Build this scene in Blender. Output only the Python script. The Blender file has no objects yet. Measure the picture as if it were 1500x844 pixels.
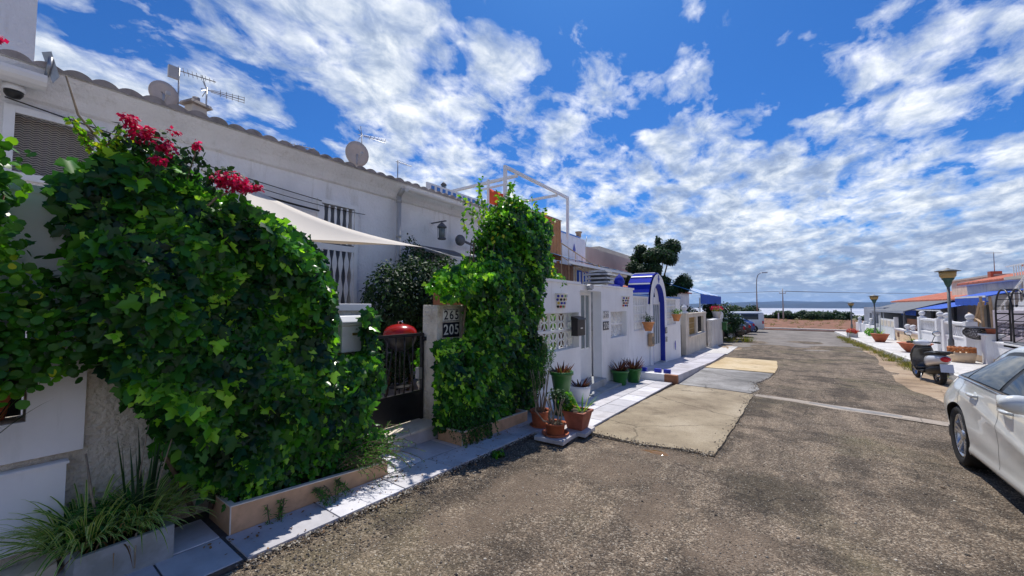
import bpy, bmesh, math, random
import numpy as np
from mathutils import Vector, Matrix
random.seed(7)
rng = np.random.default_rng(11)
SC = bpy.context.scene
COL = SC.collection
PI = math.pi
rad = math.radians

# ---------------------------------------------------------------- helpers
PR = [(-30, 1.0), (0, 0), (10, -.335), (15, -.47), (20, -.58), (30, -.76), (45, -.95), (60, -1.08), (100, -1.2), (180, -2.5), (900, -27.5), (9e9, -27.5)]
def g(y):
    for (a, b), (c, d) in zip(PR, PR[1:]):
        if y <= c:
            return b + (d - b) * (y - a) / (c - a)
    return PR[-1][1]

def tag(o, label=None, cat=None, group=None, kind=None):
    if label: o['label'] = label
    if cat: o['category'] = cat
    if group: o['group'] = group
    if kind: o['kind'] = kind
    return o

def thing(name, label, cat, loc=(0, 0, 0), rz=0, group=None):
    o = bpy.data.objects.new(name, None)
    COL.objects.link(o)
    o.location = loc
    o.rotation_euler = (0, 0, rz)
    o.empty_display_size = .1
    return tag(o, label, cat, group)

def dup(o, parent=None, loc=None, rz=None, label=None):
    c = o.copy()
    COL.objects.link(c)
    if parent is not None: c.parent = parent
    if loc is not None: c.location = loc
    if rz is not None: c.rotation_euler = (0, 0, rz)
    if label: c['label'] = label
    for ch in list(o.children):
        dup(ch, c)
    return c

class MB:
    def __init__(s):
        s.v = []; s.f = []; s.m = []; s.cur = 0; s.sm = []
        s.smooth = False
        s.T = None
    def add(s, vs, fs, smooth=None):
        n = len(s.v)
        if s.T is not None:
            vs = [tuple(s.T @ Vector(v)) for v in vs]
        s.v += [tuple(v) for v in vs]
        for f in fs:
            s.f.append([i + n for i in f]); s.m.append(s.cur)
            s.sm.append(s.smooth if smooth is None else smooth)
        return s
    def box(s, x0, x1, y0, y1, z0, z1, taper=0.0):
        if x0 > x1: x0, x1 = x1, x0
        if y0 > y1: y0, y1 = y1, y0
        if z0 > z1: z0, z1 = z1, z0
        t = taper
        vs = [(x0, y0, z0), (x1, y0, z0), (x1, y1, z0), (x0, y1, z0), (x0 + t, y0 + t, z1), (x1 - t, y0 + t, z1), (x1 - t, y1 - t, z1), (x0 + t, y1 - t, z1)]
        return s.add(vs, [(0, 3, 2, 1), (4, 5, 6, 7), (0, 1, 5, 4), (1, 2, 6, 5), (2, 3, 7, 6), (3, 0, 4, 7)])
    def bx(s, c, d, taper=0.0):
        return s.box(c[0] - d[0] / 2, c[0] + d[0] / 2, c[1] - d[1] / 2, c[1] + d[1] / 2, c[2] - d[2] / 2, c[2] + d[2] / 2, taper)
    def hexa(s, p):
        return s.add(p, [(0, 3, 2, 1), (4, 5, 6, 7), (0, 1, 5, 4), (1, 2, 6, 5), (2, 3, 7, 6), (3, 0, 4, 7)])
    def quad(s, a, b, c, d):
        return s.add([a, b, c, d], [(0, 1, 2, 3)])
    def tube(s, pts, r, n=8, caps=True):
        pts = [Vector(p) for p in pts]
        rs = r if isinstance(r, (list, tuple)) else [r] * len(pts)
        vs = []; up = None
        for i, p in enumerate(pts):
            d = (pts[min(i + 1, len(pts) - 1)] - pts[max(i - 1, 0)])
            if d.length < 1e-9: d = Vector((0, 0, 1))
            d.normalize()
            if up is None:
                up = Vector((0, 0, 1)) if abs(d.z) < .9 else Vector((1, 0, 0))
            u = up - d * up.dot(d)
            if u.length < 1e-6: u = Vector((1, 0, 0)) - d * d.x
            u.normalize(); w = d.cross(u); up = u
            for k in range(n):
                a = 2 * PI * k / n
                vs.append(tuple(p + (u * math.cos(a) + w * math.sin(a)) * rs[i]))
        fs = []
        for i in range(len(pts) - 1):
            for k in range(n):
                a = i * n + k; b = i * n + (k + 1) % n
                fs.append((a, b, b + n, a + n))
        s.add(vs, fs, smooth=n > 5)
        if caps:
            m = len(vs)
            base = len(s.v) - m
            s.f.append([base + k for k in range(n)][::-1]); s.m.append(s.cur); s.sm.append(False)
            s.f.append([base + m - n + k for k in range(n)]); s.m.append(s.cur); s.sm.append(False)
        return s
    def lathe(s, prof, c=(0, 0, 0), n=24, caps=True):
        vs = []; fs = []
        for r, z in prof:
            for k in range(n):
                a = 2 * PI * k / n
                vs.append((c[0] + r * math.cos(a), c[1] + r * math.sin(a), c[2] + z))
        for i in range(len(prof) - 1):
            for k in range(n):
                a = i * n + k; b = i * n + (k + 1) % n
                fs.append((a, b, b + n, a + n))
        s.add(vs, fs, smooth=True)
        if caps:
            base = len(s.v) - len(vs)
            if prof[0][0] > 1e-4: s.f.append([base + k for k in range(n)][::-1]); s.m.append(s.cur); s.sm.append(False)
            if prof[-1][0] > 1e-4: s.f.append([base + len(vs) - n + k for k in range(n)]); s.m.append(s.cur); s.sm.append(False)
        return s
    def sphere(s, c, r, n=16, m=10, sc=(1, 1, 1)):
        vs = []; fs = []
        for i in range(m + 1):
            t = PI * i / m
            for k in range(n):
                a = 2 * PI * k / n
                vs.append((c[0] + r * sc[0] * math.sin(t) * math.cos(a), c[1] + r * sc[1] * math.sin(t) * math.sin(a), c[2] - r * sc[2] * math.cos(t)))
        for i in range(m):
            for k in range(n):
                a = i * n + k; b = i * n + (k + 1) % n
                fs.append((a, b, b + n, a + n))
        return s.add(vs, fs, smooth=True)
    def prism(s, poly, axis, a, b):
        """poly: list of 2-D points; axis 'x' (poly=y,z) 'y' (poly=x,z) 'z' (poly=x,y)"""
        def P(q, t):
            return (t, q[0], q[1]) if axis == 'x' else ((q[0], t, q[1]) if axis == 'y' else (q[0], q[1], t))
        n = len(poly)
        vs = [P(q, a) for q in poly] + [P(q, b) for q in poly]
        fs = [tuple(range(n))[::-1], tuple(range(n, 2 * n))] + [(k, (k + 1) % n, n + (k + 1) % n, n + k) for k in range(n)]
        return s.add(vs, fs)
    def grid(s, fn, nu, nv, smooth=True):
        vs = [fn(i / nu, j / nv) for i in range(nu + 1) for j in range(nv + 1)]
        fs = [(i * (nv + 1) + j, (i + 1) * (nv + 1) + j, (i + 1) * (nv + 1) + j + 1, i * (nv + 1) + j + 1) for i in range(nu) for j in range(nv)]
        return s.add(vs, fs, smooth=smooth)
    def build(s, name, mat, parent=None, bevel=0, fixn=True, subd=0, solid=0):
        me = bpy.data.meshes.new(name)
        me.from_pydata(s.v, [], s.f)
        mats = mat if isinstance(mat, (list, tuple)) else [mat]
        for m in mats: me.materials.append(m)
        me.polygons.foreach_set('material_index', s.m)
        me.polygons.foreach_set('use_smooth', s.sm)
        if fixn:
            bm = bmesh.new(); bm.from_mesh(me)
            bmesh.ops.recalc_face_normals(bm, faces=bm.faces)
            bm.to_mesh(me); bm.free()
        me.update()
        o = bpy.data.objects.new(name, me)
        COL.objects.link(o)
        if parent is not None: o.parent = parent
        if solid:
            md = o.modifiers.new('Solid', 'SOLIDIFY'); md.thickness = solid; md.offset = 0
        if bevel:
            md = o.modifiers.new('Bevel', 'BEVEL'); md.width = bevel; md.segments = 2; md.limit_method = 'ANGLE'; md.angle_limit = rad(40)
        if subd:
            md = o.modifiers.new('Sub', 'SUBSURF'); md.levels = subd; md.render_levels = subd
        return o

def struct(o, kind='structure'):
    o['kind'] = kind
    return o

def wall(mb, axis, pos, thick, u0, u1, z0, z1, holes=(), zb=None):
    """wall in plane axis=pos..pos-thick with rectangular holes (u0,u1,z0,z1)."""
    us = sorted({u0, u1, *[h[0] for h in holes], *[h[1] for h in holes]})
    zs = sorted({z0, z1, *[h[2] for h in holes], *[h[3] for h in holes]})
    us = [u for u in us if u0 <= u <= u1]; zs = [z for z in zs if z0 <= z <= z1]
    def solid(i, j):
        if not (0 <= i < len(us) - 1 and 0 <= j < len(zs) - 1): return False
        cu = (us[i] + us[i + 1]) / 2; cz = (zs[j] + zs[j + 1]) / 2
        return not any(h[0] < cu < h[1] and h[2] < cz < h[3] for h in holes)
    def P(t, u, z):
        return (t, u, z) if axis == 'x' else (u, t, z)
    a = pos; b = pos - thick
    for i in range(len(us) - 1):
        for j in range(len(zs) - 1):
            if not solid(i, j): continue
            A, B, Cc, D = us[i], us[i + 1], zs[j], zs[j + 1]
            mb.quad(P(a, A, Cc), P(a, B, Cc), P(a, B, D), P(a, A, D))
            mb.quad(P(b, A, Cc), P(b, A, D), P(b, B, D), P(b, B, Cc))
            if not solid(i - 1, j): mb.quad(P(a, A, Cc), P(a, A, D), P(b, A, D), P(b, A, Cc))
            if not solid(i + 1, j): mb.quad(P(a, B, Cc), P(b, B, Cc), P(b, B, D), P(a, B, D))
            if not solid(i, j - 1): mb.quad(P(a, A, Cc), P(b, A, Cc), P(b, B, Cc), P(a, B, Cc))
            if not solid(i, j + 1): mb.quad(P(a, A, D), P(a, B, D), P(b, B, D), P(b, A, D))
    return mb

# ---------------------------------------------------------------- materials
def newmat(name):
    m = bpy.data.materials.new(name); m.use_nodes = True
    nt = m.node_tree
    b = nt.nodes['Principled BSDF']
    return m, nt, b

def ramp(nt, stops, interp='LINEAR'):
    r = nt.nodes.new('ShaderNodeValToRGB')
    e = r.color_ramp.elements
    while len(e) > 1: e.remove(e[-1])
    e[0].position = stops[0][0]; e[0].color = (*stops[0][1], 1)
    for p, c in stops[1:]:
        k = e.new(p); k.color = (*c, 1)
    r.color_ramp.interpolation = interp
    return r

def tex(nt, kind, scale, detail=4, rough=.55, vec=None, **kw):
    n = nt.nodes.new('ShaderNodeTex' + kind)
    n.inputs['Scale'].default_value = scale
    if kind == 'Noise':
        n.inputs['Detail'].default_value = detail; n.inputs['Roughness'].default_value = rough
    for k, v in kw.items():
        setattr(n, k, v)
    if vec is None:
        c = nt.nodes.new('ShaderNodeTexCoord'); vec = c.outputs['Object']
    nt.links.new(vec, n.inputs['Vector'])
    return n

def mixc(nt, fac, a, b, blend='MIX'):
    m = nt.nodes.new('ShaderNodeMix'); m.data_type = 'RGBA'; m.blend_type = blend
    for i, v in ((0, fac), (6, a), (7, b)):
        if hasattr(v, 'is_linked') or isinstance(v, bpy.types.NodeSocket): nt.links.new(v, m.inputs[i])
        elif i == 0: m.inputs[0].default_value = v
        else: m.inputs[i].default_value = (*v, 1)
    return m.outputs[2]

def mth(nt, op, a, b=None, c=None):
    m = nt.nodes.new('ShaderNodeMath'); m.operation = op
    for i, v in enumerate((a, b, c)):
        if v is None: continue
        if isinstance(v, bpy.types.NodeSocket): nt.links.new(v, m.inputs[i])
        else: m.inputs[i].default_value = v
    return m.outputs[0]

def bump(nt, b, h, strength=.3, dist=.01):
    n = nt.nodes.new('ShaderNodeBump')
    n.inputs['Strength'].default_value = strength; n.inputs['Distance'].default_value = dist
    nt.links.new(h, n.inputs['Height']); nt.links.new(n.outputs[0], b.inputs['Normal'])
    return n

def mat(name, col, rough=.6, var=.12, vscale=3.0, bscale=0, bstr=.3, bdist=.01, metal=0, spec=.5, col2=None, stain=None, streak=False):
    """general surface: base colour with noise variation, fine bump"""
    m, nt, b = newmat(name)
    n = tex(nt, 'Noise', vscale, 6, .65)
    c2 = col2 or tuple(c * (1 - var * 1.6) for c in col)
    c1 = tuple(min(1, c * (1 + var * .5)) for c in col)
    r = ramp(nt, [(.3, c2), (.62, c1)])
    nt.links.new(n.outputs[0], r.inputs[0])
    out = r.outputs[0]
    if stain:
        if streak:
            tcs = nt.nodes.new('ShaderNodeTexCoord'); mps = nt.nodes.new('ShaderNodeMapping'); mps.inputs['Scale'].default_value = (2.2, 2.2, .28); nt.links.new(tcs.outputs['Object'], mps.inputs[0])
            n2 = tex(nt, 'Noise', stain[1] * 1.3, 7, .68, mps.outputs[0])
        else: n2 = tex(nt, 'Noise', stain[1], 5, .6)
        r2 = ramp(nt, [(stain[2], (0, 0, 0)), (stain[2] + .14, (1, 1, 1))])
        nt.links.new(n2.outputs[0], r2.inputs[0])
        f = mth(nt, 'MULTIPLY', r2.outputs[0], stain[3])
        out = mixc(nt, f, out, stain[0])
    nt.links.new(out, b.inputs['Base Color'])
    b.inputs['Roughness'].default_value = rough
    b.inputs['Metallic'].default_value = metal
    b.inputs['Specular IOR Level'].default_value = spec
    if bscale:
        nb = tex(nt, 'Noise', bscale, 5, .6)
        bump(nt, b, nb.outputs[0], bstr, bdist)
    return m

def leafmat(name, stops, trans=.35, rough=.45, tcol=None):
    m, nt, b = newmat(name)
    a = nt.nodes.new('ShaderNodeAttribute'); a.attribute_name = 'tint'
    r = ramp(nt, stops)
    nt.links.new(a.outputs['Fac'], r.inputs[0])
    nt.links.new(r.outputs[0], b.inputs['Base Color'])
    b.inputs['Roughness'].default_value = rough
    b.inputs['Specular IOR Level'].default_value = .35
    tr = nt.nodes.new('ShaderNodeBsdfTranslucent')
    tc = mixc(nt, 1.0, r.outputs[0], tcol or (1.9, 1.8, .7), 'MULTIPLY')
    nt.links.new(tc, tr.inputs[0])
    mx = nt.nodes.new('ShaderNodeMixShader'); mx.inputs[0].default_value = trans
    nt.links.new(b.outputs[0], mx.inputs[1]); nt.links.new(tr.outputs[0], mx.inputs[2])
    nt.links.new(mx.outputs[0], nt.nodes['Material Output'].inputs[0])
    return m

M = {}
def P(name, *a, **k):
    M[name] = mat(name, *a, **k); return M[name]

P('plaster', (.85, .85, .86), .75, .07, 1.3, 24, .7, .03, stain=((.55, .53, .49), 2.2, .56, .55), streak=True)
P('plaster_smooth', (.86, .87, .88), .6, .05, 1.2, 120, .12, .004, stain=((.60, .61, .60), 1.7, .56, .5), streak=True)
P('stucco', (.86, .80, .69), .8, .12, 3, 26, 1.0, .05, stain=((.50, .40, .28), 2.3, .54, .6))
P('white_paint', (.82, .83, .83), .45, .05, 4)
P('white_metal', (.80, .80, .80), .35, .05, 4)
P('cream_wall', (.74, .66, .54), .8, .12, 2.2, 50, .3, .01, stain=((.50, .42, .32), 1.8, .52, .6), streak=True)
P('offwhite_wall', (.78, .74, .68), .8, .1, 1.8, 50, .3, .01, stain=((.60, .46, .36), 1.6, .52, .55), streak=True)
P('peach_wall', (.78, .57, .36), .75, .1, 1.8, 50, .2, .01)
P('lilac_wall', (.52, .46, .50), .75, .08, 1.8, 50, .2, .01)
P('beige_wall', (.55, .50, .44), .8, .08, .8, 30, .2, .01)
P('grey_wall', (.33, .36, .42), .75, .08, 1.0)
P('grey_block', (.55, .55, .54), .8, .2, 5, 60, .4, .01)
P('planter_tile', (.66, .40, .23), .5, .14, 5, 70, .1, .004, stain=((.36, .20, .10), 4, .55, .55))
P('planter_edge', (.80, .72, .62), .4, .1, 8)
P('soil', (.06, .045, .03), .95, .4, 20, 60, .8, .02)
P('sidewalk_tile', (.55, .53, .55), .7, .12, 4, 60, .12, .004, stain=((.34, .31, .31), 2.6, .50, .6))
P('joint', (.10, .09, .085), .9, .2, 30)
P('slab_grey_tile', (.36, .38, .40), .5, .14, 5, stain=((.20, .22, .18), 4, .5, .6))
P('terracotta', (.44, .12, .05), .75, .2, 12, 90, .2, .003)
P('dark_terracotta', (.33, .10, .06), .75, .2, 12)
P('green_plastic', (.03, .15, .03), .4, .1, 5)
P('white_plastic', (.78, .79, .80), .35, .05, 5)
P('black_metal', (.012, .012, .015), .4, .2, 20)
P('black_plastic', (.012, .012, .012), .45, .2, 20)
P('dark_interior', (.02, .025, .03), .7, .3, 3)
P('glass_dark', (.05, .07, .09), .08, .3, 1)
P('glass_grey', (.20, .25, .26), .15, .15, 2)
P('galv', (.35, .36, .38), .4, .15, 10, metal=.7)
P('grey_paint', (.42, .42, .43), .5, .1, 6)
P('blue_paint', (.01, .03, .35), .35, .1, 6)
P('blue_tile', (.012, .03, .42), .45, .2, 9)
P('blue_trim', (.05, .22, .62), .4, .1, 5)
P('red_enamel', (.36, .012, .01), .22, .1, 5)
P('roof_red', (.50, .13, .07), .8, .25, 2.5, 20, .3, .01, stain=((.35, .22, .14), 1.1, .55, .5))
P('roof_grey', (.33, .29, .27), .85, .3, 6, 60, .4, .01, stain=((.16, .15, .11), 3, .5, .6))
P('orange_cloth', (.85, .11, .03), .85, .1, 4, 100, .2, .002)
P('sail', (.80, .75, .68), .8, .04, 2)
P('wood', (.48, .20, .06), .6, .2, 8)
P('wood_brown', (.20, .10, .06), .7, .2, 8)
P('wood_pale', (.50, .34, .20), .7, .2, 8)
P('bark', (.16, .11, .07), .9, .3, 20, 40, .7, .01)
P('pale_bark', (.32, .26, .19), .9, .3, 20, 40, .7, .01)
P('rubber', (.014, .014, .015), .75, .2, 20)
P('chrome', (.75, .76, .78), .12, .03, 5, metal=1)
P('alloy', (.60, .61, .63), .25, .03, 5, metal=.9)
P('brick_brown', (.36, .16, .08), .8, .2, 6)
P('far_hedge', (.035, .06, .025), .9, .3, .5)
P('concrete_kerb', (.68, .66, .62), .85, .2, 4, 40, .4, .01)
P('yellow_hose', (.75, .42, .08), .5, .1, 5)
P('number_white', (.80, .80, .76), .25, .04, 9)
P('number_black', (.012, .014, .03), .3, .1, 9)
P('mailbox_brass', (.55, .38, .12), .3, .1, 9, metal=.8)
P('pinkpot', (.62, .60, .60), .5, .1, 6)
P('petal', (.85, .03, .16), .6, .2, 9)
P('wicker', (.50, .17, .05), .8, .3, 30, 90, .8, .01)
P('tyre_grey', (.10, .10, .11), .6, .2, 9)
P('blue_canvas', (.012, .09, .50), .8, .1, 3)
P('blue_light_canvas', (.04, .25, .62), .8, .1, 3)
P('plate', (.55, .62, .75), .4, .04, 9)
P('tail_red', (.55, .01, .02), .15, .05, 9)
P('headlamp', (.75, .78, .80), .1, .05, 9)
P('blue_car', (.02, .05, .25), .2, .1, 2)
P('dark_car', (.05, .012, .02), .2, .1, 2)
P('silver_car', (.42, .46, .52), .3, .05, 2, metal=.3)
P('orange_lamp', (.42, .28, .10), .4, .1, 5)
P('slate', (.12, .13, .15), .7, .2, 6)

LEAF_IVY = leafmat('ivy_leaf', [(0, (.008, .036, .016)), (.36, (.024, .105, .018)), (.64, (.070, .275, .018)), (.85, (.20, .55, .03)), (1, (.44, .78, .08))], .40, .26)
LEAF_DARK = leafmat('dark_leaf', [(0, (.008, .026, .014)), (.6, (.018, .058, .020)), (1, (.05, .13, .03))], .2, .62)
LEAF_BRIGHT = leafmat('bright_leaf', [(0, (.014, .06, .012)), (.5, (.05, .20, .016)), (.85, (.16, .42, .025)), (1, (.52, .58, .04))], .38, .35)
LEAF_FINE = leafmat('fine_leaf', [(0, (.010, .042, .012)), (.6, (.035, .15, .02)), (1, (.13, .40, .05))], .35, .4)
LEAF_RED = leafmat('reddish_leaf', [(0, (.06, .02, .012)), (.5, (.14, .035, .02)), (.8, (.10, .08, .025)), (1, (.16, .14, .05))], .2, .4)
LEAF_STRIPE = leafmat('striped_blade', [(0, (.03, .13, .02)), (.6, (.12, .34, .04)), (1, (.42, .48, .08))], .3, .4)
LEAF_CREAM = leafmat('cream_blade', [(0, (.45, .55, .16)), (1, (.85, .85, .45))], .3, .4)
LEAF_DRY = leafmat('dry_blade', [(0, (.14, .07, .03)), (1, (.38, .22, .09))], .3, .6, (1.2, 1, .8))
PETAL = leafmat('bougainvillea_petal', [(0, (.30, .005, .05)), (.6, (.62, .01, .10)), (1, (.85, .06, .22))], .45, .5, (1.3, .9, 1.0))
GRASS = leafmat('grass_blade', [(0, (.04, .07, .015)), (.6, (.12, .15, .03)), (1, (.35, .27, .09))], .3, .6)

def road_mat():
    m, nt, b = newmat('worn_asphalt')
    tc = nt.nodes.new('ShaderNodeTexCoord').outputs['Object']
    big = tex(nt, 'Noise', .55, 7, .62, tc)
    mid = tex(nt, 'Noise', 2.6, 7, .7, tc)
    v1 = tex(nt, 'Voronoi', 78, vec=tc); v2 = tex(nt, 'Voronoi', 170, vec=tc)
    base = ramp(nt, [(.34, (.040, .031, .024)), (.50, (.155, .12, .092)), (.64, (.32, .25, .19))])
    s = mth(nt, 'ADD', mth(nt, 'MULTIPLY', big.outputs[0], .55), mth(nt, 'MULTIPLY', mid.outputs[0], .45))
    nt.links.new(s, base.inputs[0])
    st = ramp(nt, [(0, (.012, .010, .008)), (.40, (.045, .034, .025)), (.60, (.15, .11, .075)), (.82, (.40, .32, .235)), (.95, (.72, .65, .54))])
    sep = nt.nodes.new('ShaderNodeSeparateColor'); nt.links.new(v1.outputs['Color'], sep.inputs[0])
    nt.links.new(sep.outputs[0], st.inputs[0])
    sep2 = nt.nodes.new('ShaderNodeSeparateColor'); nt.links.new(v2.outputs['Color'], sep2.inputs[0])
    st2 = ramp(nt, [(0, (.03, .026, .022)), (.5, (.13, .11, .09)), (1, (.40, .35, .28))])
    nt.links.new(sep2.outputs[1], st2.inputs[0])
    c = mixc(nt, .5, st.outputs[0], st2.outputs[0])
    c = mixc(nt, .64, base.outputs[0], c)
    # sandy worn places
    sn = tex(nt, 'Noise', .8, 6, .6, tc); sr = ramp(nt, [(.56, (0, 0, 0)), (.68, (1, 1, 1))]); nt.links.new(sn.outputs[0], sr.inputs[0])
    c = mixc(nt, mth(nt, 'MULTIPLY', sr.outputs[0], .28), c, (.27, .21, .15))
    # wear drawn out along the street
    mps = nt.nodes.new('ShaderNodeMapping'); mps.inputs['Scale'].default_value = (2.6, .35, 1); nt.links.new(tc, mps.inputs[0])
    wn_ = tex(nt, 'Noise', 1.5, 7, .7, mps.outputs[0]); wr_ = ramp(nt, [(.35, (.74, .71, .69)), (.65, (1.34, 1.28, 1.20))]); nt.links.new(wn_.outputs[0], wr_.inputs[0])
    c = mixc(nt, 1.0, c, wr_.outputs[0], 'MULTIPLY')
    # mossy places
    mn = tex(nt, 'Noise', .42, 5, .6, tc); mr = ramp(nt, [(.52, (0, 0, 0)), (.66, (1, 1, 1))]); nt.links.new(mn.outputs[0], mr.inputs[0])
    c = mixc(nt, mth(nt, 'MULTIPLY', mr.outputs[0], .30), c, (.17, .16, .07))
    # dark tarry patches
    dn = tex(nt, 'Noise', 1.3, 8, .7, tc); dr = ramp(nt, [(.42, (1, 1, 1)), (.53, (0, 0, 0))]); nt.links.new(dn.outputs[0], dr.inputs[0])
    c = mixc(nt, mth(nt, 'MULTIPLY', dr.outputs[0], .6), c, (.035, .028, .022))
    # cracks in the old surface
    wn = tex(nt, 'Noise', 3, 4, .6, tc); wv = nt.nodes.new('ShaderNodeMix'); wv.data_type = 'VECTOR'; wv.inputs[0].default_value = .16
    nt.links.new(tc, wv.inputs[4]); nt.links.new(wn.outputs['Color'], wv.inputs[5])
    ck = tex(nt, 'Voronoi', .9, vec=wv.outputs[1], feature='DISTANCE_TO_EDGE'); kr = ramp(nt, [(.0, (1, 1, 1)), (.012, (0, 0, 0))]); nt.links.new(ck.outputs['Distance'], kr.inputs[0])
    kn = tex(nt, 'Noise', .9, 3, .5, tc); kk = ramp(nt, [(.48, (0, 0, 0)), (.58, (1, 1, 1))]); nt.links.new(kn.outputs[0], kk.inputs[0])
    c = mixc(nt, mth(nt, 'MULTIPLY', mth(nt, 'MULTIPLY', kr.outputs[0], kk.outputs[0]), .6), c, (.02, .017, .015))
    # bare muddy hollows of its own shape
    for (mx_, my_, rx_, ry_) in ((-1.86, 2.92, .42, .55), (-1.48, 3.95, .48, .46), (-2.02, 2.2, .30, .46), (-1.30, 4.60, .62, .24), (-.35, 3.1, .3, .4), (-.9, 3.3, .25, .5)):
        mp_ = nt.nodes.new('ShaderNodeMapping'); mp_.vector_type = 'TEXTURE'; mp_.inputs['Location'].default_value = (mx_, my_, 0); mp_.inputs['Scale'].default_value = (rx_, ry_, 50)
        nt.links.new(tc, mp_.inputs[0]); ln = nt.nodes.new('ShaderNodeVectorMath'); ln.operation = 'LENGTH'; nt.links.new(mp_.outputs[0], ln.inputs[0])
        e_ = mth(nt, 'ADD', ln.outputs['Value'], mth(nt, 'MULTIPLY', mth(nt, 'SUBTRACT', mid.outputs[0], .5), 3.2))
        rr_ = nt.nodes.new('ShaderNodeMapRange'); rr_.interpolation_type = 'SMOOTHSTEP'; rr_.inputs[1].default_value = 1.05; rr_.inputs[2].default_value = .55; rr_.inputs[3].default_value = 0; rr_.inputs[4].default_value = .5
        nt.links.new(e_, rr_.inputs[0]); c = mixc(nt, rr_.outputs[0], c, (.22, .165, .12))
    nt.links.new(c, b.inputs['Base Color'])
    b.inputs['Roughness'].default_value = .9
    b.inputs['Specular IOR Level'].default_value = .25
    h = mth(nt, 'ADD', mth(nt, 'MULTIPLY', v1.outputs['Distance'], -1.0), mth(nt, 'MULTIPLY', mid.outputs[0], 1.2))
    bump(nt, b, h, .9, .012)
    return m
M['road'] = road_mat()

def slab_mat(name, c1, c2, c3):
    m, nt, b = newmat(name)
    tc = nt.nodes.new('ShaderNodeTexCoord').outputs['Object']
    n = tex(nt, 'Noise', .9, 8, .65, tc); r = ramp(nt, [(.32, c1), (.5, c2), (.68, c3)]); nt.links.new(n.outputs[0], r.inputs[0])
    n2 = tex(nt, 'Noise', 60, 4, .6, tc); r2 = ramp(nt, [(.3, (.75, .75, .75)), (.7, (1.15, 1.15, 1.15))]); nt.links.new(n2.outputs[0], r2.inputs[0])
    c = mixc(nt, 1.0, r.outputs[0], r2.outputs[0], 'MULTIPLY')
    v = tex(nt, 'Noise', 3.0, 8, .75, tc); r3 = ramp(nt, [(.36, (1, 1, 1)), (.46, (0, 0, 0))]); nt.links.new(v.outputs[0], r3.inputs[0])
    c = mixc(nt, mth(nt, 'MULTIPLY', r3.outputs[0], .45), c, tuple(x * .55 for x in c1))
    wn = tex(nt, 'Noise', 2.5, 4, .6, tc); wv = nt.nodes.new('ShaderNodeMix'); wv.data_type = 'VECTOR'; wv.inputs[0].default_value = .2
    nt.links.new(tc, wv.inputs[4]); nt.links.new(wn.outputs['Color'], wv.inputs[5])
    ck = tex(nt, 'Voronoi', .55, vec=wv.outputs[1], feature='DISTANCE_TO_EDGE'); kr = ramp(nt, [(.0, (1, 1, 1)), (.007, (0, 0, 0))]); nt.links.new(ck.outputs['Distance'], kr.inputs[0])
    c = mixc(nt, mth(nt, 'MULTIPLY', kr.outputs[0], .65), c, tuple(x * .25 for x in c1))
    nt.links.new(c, b.inputs['Base Color']); b.inputs['Roughness'].default_value = .85
    b.inputs['Specular IOR Level'].default_value = .25
    bump(nt, b, n2.outputs[0], .4, .006)
    return m
M['slab_sand'] = slab_mat('sand_concrete', (.20, .155, .105), (.33, .27, .185), (.44, .37, .27))
M['slab_yellow'] = slab_mat('yellow_concrete', (.44, .32, .17), (.56, .43, .25), (.66, .54, .36))
M['slab_grey'] = slab_mat('grey_concrete', (.15, .145, .14), (.26, .25, .24), (.42, .41, .40))
M['channel'] = slab_mat('channel_concrete', (.22, .20, .18), (.40, .34, .28), (.55, .47, .38))
M['sand'] = slab_mat('sandy_earth', (.20, .14, .09), (.36, .26, .17), (.48, .37, .26))
M['pave_white'] = slab_mat('pale_pavement', (.50, .48, .46), (.62, .60, .58), (.70, .68, .66))
M['red_soil'] = slab_mat('red_soil', (.09, .055, .035), (.25, .11, .062), (.31, .16, .10))
M['scrub'] = slab_mat('scrub_ground', (.05, .06, .025), (.12, .12, .05), (.24, .19, .10))
M['parking'] = slab_mat('old_parking_asphalt', (.13, .115, .10), (.21, .185, .165), (.28, .25, .22))

# ---------------------------------------------------------------- foliage
SH = {
 'ivy': ([(0, 0, 0), (.26, -.20, -.05), (.60, .22, -.12), (.24, .40, -.02), (.30, .64, -.08), (0, 1.08, .0), (-.30, .64, -.08), (-.24, .40, -.02), (-.60, .22, -.12), (-.26, -.20, -.05)],
         [(0, 1, 2, 3, 4, 5), (0, 5, 6, 7, 8, 9)]),
 'oval': ([(0, 0, 0), (.26, .28, -.05), (.24, .66, -.05), (0, 1, 0), (-.24, .66, -.05), (-.26, .28, -.05)], [(0, 1, 2, 3), (0, 3, 4, 5)]),
 'round': ([(0, 0, 0), (.34, .05, -.05), (.52, .42, -.10), (.36, .82, -.06), (0, .96, 0), (-.36, .82, -.06), (-.52, .42, -.10), (-.34, .05, -.05)], [(0, 1, 2, 3, 4), (0, 4, 5, 6, 7)]),
 'narrow': ([(0, 0, 0), (.10, .35, -.02), (0, 1, 0), (-.10, .35, -.02)], [(0, 1, 2), (0, 2, 3)]),
 'petal': ([(0, 0, 0), (.38, .45, .1), (0, 1, 0), (-.38, .45, .1)], [(0, 1, 2), (0, 2, 3)]),
}
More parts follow.
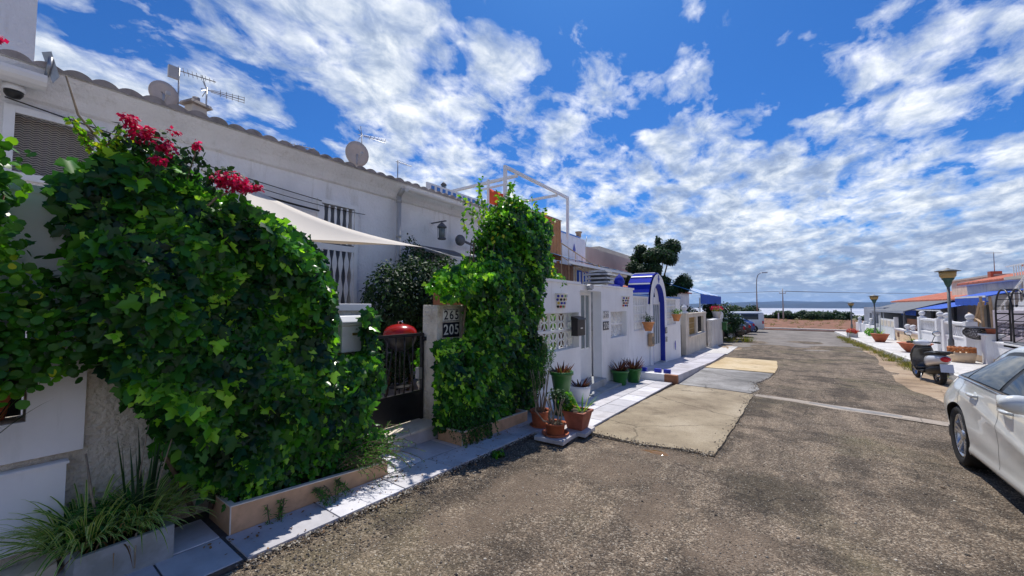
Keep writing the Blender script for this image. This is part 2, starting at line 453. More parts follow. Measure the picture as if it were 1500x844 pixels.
def leaves(name, pts, nrm, size, shape, material, parent=None, tint=None, jit=.6, droop=.8, tipdir=(0, 0, -1)):
    tv, tf = SH[shape]
    tv = np.array(tv, float)
    n = len(pts)
    N = nrm + rng.normal(0, jit, (n, 3)); N /= np.linalg.norm(N, axis=1, keepdims=True) + 1e-9
    D = np.array(tipdir, float)[None, :] * droop + rng.normal(0, .55, (n, 3))
    D -= N * (D * N).sum(1, keepdims=True); D /= np.linalg.norm(D, axis=1, keepdims=True) + 1e-9
    X = np.cross(D, N)
    S = size[:, None, None]
    V = pts[:, None, :] + S * (tv[None, :, 0, None] * X[:, None, :] + tv[None, :, 1, None] * D[:, None, :] + tv[None, :, 2, None] * N[:, None, :])
    k = len(tv)
    V = V.reshape(-1, 3)
    sizes = [len(f) for f in tf]
    loops = np.concatenate([np.array(f) for f in tf])
    L = (loops[None, :] + (np.arange(n) * k)[:, None]).ravel()
    tot = np.tile(np.array(sizes), n)
    start = np.concatenate([[0], np.cumsum(tot)[:-1]])
    me = bpy.data.meshes.new(name)
    me.vertices.add(len(V)); me.vertices.foreach_set('co', V.ravel())
    me.loops.add(len(L)); me.loops.foreach_set('vertex_index', L.astype(np.int32))
    me.polygons.add(len(tot)); me.polygons.foreach_set('loop_start', start.astype(np.int32)); me.polygons.foreach_set('loop_total', tot.astype(np.int32))
    me.update(calc_edges=True)
    if tint is None: tint = rng.random(n)
    a = me.attributes.new('tint', 'FLOAT', 'FACE')
    a.data.foreach_set('value', np.repeat(np.clip(tint, 0, 1), len(tf)).astype(np.float32))
    me.materials.append(material)
    o = bpy.data.objects.new(name, me); COL.objects.link(o)
    if parent is not None: o.parent = parent
    return o

def inpoly(poly, y, z):
    ins = np.zeros(len(y), bool); n = len(poly)
    for i in range(n):
        (a, b), (c, d) = poly[i], poly[(i + 1) % n]
        cond = ((b > z) != (d > z)) & (y < (c - a) * (z - b) / (d - b + 1e-12) + a)
        ins ^= cond
    return ins

def edgedist(poly, y, z):
    d = np.full(len(y), 9e9); n = len(poly)
    for i in range(n):
        a = np.array(poly[i]); b = np.array(poly[(i + 1) % n]); ab = b - a
        t = np.clip(((y - a[0]) * ab[0] + (z - a[1]) * ab[1]) / (ab @ ab + 1e-9), 0, 1)
        d = np.minimum(d, np.hypot(y - a[0] - t * ab[0], z - a[1] - t * ab[1]))
    return d

def waves(y, z, s=1.0):
    return (np.sin(y * 5.1 * s + 1.3 * np.sin(z * 3.3 * s)) + np.sin(z * 6.7 * s + 2.1 + 1.7 * np.sin(y * 4.1 * s)) + .6 * np.sin(y * 13 * s + z * 11 * s)) / 2.6

def hedge_pts(poly, n, xfront, xback, bulge=.12, taperr=.25):
    """points in an (y,z) outline, thick in x, denser at the front skin"""
    ys = np.array([p[0] for p in poly]); zs = np.array([p[1] for p in poly])
    Y = []; Z = []
    while sum(len(a) for a in Y) < n:
        y = rng.uniform(ys.min(), ys.max(), n); z = rng.uniform(zs.min(), zs.max(), n)
        k = inpoly(poly, y, z); Y.append(y[k]); Z.append(z[k])
    y = np.concatenate(Y)[:n]; z = np.concatenate(Z)[:n]
    ed = edgedist(poly, y, z)
    front = xfront + bulge * waves(y, z) - taperr * np.clip(1 - ed / .28, 0, 1) ** 2
    depth = rng.random(n) ** 1.7
    x = front - depth * (front - xback)
    y = y + rng.normal(0, .03, n); z = z + rng.normal(0, .03, n)
    return np.stack([x, y, z], 1), depth, ed

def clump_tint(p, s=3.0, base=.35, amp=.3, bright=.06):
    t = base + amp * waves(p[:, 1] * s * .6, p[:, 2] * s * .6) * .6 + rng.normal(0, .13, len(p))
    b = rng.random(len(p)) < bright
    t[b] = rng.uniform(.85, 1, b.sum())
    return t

def crown(name, blobs, n, size, shape, material, parent=None, tint=None, jit=.7, bright=.05, hollow=.55):
    """blobs: (x,y,z,rx,ry,rz) clumps of leaves"""
    w = np.array([b[3] * b[4] + b[4] * b[5] + b[3] * b[5] for b in blobs]); w = w / w.sum()
    idx = rng.choice(len(blobs), n, p=w)
    B = np.array(blobs)[idx]
    d = rng.normal(0, 1, (n, 3)); d /= np.linalg.norm(d, axis=1, keepdims=True)
    r = hollow + (1 - hollow) * rng.random(n) ** .6
    r *= rng.uniform(.85, 1.12, n)
    p = B[:, :3] + d * B[:, 3:6] * r[:, None]
    nn = d + np.array([0, 0, .35])
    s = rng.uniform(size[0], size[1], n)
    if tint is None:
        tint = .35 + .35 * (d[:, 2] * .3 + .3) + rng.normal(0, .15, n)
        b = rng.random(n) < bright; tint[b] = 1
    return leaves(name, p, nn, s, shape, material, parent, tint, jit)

def blades(name, c, n, L, w, material, parent=None, spread=1.0, up=1.0, seg=6, droop=.9, stripes=None, tintr=(0, 1), base_r=.04, azr=(0, 2 * PI)):
    """arching strap leaves; stripes=(edge material) makes cream margins"""
    vs = []; fs = []; ms = []; tt = []
    for i in range(n):
        a = random.uniform(*azr); l = random.uniform(*L); ww = random.uniform(*w)
        el = up * random.uniform(.5, 1.25); sp = spread * random.uniform(.4, 1.1)
        br = random.uniform(0, base_r)
        p = Vector((c[0] + br * math.cos(a), c[1] + br * math.sin(a), c[2]))
        d = Vector((math.cos(a) * sp, math.sin(a) * sp, el)).normalized()
        side = Vector((-math.sin(a), math.cos(a), random.uniform(-.3, .3))).normalized()
        base = len(vs); t = random.uniform(*tintr)
        for k in range(seg + 1):
            u = k / seg
            hw = ww * (1 - u ** 2.2) * (.6 + .4 * min(1, u * 4)) * .5
            if stripes:
                for q in (-1, -.55, .55, 1): vs.append(tuple(p + side * hw * q))
            else:
                for q in (-1, 1): vs.append(tuple(p + side * hw * q))
            p = p + d * (l / seg)
            d = (d + Vector((0, 0, -droop * random.uniform(.6, 1.3) / seg * (.5 + u)))).normalized()
        m = 4 if stripes else 2
        for k in range(seg):
            for q in range(m - 1):
                a0 = base + k * m + q
                fs.append((a0, a0 + 1, a0 + m + 1, a0 + m)); ms.append(1 if (stripes and q != 1) else 0); tt.append(t)
    me = bpy.data.meshes.new(name); me.from_pydata(vs, [], fs)
    me.materials.append(material)
    if stripes: me.materials.append(stripes)
    me.polygons.foreach_set('material_index', ms)
    at = me.attributes.new('tint', 'FLOAT', 'FACE'); at.data.foreach_set('value', np.array(tt, dtype=np.float32))
    o = bpy.data.objects.new(name, me); COL.objects.link(o)
    if parent is not None: o.parent = parent
    return o

def text(body, size, T, name, material, parent, depth=.003, align='CENTER', sx=1.0):
    cu = bpy.data.curves.new(name, 'FONT'); cu.body = body; cu.size = size; cu.extrude = depth
    cu.align_x = align; cu.align_y = 'CENTER'; cu.offset = size * .012
    o = bpy.data.objects.new(name, cu); COL.objects.link(o)
    me = bpy.data.meshes.new_from_object(o.evaluated_get(bpy.context.evaluated_depsgraph_get()))
    bpy.data.objects.remove(o); bpy.data.curves.remove(cu)
    me.transform(Matrix.Diagonal((sx, 1, 1, 1)))
    me.transform(T)
    me.materials.clear(); me.materials.append(material)
    q = bpy.data.objects.new(name, me); COL.objects.link(q); q.parent = parent
    return q
# text lying in a wall facing +X: local x -> +Y, local y -> +Z, local z -> +X
def facing_px(x, y, z):
    return Matrix(((0, 0, 1, x), (1, 0, 0, y), (0, 1, 0, z), (0, 0, 0, 1)))
# ---------------------------------------------------------------- camera, world, sun
cam = bpy.data.cameras.new('camera'); co = bpy.data.objects.new('camera', cam); COL.objects.link(co)
co.location = (0, 0, 1.55); co.rotation_euler = (rad(90 + 2.658), 0, rad(35.4))
cam.lens = 13.44; cam.sensor_width = 36; cam.clip_start = .05; cam.clip_end = 60000
SC.camera = co

SKYX, SKYY = 20.1, 3.3
SUN_EL = rad(62); SUN_AZ = rad(-24)      # azimuth clockwise from +Y
S = Vector((math.sin(SUN_AZ) * math.cos(SUN_EL), math.cos(SUN_AZ) * math.cos(SUN_EL), math.sin(SUN_EL)))
sl = bpy.data.lights.new('sun', 'SUN'); sl.energy = 2.25; sl.angle = rad(.5); sl.color = (1, .95, .87)
so = bpy.data.objects.new('sun', sl); COL.objects.link(so); so.rotation_euler = S.to_track_quat('Z', 'Y').to_euler()

w = bpy.data.worlds.new('World'); SC.world = w; w.use_nodes = True
nt = w.node_tree; bg = nt.nodes['Background']
sky = nt.nodes.new('ShaderNodeTexSky'); sky.sky_type = 'NISHITA'; sky.sun_disc = False
sky.sun_elevation = SUN_EL; sky.sun_rotation = SUN_AZ % (2 * PI); sky.air_density = 1.0; sky.dust_density = .6; sky.ozone_density = 2.0
dirn = nt.nodes.new('ShaderNodeTexCoord').outputs['Generated']
sep = nt.nodes.new('ShaderNodeSeparateXYZ'); nt.links.new(dirn, sep.inputs[0])
zc = mth(nt, 'ADD', mth(nt, 'MAXIMUM', sep.outputs[2], 0.0), .24)
px_ = mth(nt, 'DIVIDE', sep.outputs[0], zc); py_ = mth(nt, 'DIVIDE', sep.outputs[1], zc)
cmb = nt.nodes.new('ShaderNodeCombineXYZ'); nt.links.new(px_, cmb.inputs[0]); nt.links.new(py_, cmb.inputs[1])
mp = nt.nodes.new('ShaderNodeMapping'); nt.links.new(cmb.outputs[0], mp.inputs[0])
mp.inputs['Rotation'].default_value = (0, 0, rad(24)); mp.inputs['Scale'].default_value = (2.3, 1.75, 1)
mp.inputs['Location'].default_value = (SKYX, SKYY, 0)
vec = mp.outputs[0]
nA = tex(nt, 'Noise', .55, 3, .5, vec)
nB = tex(nt, 'Noise', 2.5, 10, .56, vec); nB.inputs['Distortion'].default_value = .35
nC = tex(nt, 'Noise', 9.0, 6, .58, vec); nC.inputs['Distortion'].default_value = .6
cov = mth(nt, 'ADD', mth(nt, 'ADD', mth(nt, 'MULTIPLY', nA.outputs[0], .36), mth(nt, 'MULTIPLY', nB.outputs[0], .80)), mth(nt, 'MULTIPLY', nC.outputs[0], .22))
# coverage thickens towards the horizon
cov = mth(nt, 'ADD', cov, mth(nt, 'MULTIPLY', mth(nt, 'SUBTRACT', .34, sep.outputs[2]), .60))
# broad blue gaps and broad cloud banks, fixed in the sky
for (dx, dy, dz), rr, amp in [
        ((-.895, .121, .429), .996, -.08), ((-.87, .21, .40), .982, .08), ((-.85, .10, .50), .985, .03), ((-.811, .438, .388), .994, -.08), ((-.787, .366, .496), .988, -.08),
        ((.014, .884, .468), .988, -.10), ((-.043, .897, .44), .992, -.05), ((.239, .927, .29), .992, -.08), ((.18, .862, .475), .96, .02), ((.33, .87, .36), .97, -.02),
        ((-.62, .55, .56), .95, .14), ((-.30, .82, .30), .93, .10), ((-.93, .10, .33), .985, .14), ((-.70, .35, .62), .96, .12), ((-.35, .80, .48), .975, .06)]:
    d = nt.nodes.new('ShaderNodeVectorMath'); d.operation = 'DOT_PRODUCT'
    nt.links.new(dirn, d.inputs[0]); d.inputs[1].default_value = (dx, dy, dz)
    mr = nt.nodes.new('ShaderNodeMapRange'); mr.interpolation_type = 'SMOOTHSTEP'
    mr.inputs[1].default_value = rr; mr.inputs[2].default_value = 1.0; mr.inputs[3].default_value = 0; mr.inputs[4].default_value = amp
    nt.links.new(d.outputs['Value'], mr.inputs[0])
    cov = mth(nt, 'ADD', cov, mr.outputs[0])
cl = ramp(nt, [(.60, (0, 0, 0)), (.67, (.38, .38, .38)), (.74, (.80, .80, .80)), (.84, (1, 1, 1))], 'LINEAR')
nt.links.new(cov, cl.inputs[0])
# cloud brightness: grey-blue undersides in the thick places, white rims
nD = tex(nt, 'Noise', 4.2, 8, .62, vec); nD.inputs['Distortion'].default_value = .3
nE = tex(nt, 'Noise', .9, 3, .5, vec)
sh = mth(nt, 'ADD', mth(nt, 'MULTIPLY', nD.outputs[0], .95), mth(nt, 'MULTIPLY', nE.outputs[0], .40))
sh = mth(nt, 'SUBTRACT', sh, mth(nt, 'MULTIPLY', mth(nt, 'SUBTRACT', cov, .72), .45))
sh = mth(nt, 'SUBTRACT', sh, mth(nt, 'MULTIPLY', mth(nt, 'MAXIMUM', mth(nt, 'SUBTRACT', .24, sep.outputs[2]), 0.0), .55))
shr = ramp(nt, [(.46, (1.5, 1.95, 2.85)), (.58, (2.45, 2.9, 3.7)), (.70, (4.0, 4.3, 4.7)), (.82, (5.7, 5.8, 5.95))])
nt.links.new(sh, shr.inputs[0])
# nishita blue, deepened a little as in the photograph
deep = mixc(nt, 1.0, sky.outputs[0], (.10, .28, .54), 'MULTIPLY')
skyc = mixc(nt, cl.outputs[0], deep, shr.outputs[0])
# low band of bluish air at the horizon
hz = nt.nodes.new('ShaderNodeMapRange'); hz.interpolation_type = 'SMOOTHSTEP'
hz.inputs[1].default_value = .07; hz.inputs[2].default_value = -.005; hz.inputs[3].default_value = 0; hz.inputs[4].default_value = .5
nt.links.new(sep.outputs[2], hz.inputs[0])
skyc = mixc(nt, hz.outputs[0], skyc, (1.9, 2.8, 4.4))
nt.links.new(skyc, bg.inputs[0]); bg.inputs[1].default_value = .10

SC.view_settings.view_transform = 'Standard'; SC.view_settings.look = 'None'
SC.view_settings.exposure = 1.08; SC.view_settings.gamma = 1
SC.cycles.max_bounces = 8; SC.cycles.transparent_max_bounces = 6
SC.cycles.use_denoising = True
SC.cycles.volume_bounces = 0

# ---------------------------------------------------------------- ground
def sheet(name, pts_fn, ys, xs, material, kind='structure'):
    mb = MB(); ny = len(ys); nx = len(xs)
    vs = [(x, y, pts_fn(x, y)) for y in ys for x in xs]
    fs = [(j * nx + i, j * nx + i + 1, (j + 1) * nx + i + 1, (j + 1) * nx + i) for j in range(ny - 1) for i in range(nx - 1)]
    mb.add(vs, fs, smooth=True)
    return struct(mb.build(name, material), kind)

def fr(a, b, s):
    return list(np.arange(a, b, s)) + [b]

def ter(x, y):
    z = g(y) - .07
    if y > 110:
        z += 1.2 * math.sin(x * .013 + y * .02) * min(1, (y - 110) / 100) * (1 if y < 800 else .2)
    return z
sheet('ground', ter, [-300, -30, -10, 0, 10, 15, 20, 30, 45, 52, 60, 80, 100, 120, 150, 180, 250, 330, 420, 520, 640, 760, 840, 900, 9300], [-9000, -3000, -1200, -600, -300, -150, -80, -40, -14, 0, 14, 40, 80, 150, 300, 600, 1200, 3000, 9000], M['scrub'])

def rz_(x, y):
    # worn, slightly rutted surface
    return (g(y) - (.05 * min(1, (y - 22) / 12) * (1 + .8 * math.sin(x * 1.9 + y * .7) + .6 * math.sin(x * .8 - y * 1.3)) if y > 22 else 0)) + .008 * math.sin(x * 2.3 + y * .9) + .006 * math.sin(y * 3.1 - x * 1.7) - .012 * math.exp(-((x + 2.2) / .5) ** 2)
sheet('road', rz_, fr(-8, 34, .25), fr(-2.72, 3.72, .23), M['road'])
sheet('parking_area', lambda x, y: g(y) - .022, fr(22, 52, 3), [-30, -12, -6, -2, 0, 3, 5, 7], M['parking'])

# slabs beside the left pavement
def slab(name, poly, z, material, th=.05):
    q_ = []; rj = random.Random(len(name)); n = len(poly)
    for k in range(n):
        (ax, ay), (bx_, by) = poly[k], poly[(k + 1) % n]; l = math.hypot(bx_ - ax, by - ay); m_ = max(1, int(l / .09))
        for j in range(m_):
            e = 0 if j == 0 else 1
            w1 = .006 * math.sin(j * .7 + k) + rj.uniform(-.006, .006)
            q_.append((ax + (bx_ - ax) * j / m_ + e * w1 * (by - ay) / l, ay + (by - ay) * j / m_ - e * w1 * (bx_ - ax) / l))
    poly = q_
    mb = MB(); n = len(poly)
    cx = sum(p[0] for p in poly) / n; cy = sum(p[1] for p in poly) / n
    # subdivide long slabs along y so that they follow the street
    vs = [(x, y, g(y) + z) for x, y in poly] + [(x, y, g(y) + z - th) for x, y in poly]
    mb.add(vs, [tuple(range(n)), tuple(range(n, 2 * n))[::-1]] + [(k, n + k, n + (k + 1) % n, (k + 1) % n) for k in range(n)])
    return struct(mb.build(name, material))
slab('concrete_driveway', [(-2.2, 4.86), (-1.5, 4.80), (-1.0, 4.93), (-.69, 4.93), (-.62, 7.0), (-.57, 9.52), (-1.3, 9.66), (-2.12, 9.72), (-2.2, 7.4)], .022, M['slab_sand'])
slab('grey_driveway', [(-2.1, 9.80), (-1.3, 9.74), (-.62, 9.62), (-.50, 10.3), (-.62, 11.2), (-.38, 12.4), (-.30, 13.5), (-1.2, 13.55), (-2.1, 13.5)], .018, M['slab_grey'])  # darker concrete: the shadow of arch and tree is put into its colour
slab('yellow_driveway', [(-2.1, 13.54), (-1.2, 13.60), (-.27, 13.56), (-.22, 15.2), (-.27, 17.3), (-1.1, 17.45), (-1.95, 17.4)], .03, M['slab_yellow'])
def strip(name, pts, w, z, material):
    rj = random.Random(len(name) + 3); P2 = []; W2 = []
    for i in range(len(pts) - 1):
        (ax, ay), (bx_, by) = pts[i], pts[i + 1]; m_ = max(1, int(math.hypot(bx_ - ax, by - ay) / .12))
        for j in range(m_):
            P2.append((ax + (bx_ - ax) * j / m_, ay + (by - ay) * j / m_)); w0 = w[i] if isinstance(w, (list, tuple)) else w; w1 = w[i + 1] if isinstance(w, (list, tuple)) else w
            ww_ = w0 + (w1 - w0) * j / m_; W2.append(ww_ * (1 + rj.uniform(-.02, .02)) + (.10 * math.sin(len(P2) * .11) + .03 * math.sin(len(P2) * .47) if ww_ > .5 else 0))
    pts = P2 + [pts[-1]]; w = W2 + [W2[-1]]
    mb = MB(); vs = []
    for i, (x, y) in enumerate(pts):
        a = pts[max(0, i - 1)]; b = pts[min(len(pts) - 1, i + 1)]
        dx, dy = b[0] - a[0], b[1] - a[1]; l = math.hypot(dx, dy); nx, ny = -dy / l, dx / l
        ww = w if not isinstance(w, (list, tuple)) else w[i]
        for s_, dz in ((1, -.03), (.82, -.002), (.5, 0), (0, .006), (-.5, 0), (-.82, -.002), (-1, -.03)): vs.append((x + nx * ww / 2 * s_, y + ny * ww / 2 * s_, g(y + ny * ww / 2 * s_) + z + (dz if ww > .5 else max(dz, -.012))))
    mb.add(vs, [(7 * i + q, 7 * i + q + 1, 7 * i + q + 8, 7 * i + q + 7) for i in range(len(pts) - 1) for q in range(6)], smooth=True)
    return struct(mb.build(name, material))
strip('drain_channel', [(-.56, 9.56), (.1, 9.42), (.7, 9.2), (1.3, 9.08), (2.0, 8.86), (2.8, 8.7), (3.7, 8.5)], [.26, .30, .38, .36, .34, .34, .34], .014, M['channel'])
strip('drain_groove', [(.35, 9.32), (.8, 9.16), (1.3, 9.05), (1.55, 8.98)], [.12, .26, .24, .1], .019, M['slab_grey'])

def blotch(name, cx, cy, rx, ry, z, material, seed, rot=0, n=40):
    r_ = random.Random(seed); ph = [r_.uniform(0, 6.3) for _ in range(5)]
    mb = MB(); vs = [(cx, cy, g(cy) + z + .004)]
    for ring in (.6, 1.0):
        for k in range(n):
            a = 2 * PI * k / n
            q = ring * (1 + .18 * math.sin(2 * a + ph[0]) + .14 * math.sin(3 * a + ph[1]) + .10 * math.sin(5 * a + ph[2]) + .07 * math.sin(9 * a + ph[3]) + .05 * math.sin(14 * a + ph[4]))
            x = rx * q * math.cos(a); y = ry * q * math.sin(a)
            x, y = x * math.cos(rot) - y * math.sin(rot), x * math.sin(rot) + y * math.cos(rot)
            vs.append((cx + x, cy + y, rz_(cx + x, cy + y) + (z if ring < 1 else -.004)))
    fs = [(0, 1 + k, 1 + (k + 1) % n) for k in range(n)] + [(1 + k, 1 + n + k, 1 + n + (k + 1) % n, 1 + (k + 1) % n) for k in range(n)]
    mb.add(vs, fs, smooth=True)
    return struct(mb.build(name, material))
def mud_mat():
    m, nt, b = newmat('pale_mud')
    tc = nt.nodes.new('ShaderNodeTexCoord').outputs['Object']
    n = tex(nt, 'Noise', 5, 8, .7, tc); r = ramp(nt, [(.3, (.12, .095, .075)), (.5, (.24, .18, .13)), (.7, (.36, .28, .20))]); nt.links.new(n.outputs[0], r.inputs[0])
    v = tex(nt, 'Voronoi', 90, vec=tc); s_ = nt.nodes.new('ShaderNodeSeparateColor'); nt.links.new(v.outputs['Color'], s_.inputs[0])
    r2 = ramp(nt, [(0, (.6, .6, .6)), (1, (1.4, 1.4, 1.4))]); nt.links.new(s_.outputs[0], r2.inputs[0])
    nt.links.new(mixc(nt, 1.0, r.outputs[0], r2.outputs[0], 'MULTIPLY'), b.inputs['Base Color'])
    b.inputs['Roughness'].default_value = .85; bump(nt, b, n.outputs[0], .5, .01)
    return m
M['mud'] = mud_mat()
m, nt, b = newmat('puddle_water'); b.inputs['Base Color'].default_value = (.22, .12, .04, 1); b.inputs['Roughness'].default_value = .04; M['puddle'] = m
blotch('puddle', -1.25, 4.66, .17, .06, .012, M['puddle'], 5, .1)
# sandy verge along the right pavement
strip('sandy_verge', [(3.2, 10.5), (3.0, 12.6), (2.85, 14.2), (3.0, 16.2), (3.1, 18.5), (3.25, 21), (3.4, 24), (3.7, 30), (3.9, 38)], [1.2, 1.2, 1.1, 1.1, .75, .55, .6, .55, .5], .012, M['sand'])

# pavements
t2 = mat('sidewalk_tile_b', (.47, .46, .49), .6, .12, 5); t3 = mat('sidewalk_tile_c', (.70, .69, .73), .5, .12, 5, stain=((.34, .31, .28), 5, .58, .5))
def tiles(mb, x0, x1, y0, y1, nx, sy, z=.04, th=.03, gap=.011, off=0.0):
    xs = [x0 + (x1 - x0) * i / nx for i in range(nx + 1)]
    for i in range(nx):
        y = y0 - (off if i % 2 else 0)
        while y < y1 - .02:
            a = max(y, y0); b = min(y + sy, y1)
            if b - a > .05:
                mb.cur = random.choice((0, 0, 1, 2)); d = random.uniform(-.0015, .0015)
                xa, xb = xs[i] + gap / 2, xs[i + 1] - gap / 2; ya, yb = a + gap / 2, b - gap / 2
                mb.hexa([(xa, ya, g(ya) + z - th), (xb, ya, g(ya) + z - th), (xb, yb, g(yb) + z - th), (xa, yb, g(yb) + z - th), (xa, ya, g(ya) + z + d), (xb, ya, g(ya) + z + d), (xb, yb, g(yb) + z + d), (xa, yb, g(yb) + z + d)])
            y += sy
    return mb
TM = [M['sidewalk_tile'], t2, t3]
mb = MB()
tiles(mb, -3.09, -2.72, 1.03, 4.35, 1, .60)
tiles(mb, -3.6, -3.10, 2.34, 3.34, 1, .46, off=.2)
tiles(mb, -3.36, -2.22, 4.35, 9.75, 3, .55, off=.27)
tiles(mb, -3.5, -2.74, -8, 1.02, 2, .62, z=.036)
struct(mb.build('pavement', TM, bevel=.003))
mb = MB(); vs = []
for y0, y1, xr in ((-8.05, 4.36, -2.735), (4.36, 9.78, -2.235)):
    mb.hexa([(-4.2, y0, g(y0) - .1), (xr, y0, g(y0) - .1), (xr, y1, g(y1) - .1), (-4.2, y1, g(y1) - .1), (-4.2, y0, g(y0) + .030), (xr, y0, g(y0) + .030), (xr, y1, g(y1) + .030), (-4.2, y1, g(y1) + .030)])
struct(mb.build('pavement_bed', M['joint']))
# loose slabs on which the pots stand
mb = MB(); mb.cur = 0
for (x, y, w_) in ((-2.42, 4.36, .40), (-2.32, 4.80, .36)):
    a = .05; z = g(y)
    mb.T = Matrix.Translation((x, y, z)) @ Matrix.Rotation(a, 4, 'Z'); mb.bx((0, 0, .035), (w_, w_, .05))
mb.T = None
struct(mb.build('paving_slab', M['sidewalk_tile'], bevel=.004))

# right pavement with its kerb
def profstrip(name, x0, x1, y0, y1, z, th, material, step=4):
    mb = MB(); ys = fr(y0, y1, step)
    for a, b in zip(ys, ys[1:]):
        mb.hexa([(x0, a, g(a) + z - th), (x1, a, g(a) + z - th), (x1, b, g(b) + z - th), (x0, b, g(b) + z - th), (x0, a, g(a) + z), (x1, a, g(a) + z), (x1, b, g(b) + z), (x0, b, g(b) + z)])
    return struct(mb.build(name, material))
profstrip('pavement_right', 3.93, 9.0, -6, 47, .12, .2, M['pave_white'], 1.7)
profstrip('kerb', 3.78, 3.925, -6, 46.7, .125, .2, M['concrete_kerb'], .98)
# far kerb, red earth, lake, hills
mb = MB(); mb.hexa([(-40, 57, -1.35), (9, 49, -1.2), (9, 49.5, -1.2), (-40, 57.5, -1.35), (-40, 57, -.90), (9, 49, -.82), (9, 49.5, -.82), (-40, 57.5, -.90)])
struct(mb.build('far_kerb', M['concrete_kerb']))
sheet('red_earth', lambda x, y: g(y) + .04 + .12 * math.sin(x * .7 + y * .3) * min(1, (y - 49) / 9), fr(49, 99, 2.5), fr(-34, 26, 3), M['red_soil'])
m, nt, b = newmat('salt_lake'); n = tex(nt, 'Noise', .004, 4, .6)
mpn = nt.nodes.new('ShaderNodeMapping'); mpn.inputs['Scale'].default_value = (.15, 1.6, 1); tcn = nt.nodes.new('ShaderNodeTexCoord')
nt.links.new(tcn.outputs['Object'], mpn.inputs[0]); nt.links.new(mpn.outputs[0], n.inputs['Vector'])
r = ramp(nt, [(.42, (.30, .34, .42)), (.52, (.66, .62, .64)), (.7, (.78, .74, .74))]); nt.links.new(n.outputs[0], r.inputs[0])
nt.links.new(r.outputs[0], b.inputs['Base Color']); b.inputs['Roughness'].default_value = .3; M['lake'] = m
mb = MB(); mb.quad((-8000, 820, -25), (8000, 820, -25), (8000, 5200, -25), (-8000, 5200, -25)); struct(mb.build('lake', M['lake']))
P('hill', (.02, .04, .07), .95, .3, .002)
mb = MB(); xs = fr(-9000, 9000, 150); r_ = random.Random(3)
def ridge(x, k):
    return 52 + 14 * math.sin(x * .0011 + k) + 8 * math.sin(x * .0027 + 2 * k) + 4 * math.sin(x * .009 + k) + 2 * math.sin(x * .027 + k)
for k, (y0, y1, y2, sc_) in enumerate(((5200, 6400, 7400, .55), (6800, 8200, 9300, 1.12))):
    vs = []; 
    for x in xs: vs += [(x, y0, -26), (x, (y0 + y1) / 2, ridge(x, k + .7) * sc_ * .45 - 8), (x, y1, ridge(x, k) * sc_), (x, y2, -26)]
    mb.add(vs, [(4 * i + j, 4 * i + 4 + j, 4 * i + 5 + j, 4 * i + 1 + j) for i in range(len(xs) - 1) for j in range(3)], smooth=True)
struct(mb.build('hills', M['hill']))
# the air: far hills fade to blue
m = bpy.data.materials.new('air'); m.use_nodes = True; nt = m.node_tree
nt.nodes.remove(nt.nodes['Principled BSDF'])
pv = nt.nodes.new('ShaderNodeVolumePrincipled'); pv.inputs['Color'].default_value = (.30, .55, 1, 1); pv.inputs['Density'].default_value = 5.5e-5; pv.inputs['Anisotropy'].default_value = .1
nt.links.new(pv.outputs[0], nt.nodes['Material Output'].inputs['Volume'])
mb = MB(); mb.box(-9100, 9100, -320, 9400, -29.5, 130); hzo = mb.build('haze', m); struct(hzo, 'stuff')

# loose gravel on the worn road: too many to count
def gravel(name, n, x0, x1, y0, y1, size, mats, seed=0, ypow=1.0):
    r_ = np.random.default_rng(seed)
    x = r_.uniform(x0, x1, n); y = y0 + (y1 - y0) * r_.random(n) ** ypow
    keep = ~((y > 4.75) & (y < 17.4) & (x < -.25)) & ~((x < -2.15) & (y > 4.1))
    x = x[keep]; y = y[keep]; n = len(x)
    s = r_.uniform(size[0], size[1], n) * r_.uniform(.5, 1, n)
    base = np.array([(1, 0, 0), (0, 1, 0), (-1, 0, 0), (0, -1, 0), (0, 0, .7), (.5, .5, .55), (0, 0, -.6)], float)
    F = [(0, 5, 4), (0, 1, 5), (5, 1, 4), (1, 2, 4), (2, 3, 4), (3, 0, 4), (1, 0, 6), (2, 1, 6), (3, 2, 6), (0, 3, 6)]
    V = base[None] * (s[:, None, None] * r_.uniform(.6, 1.2, (n, 1, 3))) * r_.uniform(.8, 1.2, (n, 7, 1))
    a = r_.uniform(0, 6.28, n); ca, sa = np.cos(a)[:, None], np.sin(a)[:, None]
    X = V[:, :, 0] * ca - V[:, :, 1] * sa + x[:, None]; Y = V[:, :, 0] * sa + V[:, :, 1] * ca + y[:, None]
    zz = np.array([rz_(p, q) for p, q in zip(x, y)])
    Z = V[:, :, 2] + zz[:, None]
    V = np.stack([X, Y, Z], 2).reshape(-1, 3)
    L = (np.array(F).ravel()[None] + np.arange(n)[:, None] * 7).ravel().astype(np.int32)
    me = bpy.data.meshes.new(name); me.vertices.add(len(V)); me.vertices.foreach_set('co', V.ravel())
    me.loops.add(len(L)); me.loops.foreach_set('vertex_index', L); me.polygons.add(n * 10)
    me.polygons.foreach_set('loop_start', (np.arange(n * 10) * 3).astype(np.int32)); me.polygons.foreach_set('loop_total', np.full(n * 10, 3, np.int32))
    me.update(calc_edges=True)
    for q in mats: me.materials.append(q)
    me.polygons.foreach_set('material_index', np.repeat(r_.integers(0, len(mats), n), 10).astype(np.int32))
    o = bpy.data.objects.new(name, me); COL.objects.link(o); return struct(o, 'stuff')
gm = [mat('stone_grey', (.20, .185, .165), .85, .2, 30), mat('stone_dark', (.055, .048, .042), .85, .2, 30), mat('stone_pale', (.56, .50, .40), .85, .2, 30), mat('stone_brown', (.17, .12, .08), .85, .2, 30), mat('stone_mid', (.12, .10, .085), .85, .2, 30)]
gravel('gravel', 70000, -2.7, 2.6, .7, 7.5, (.0025, .008), gm + [gm[2]], 1, 1.25)
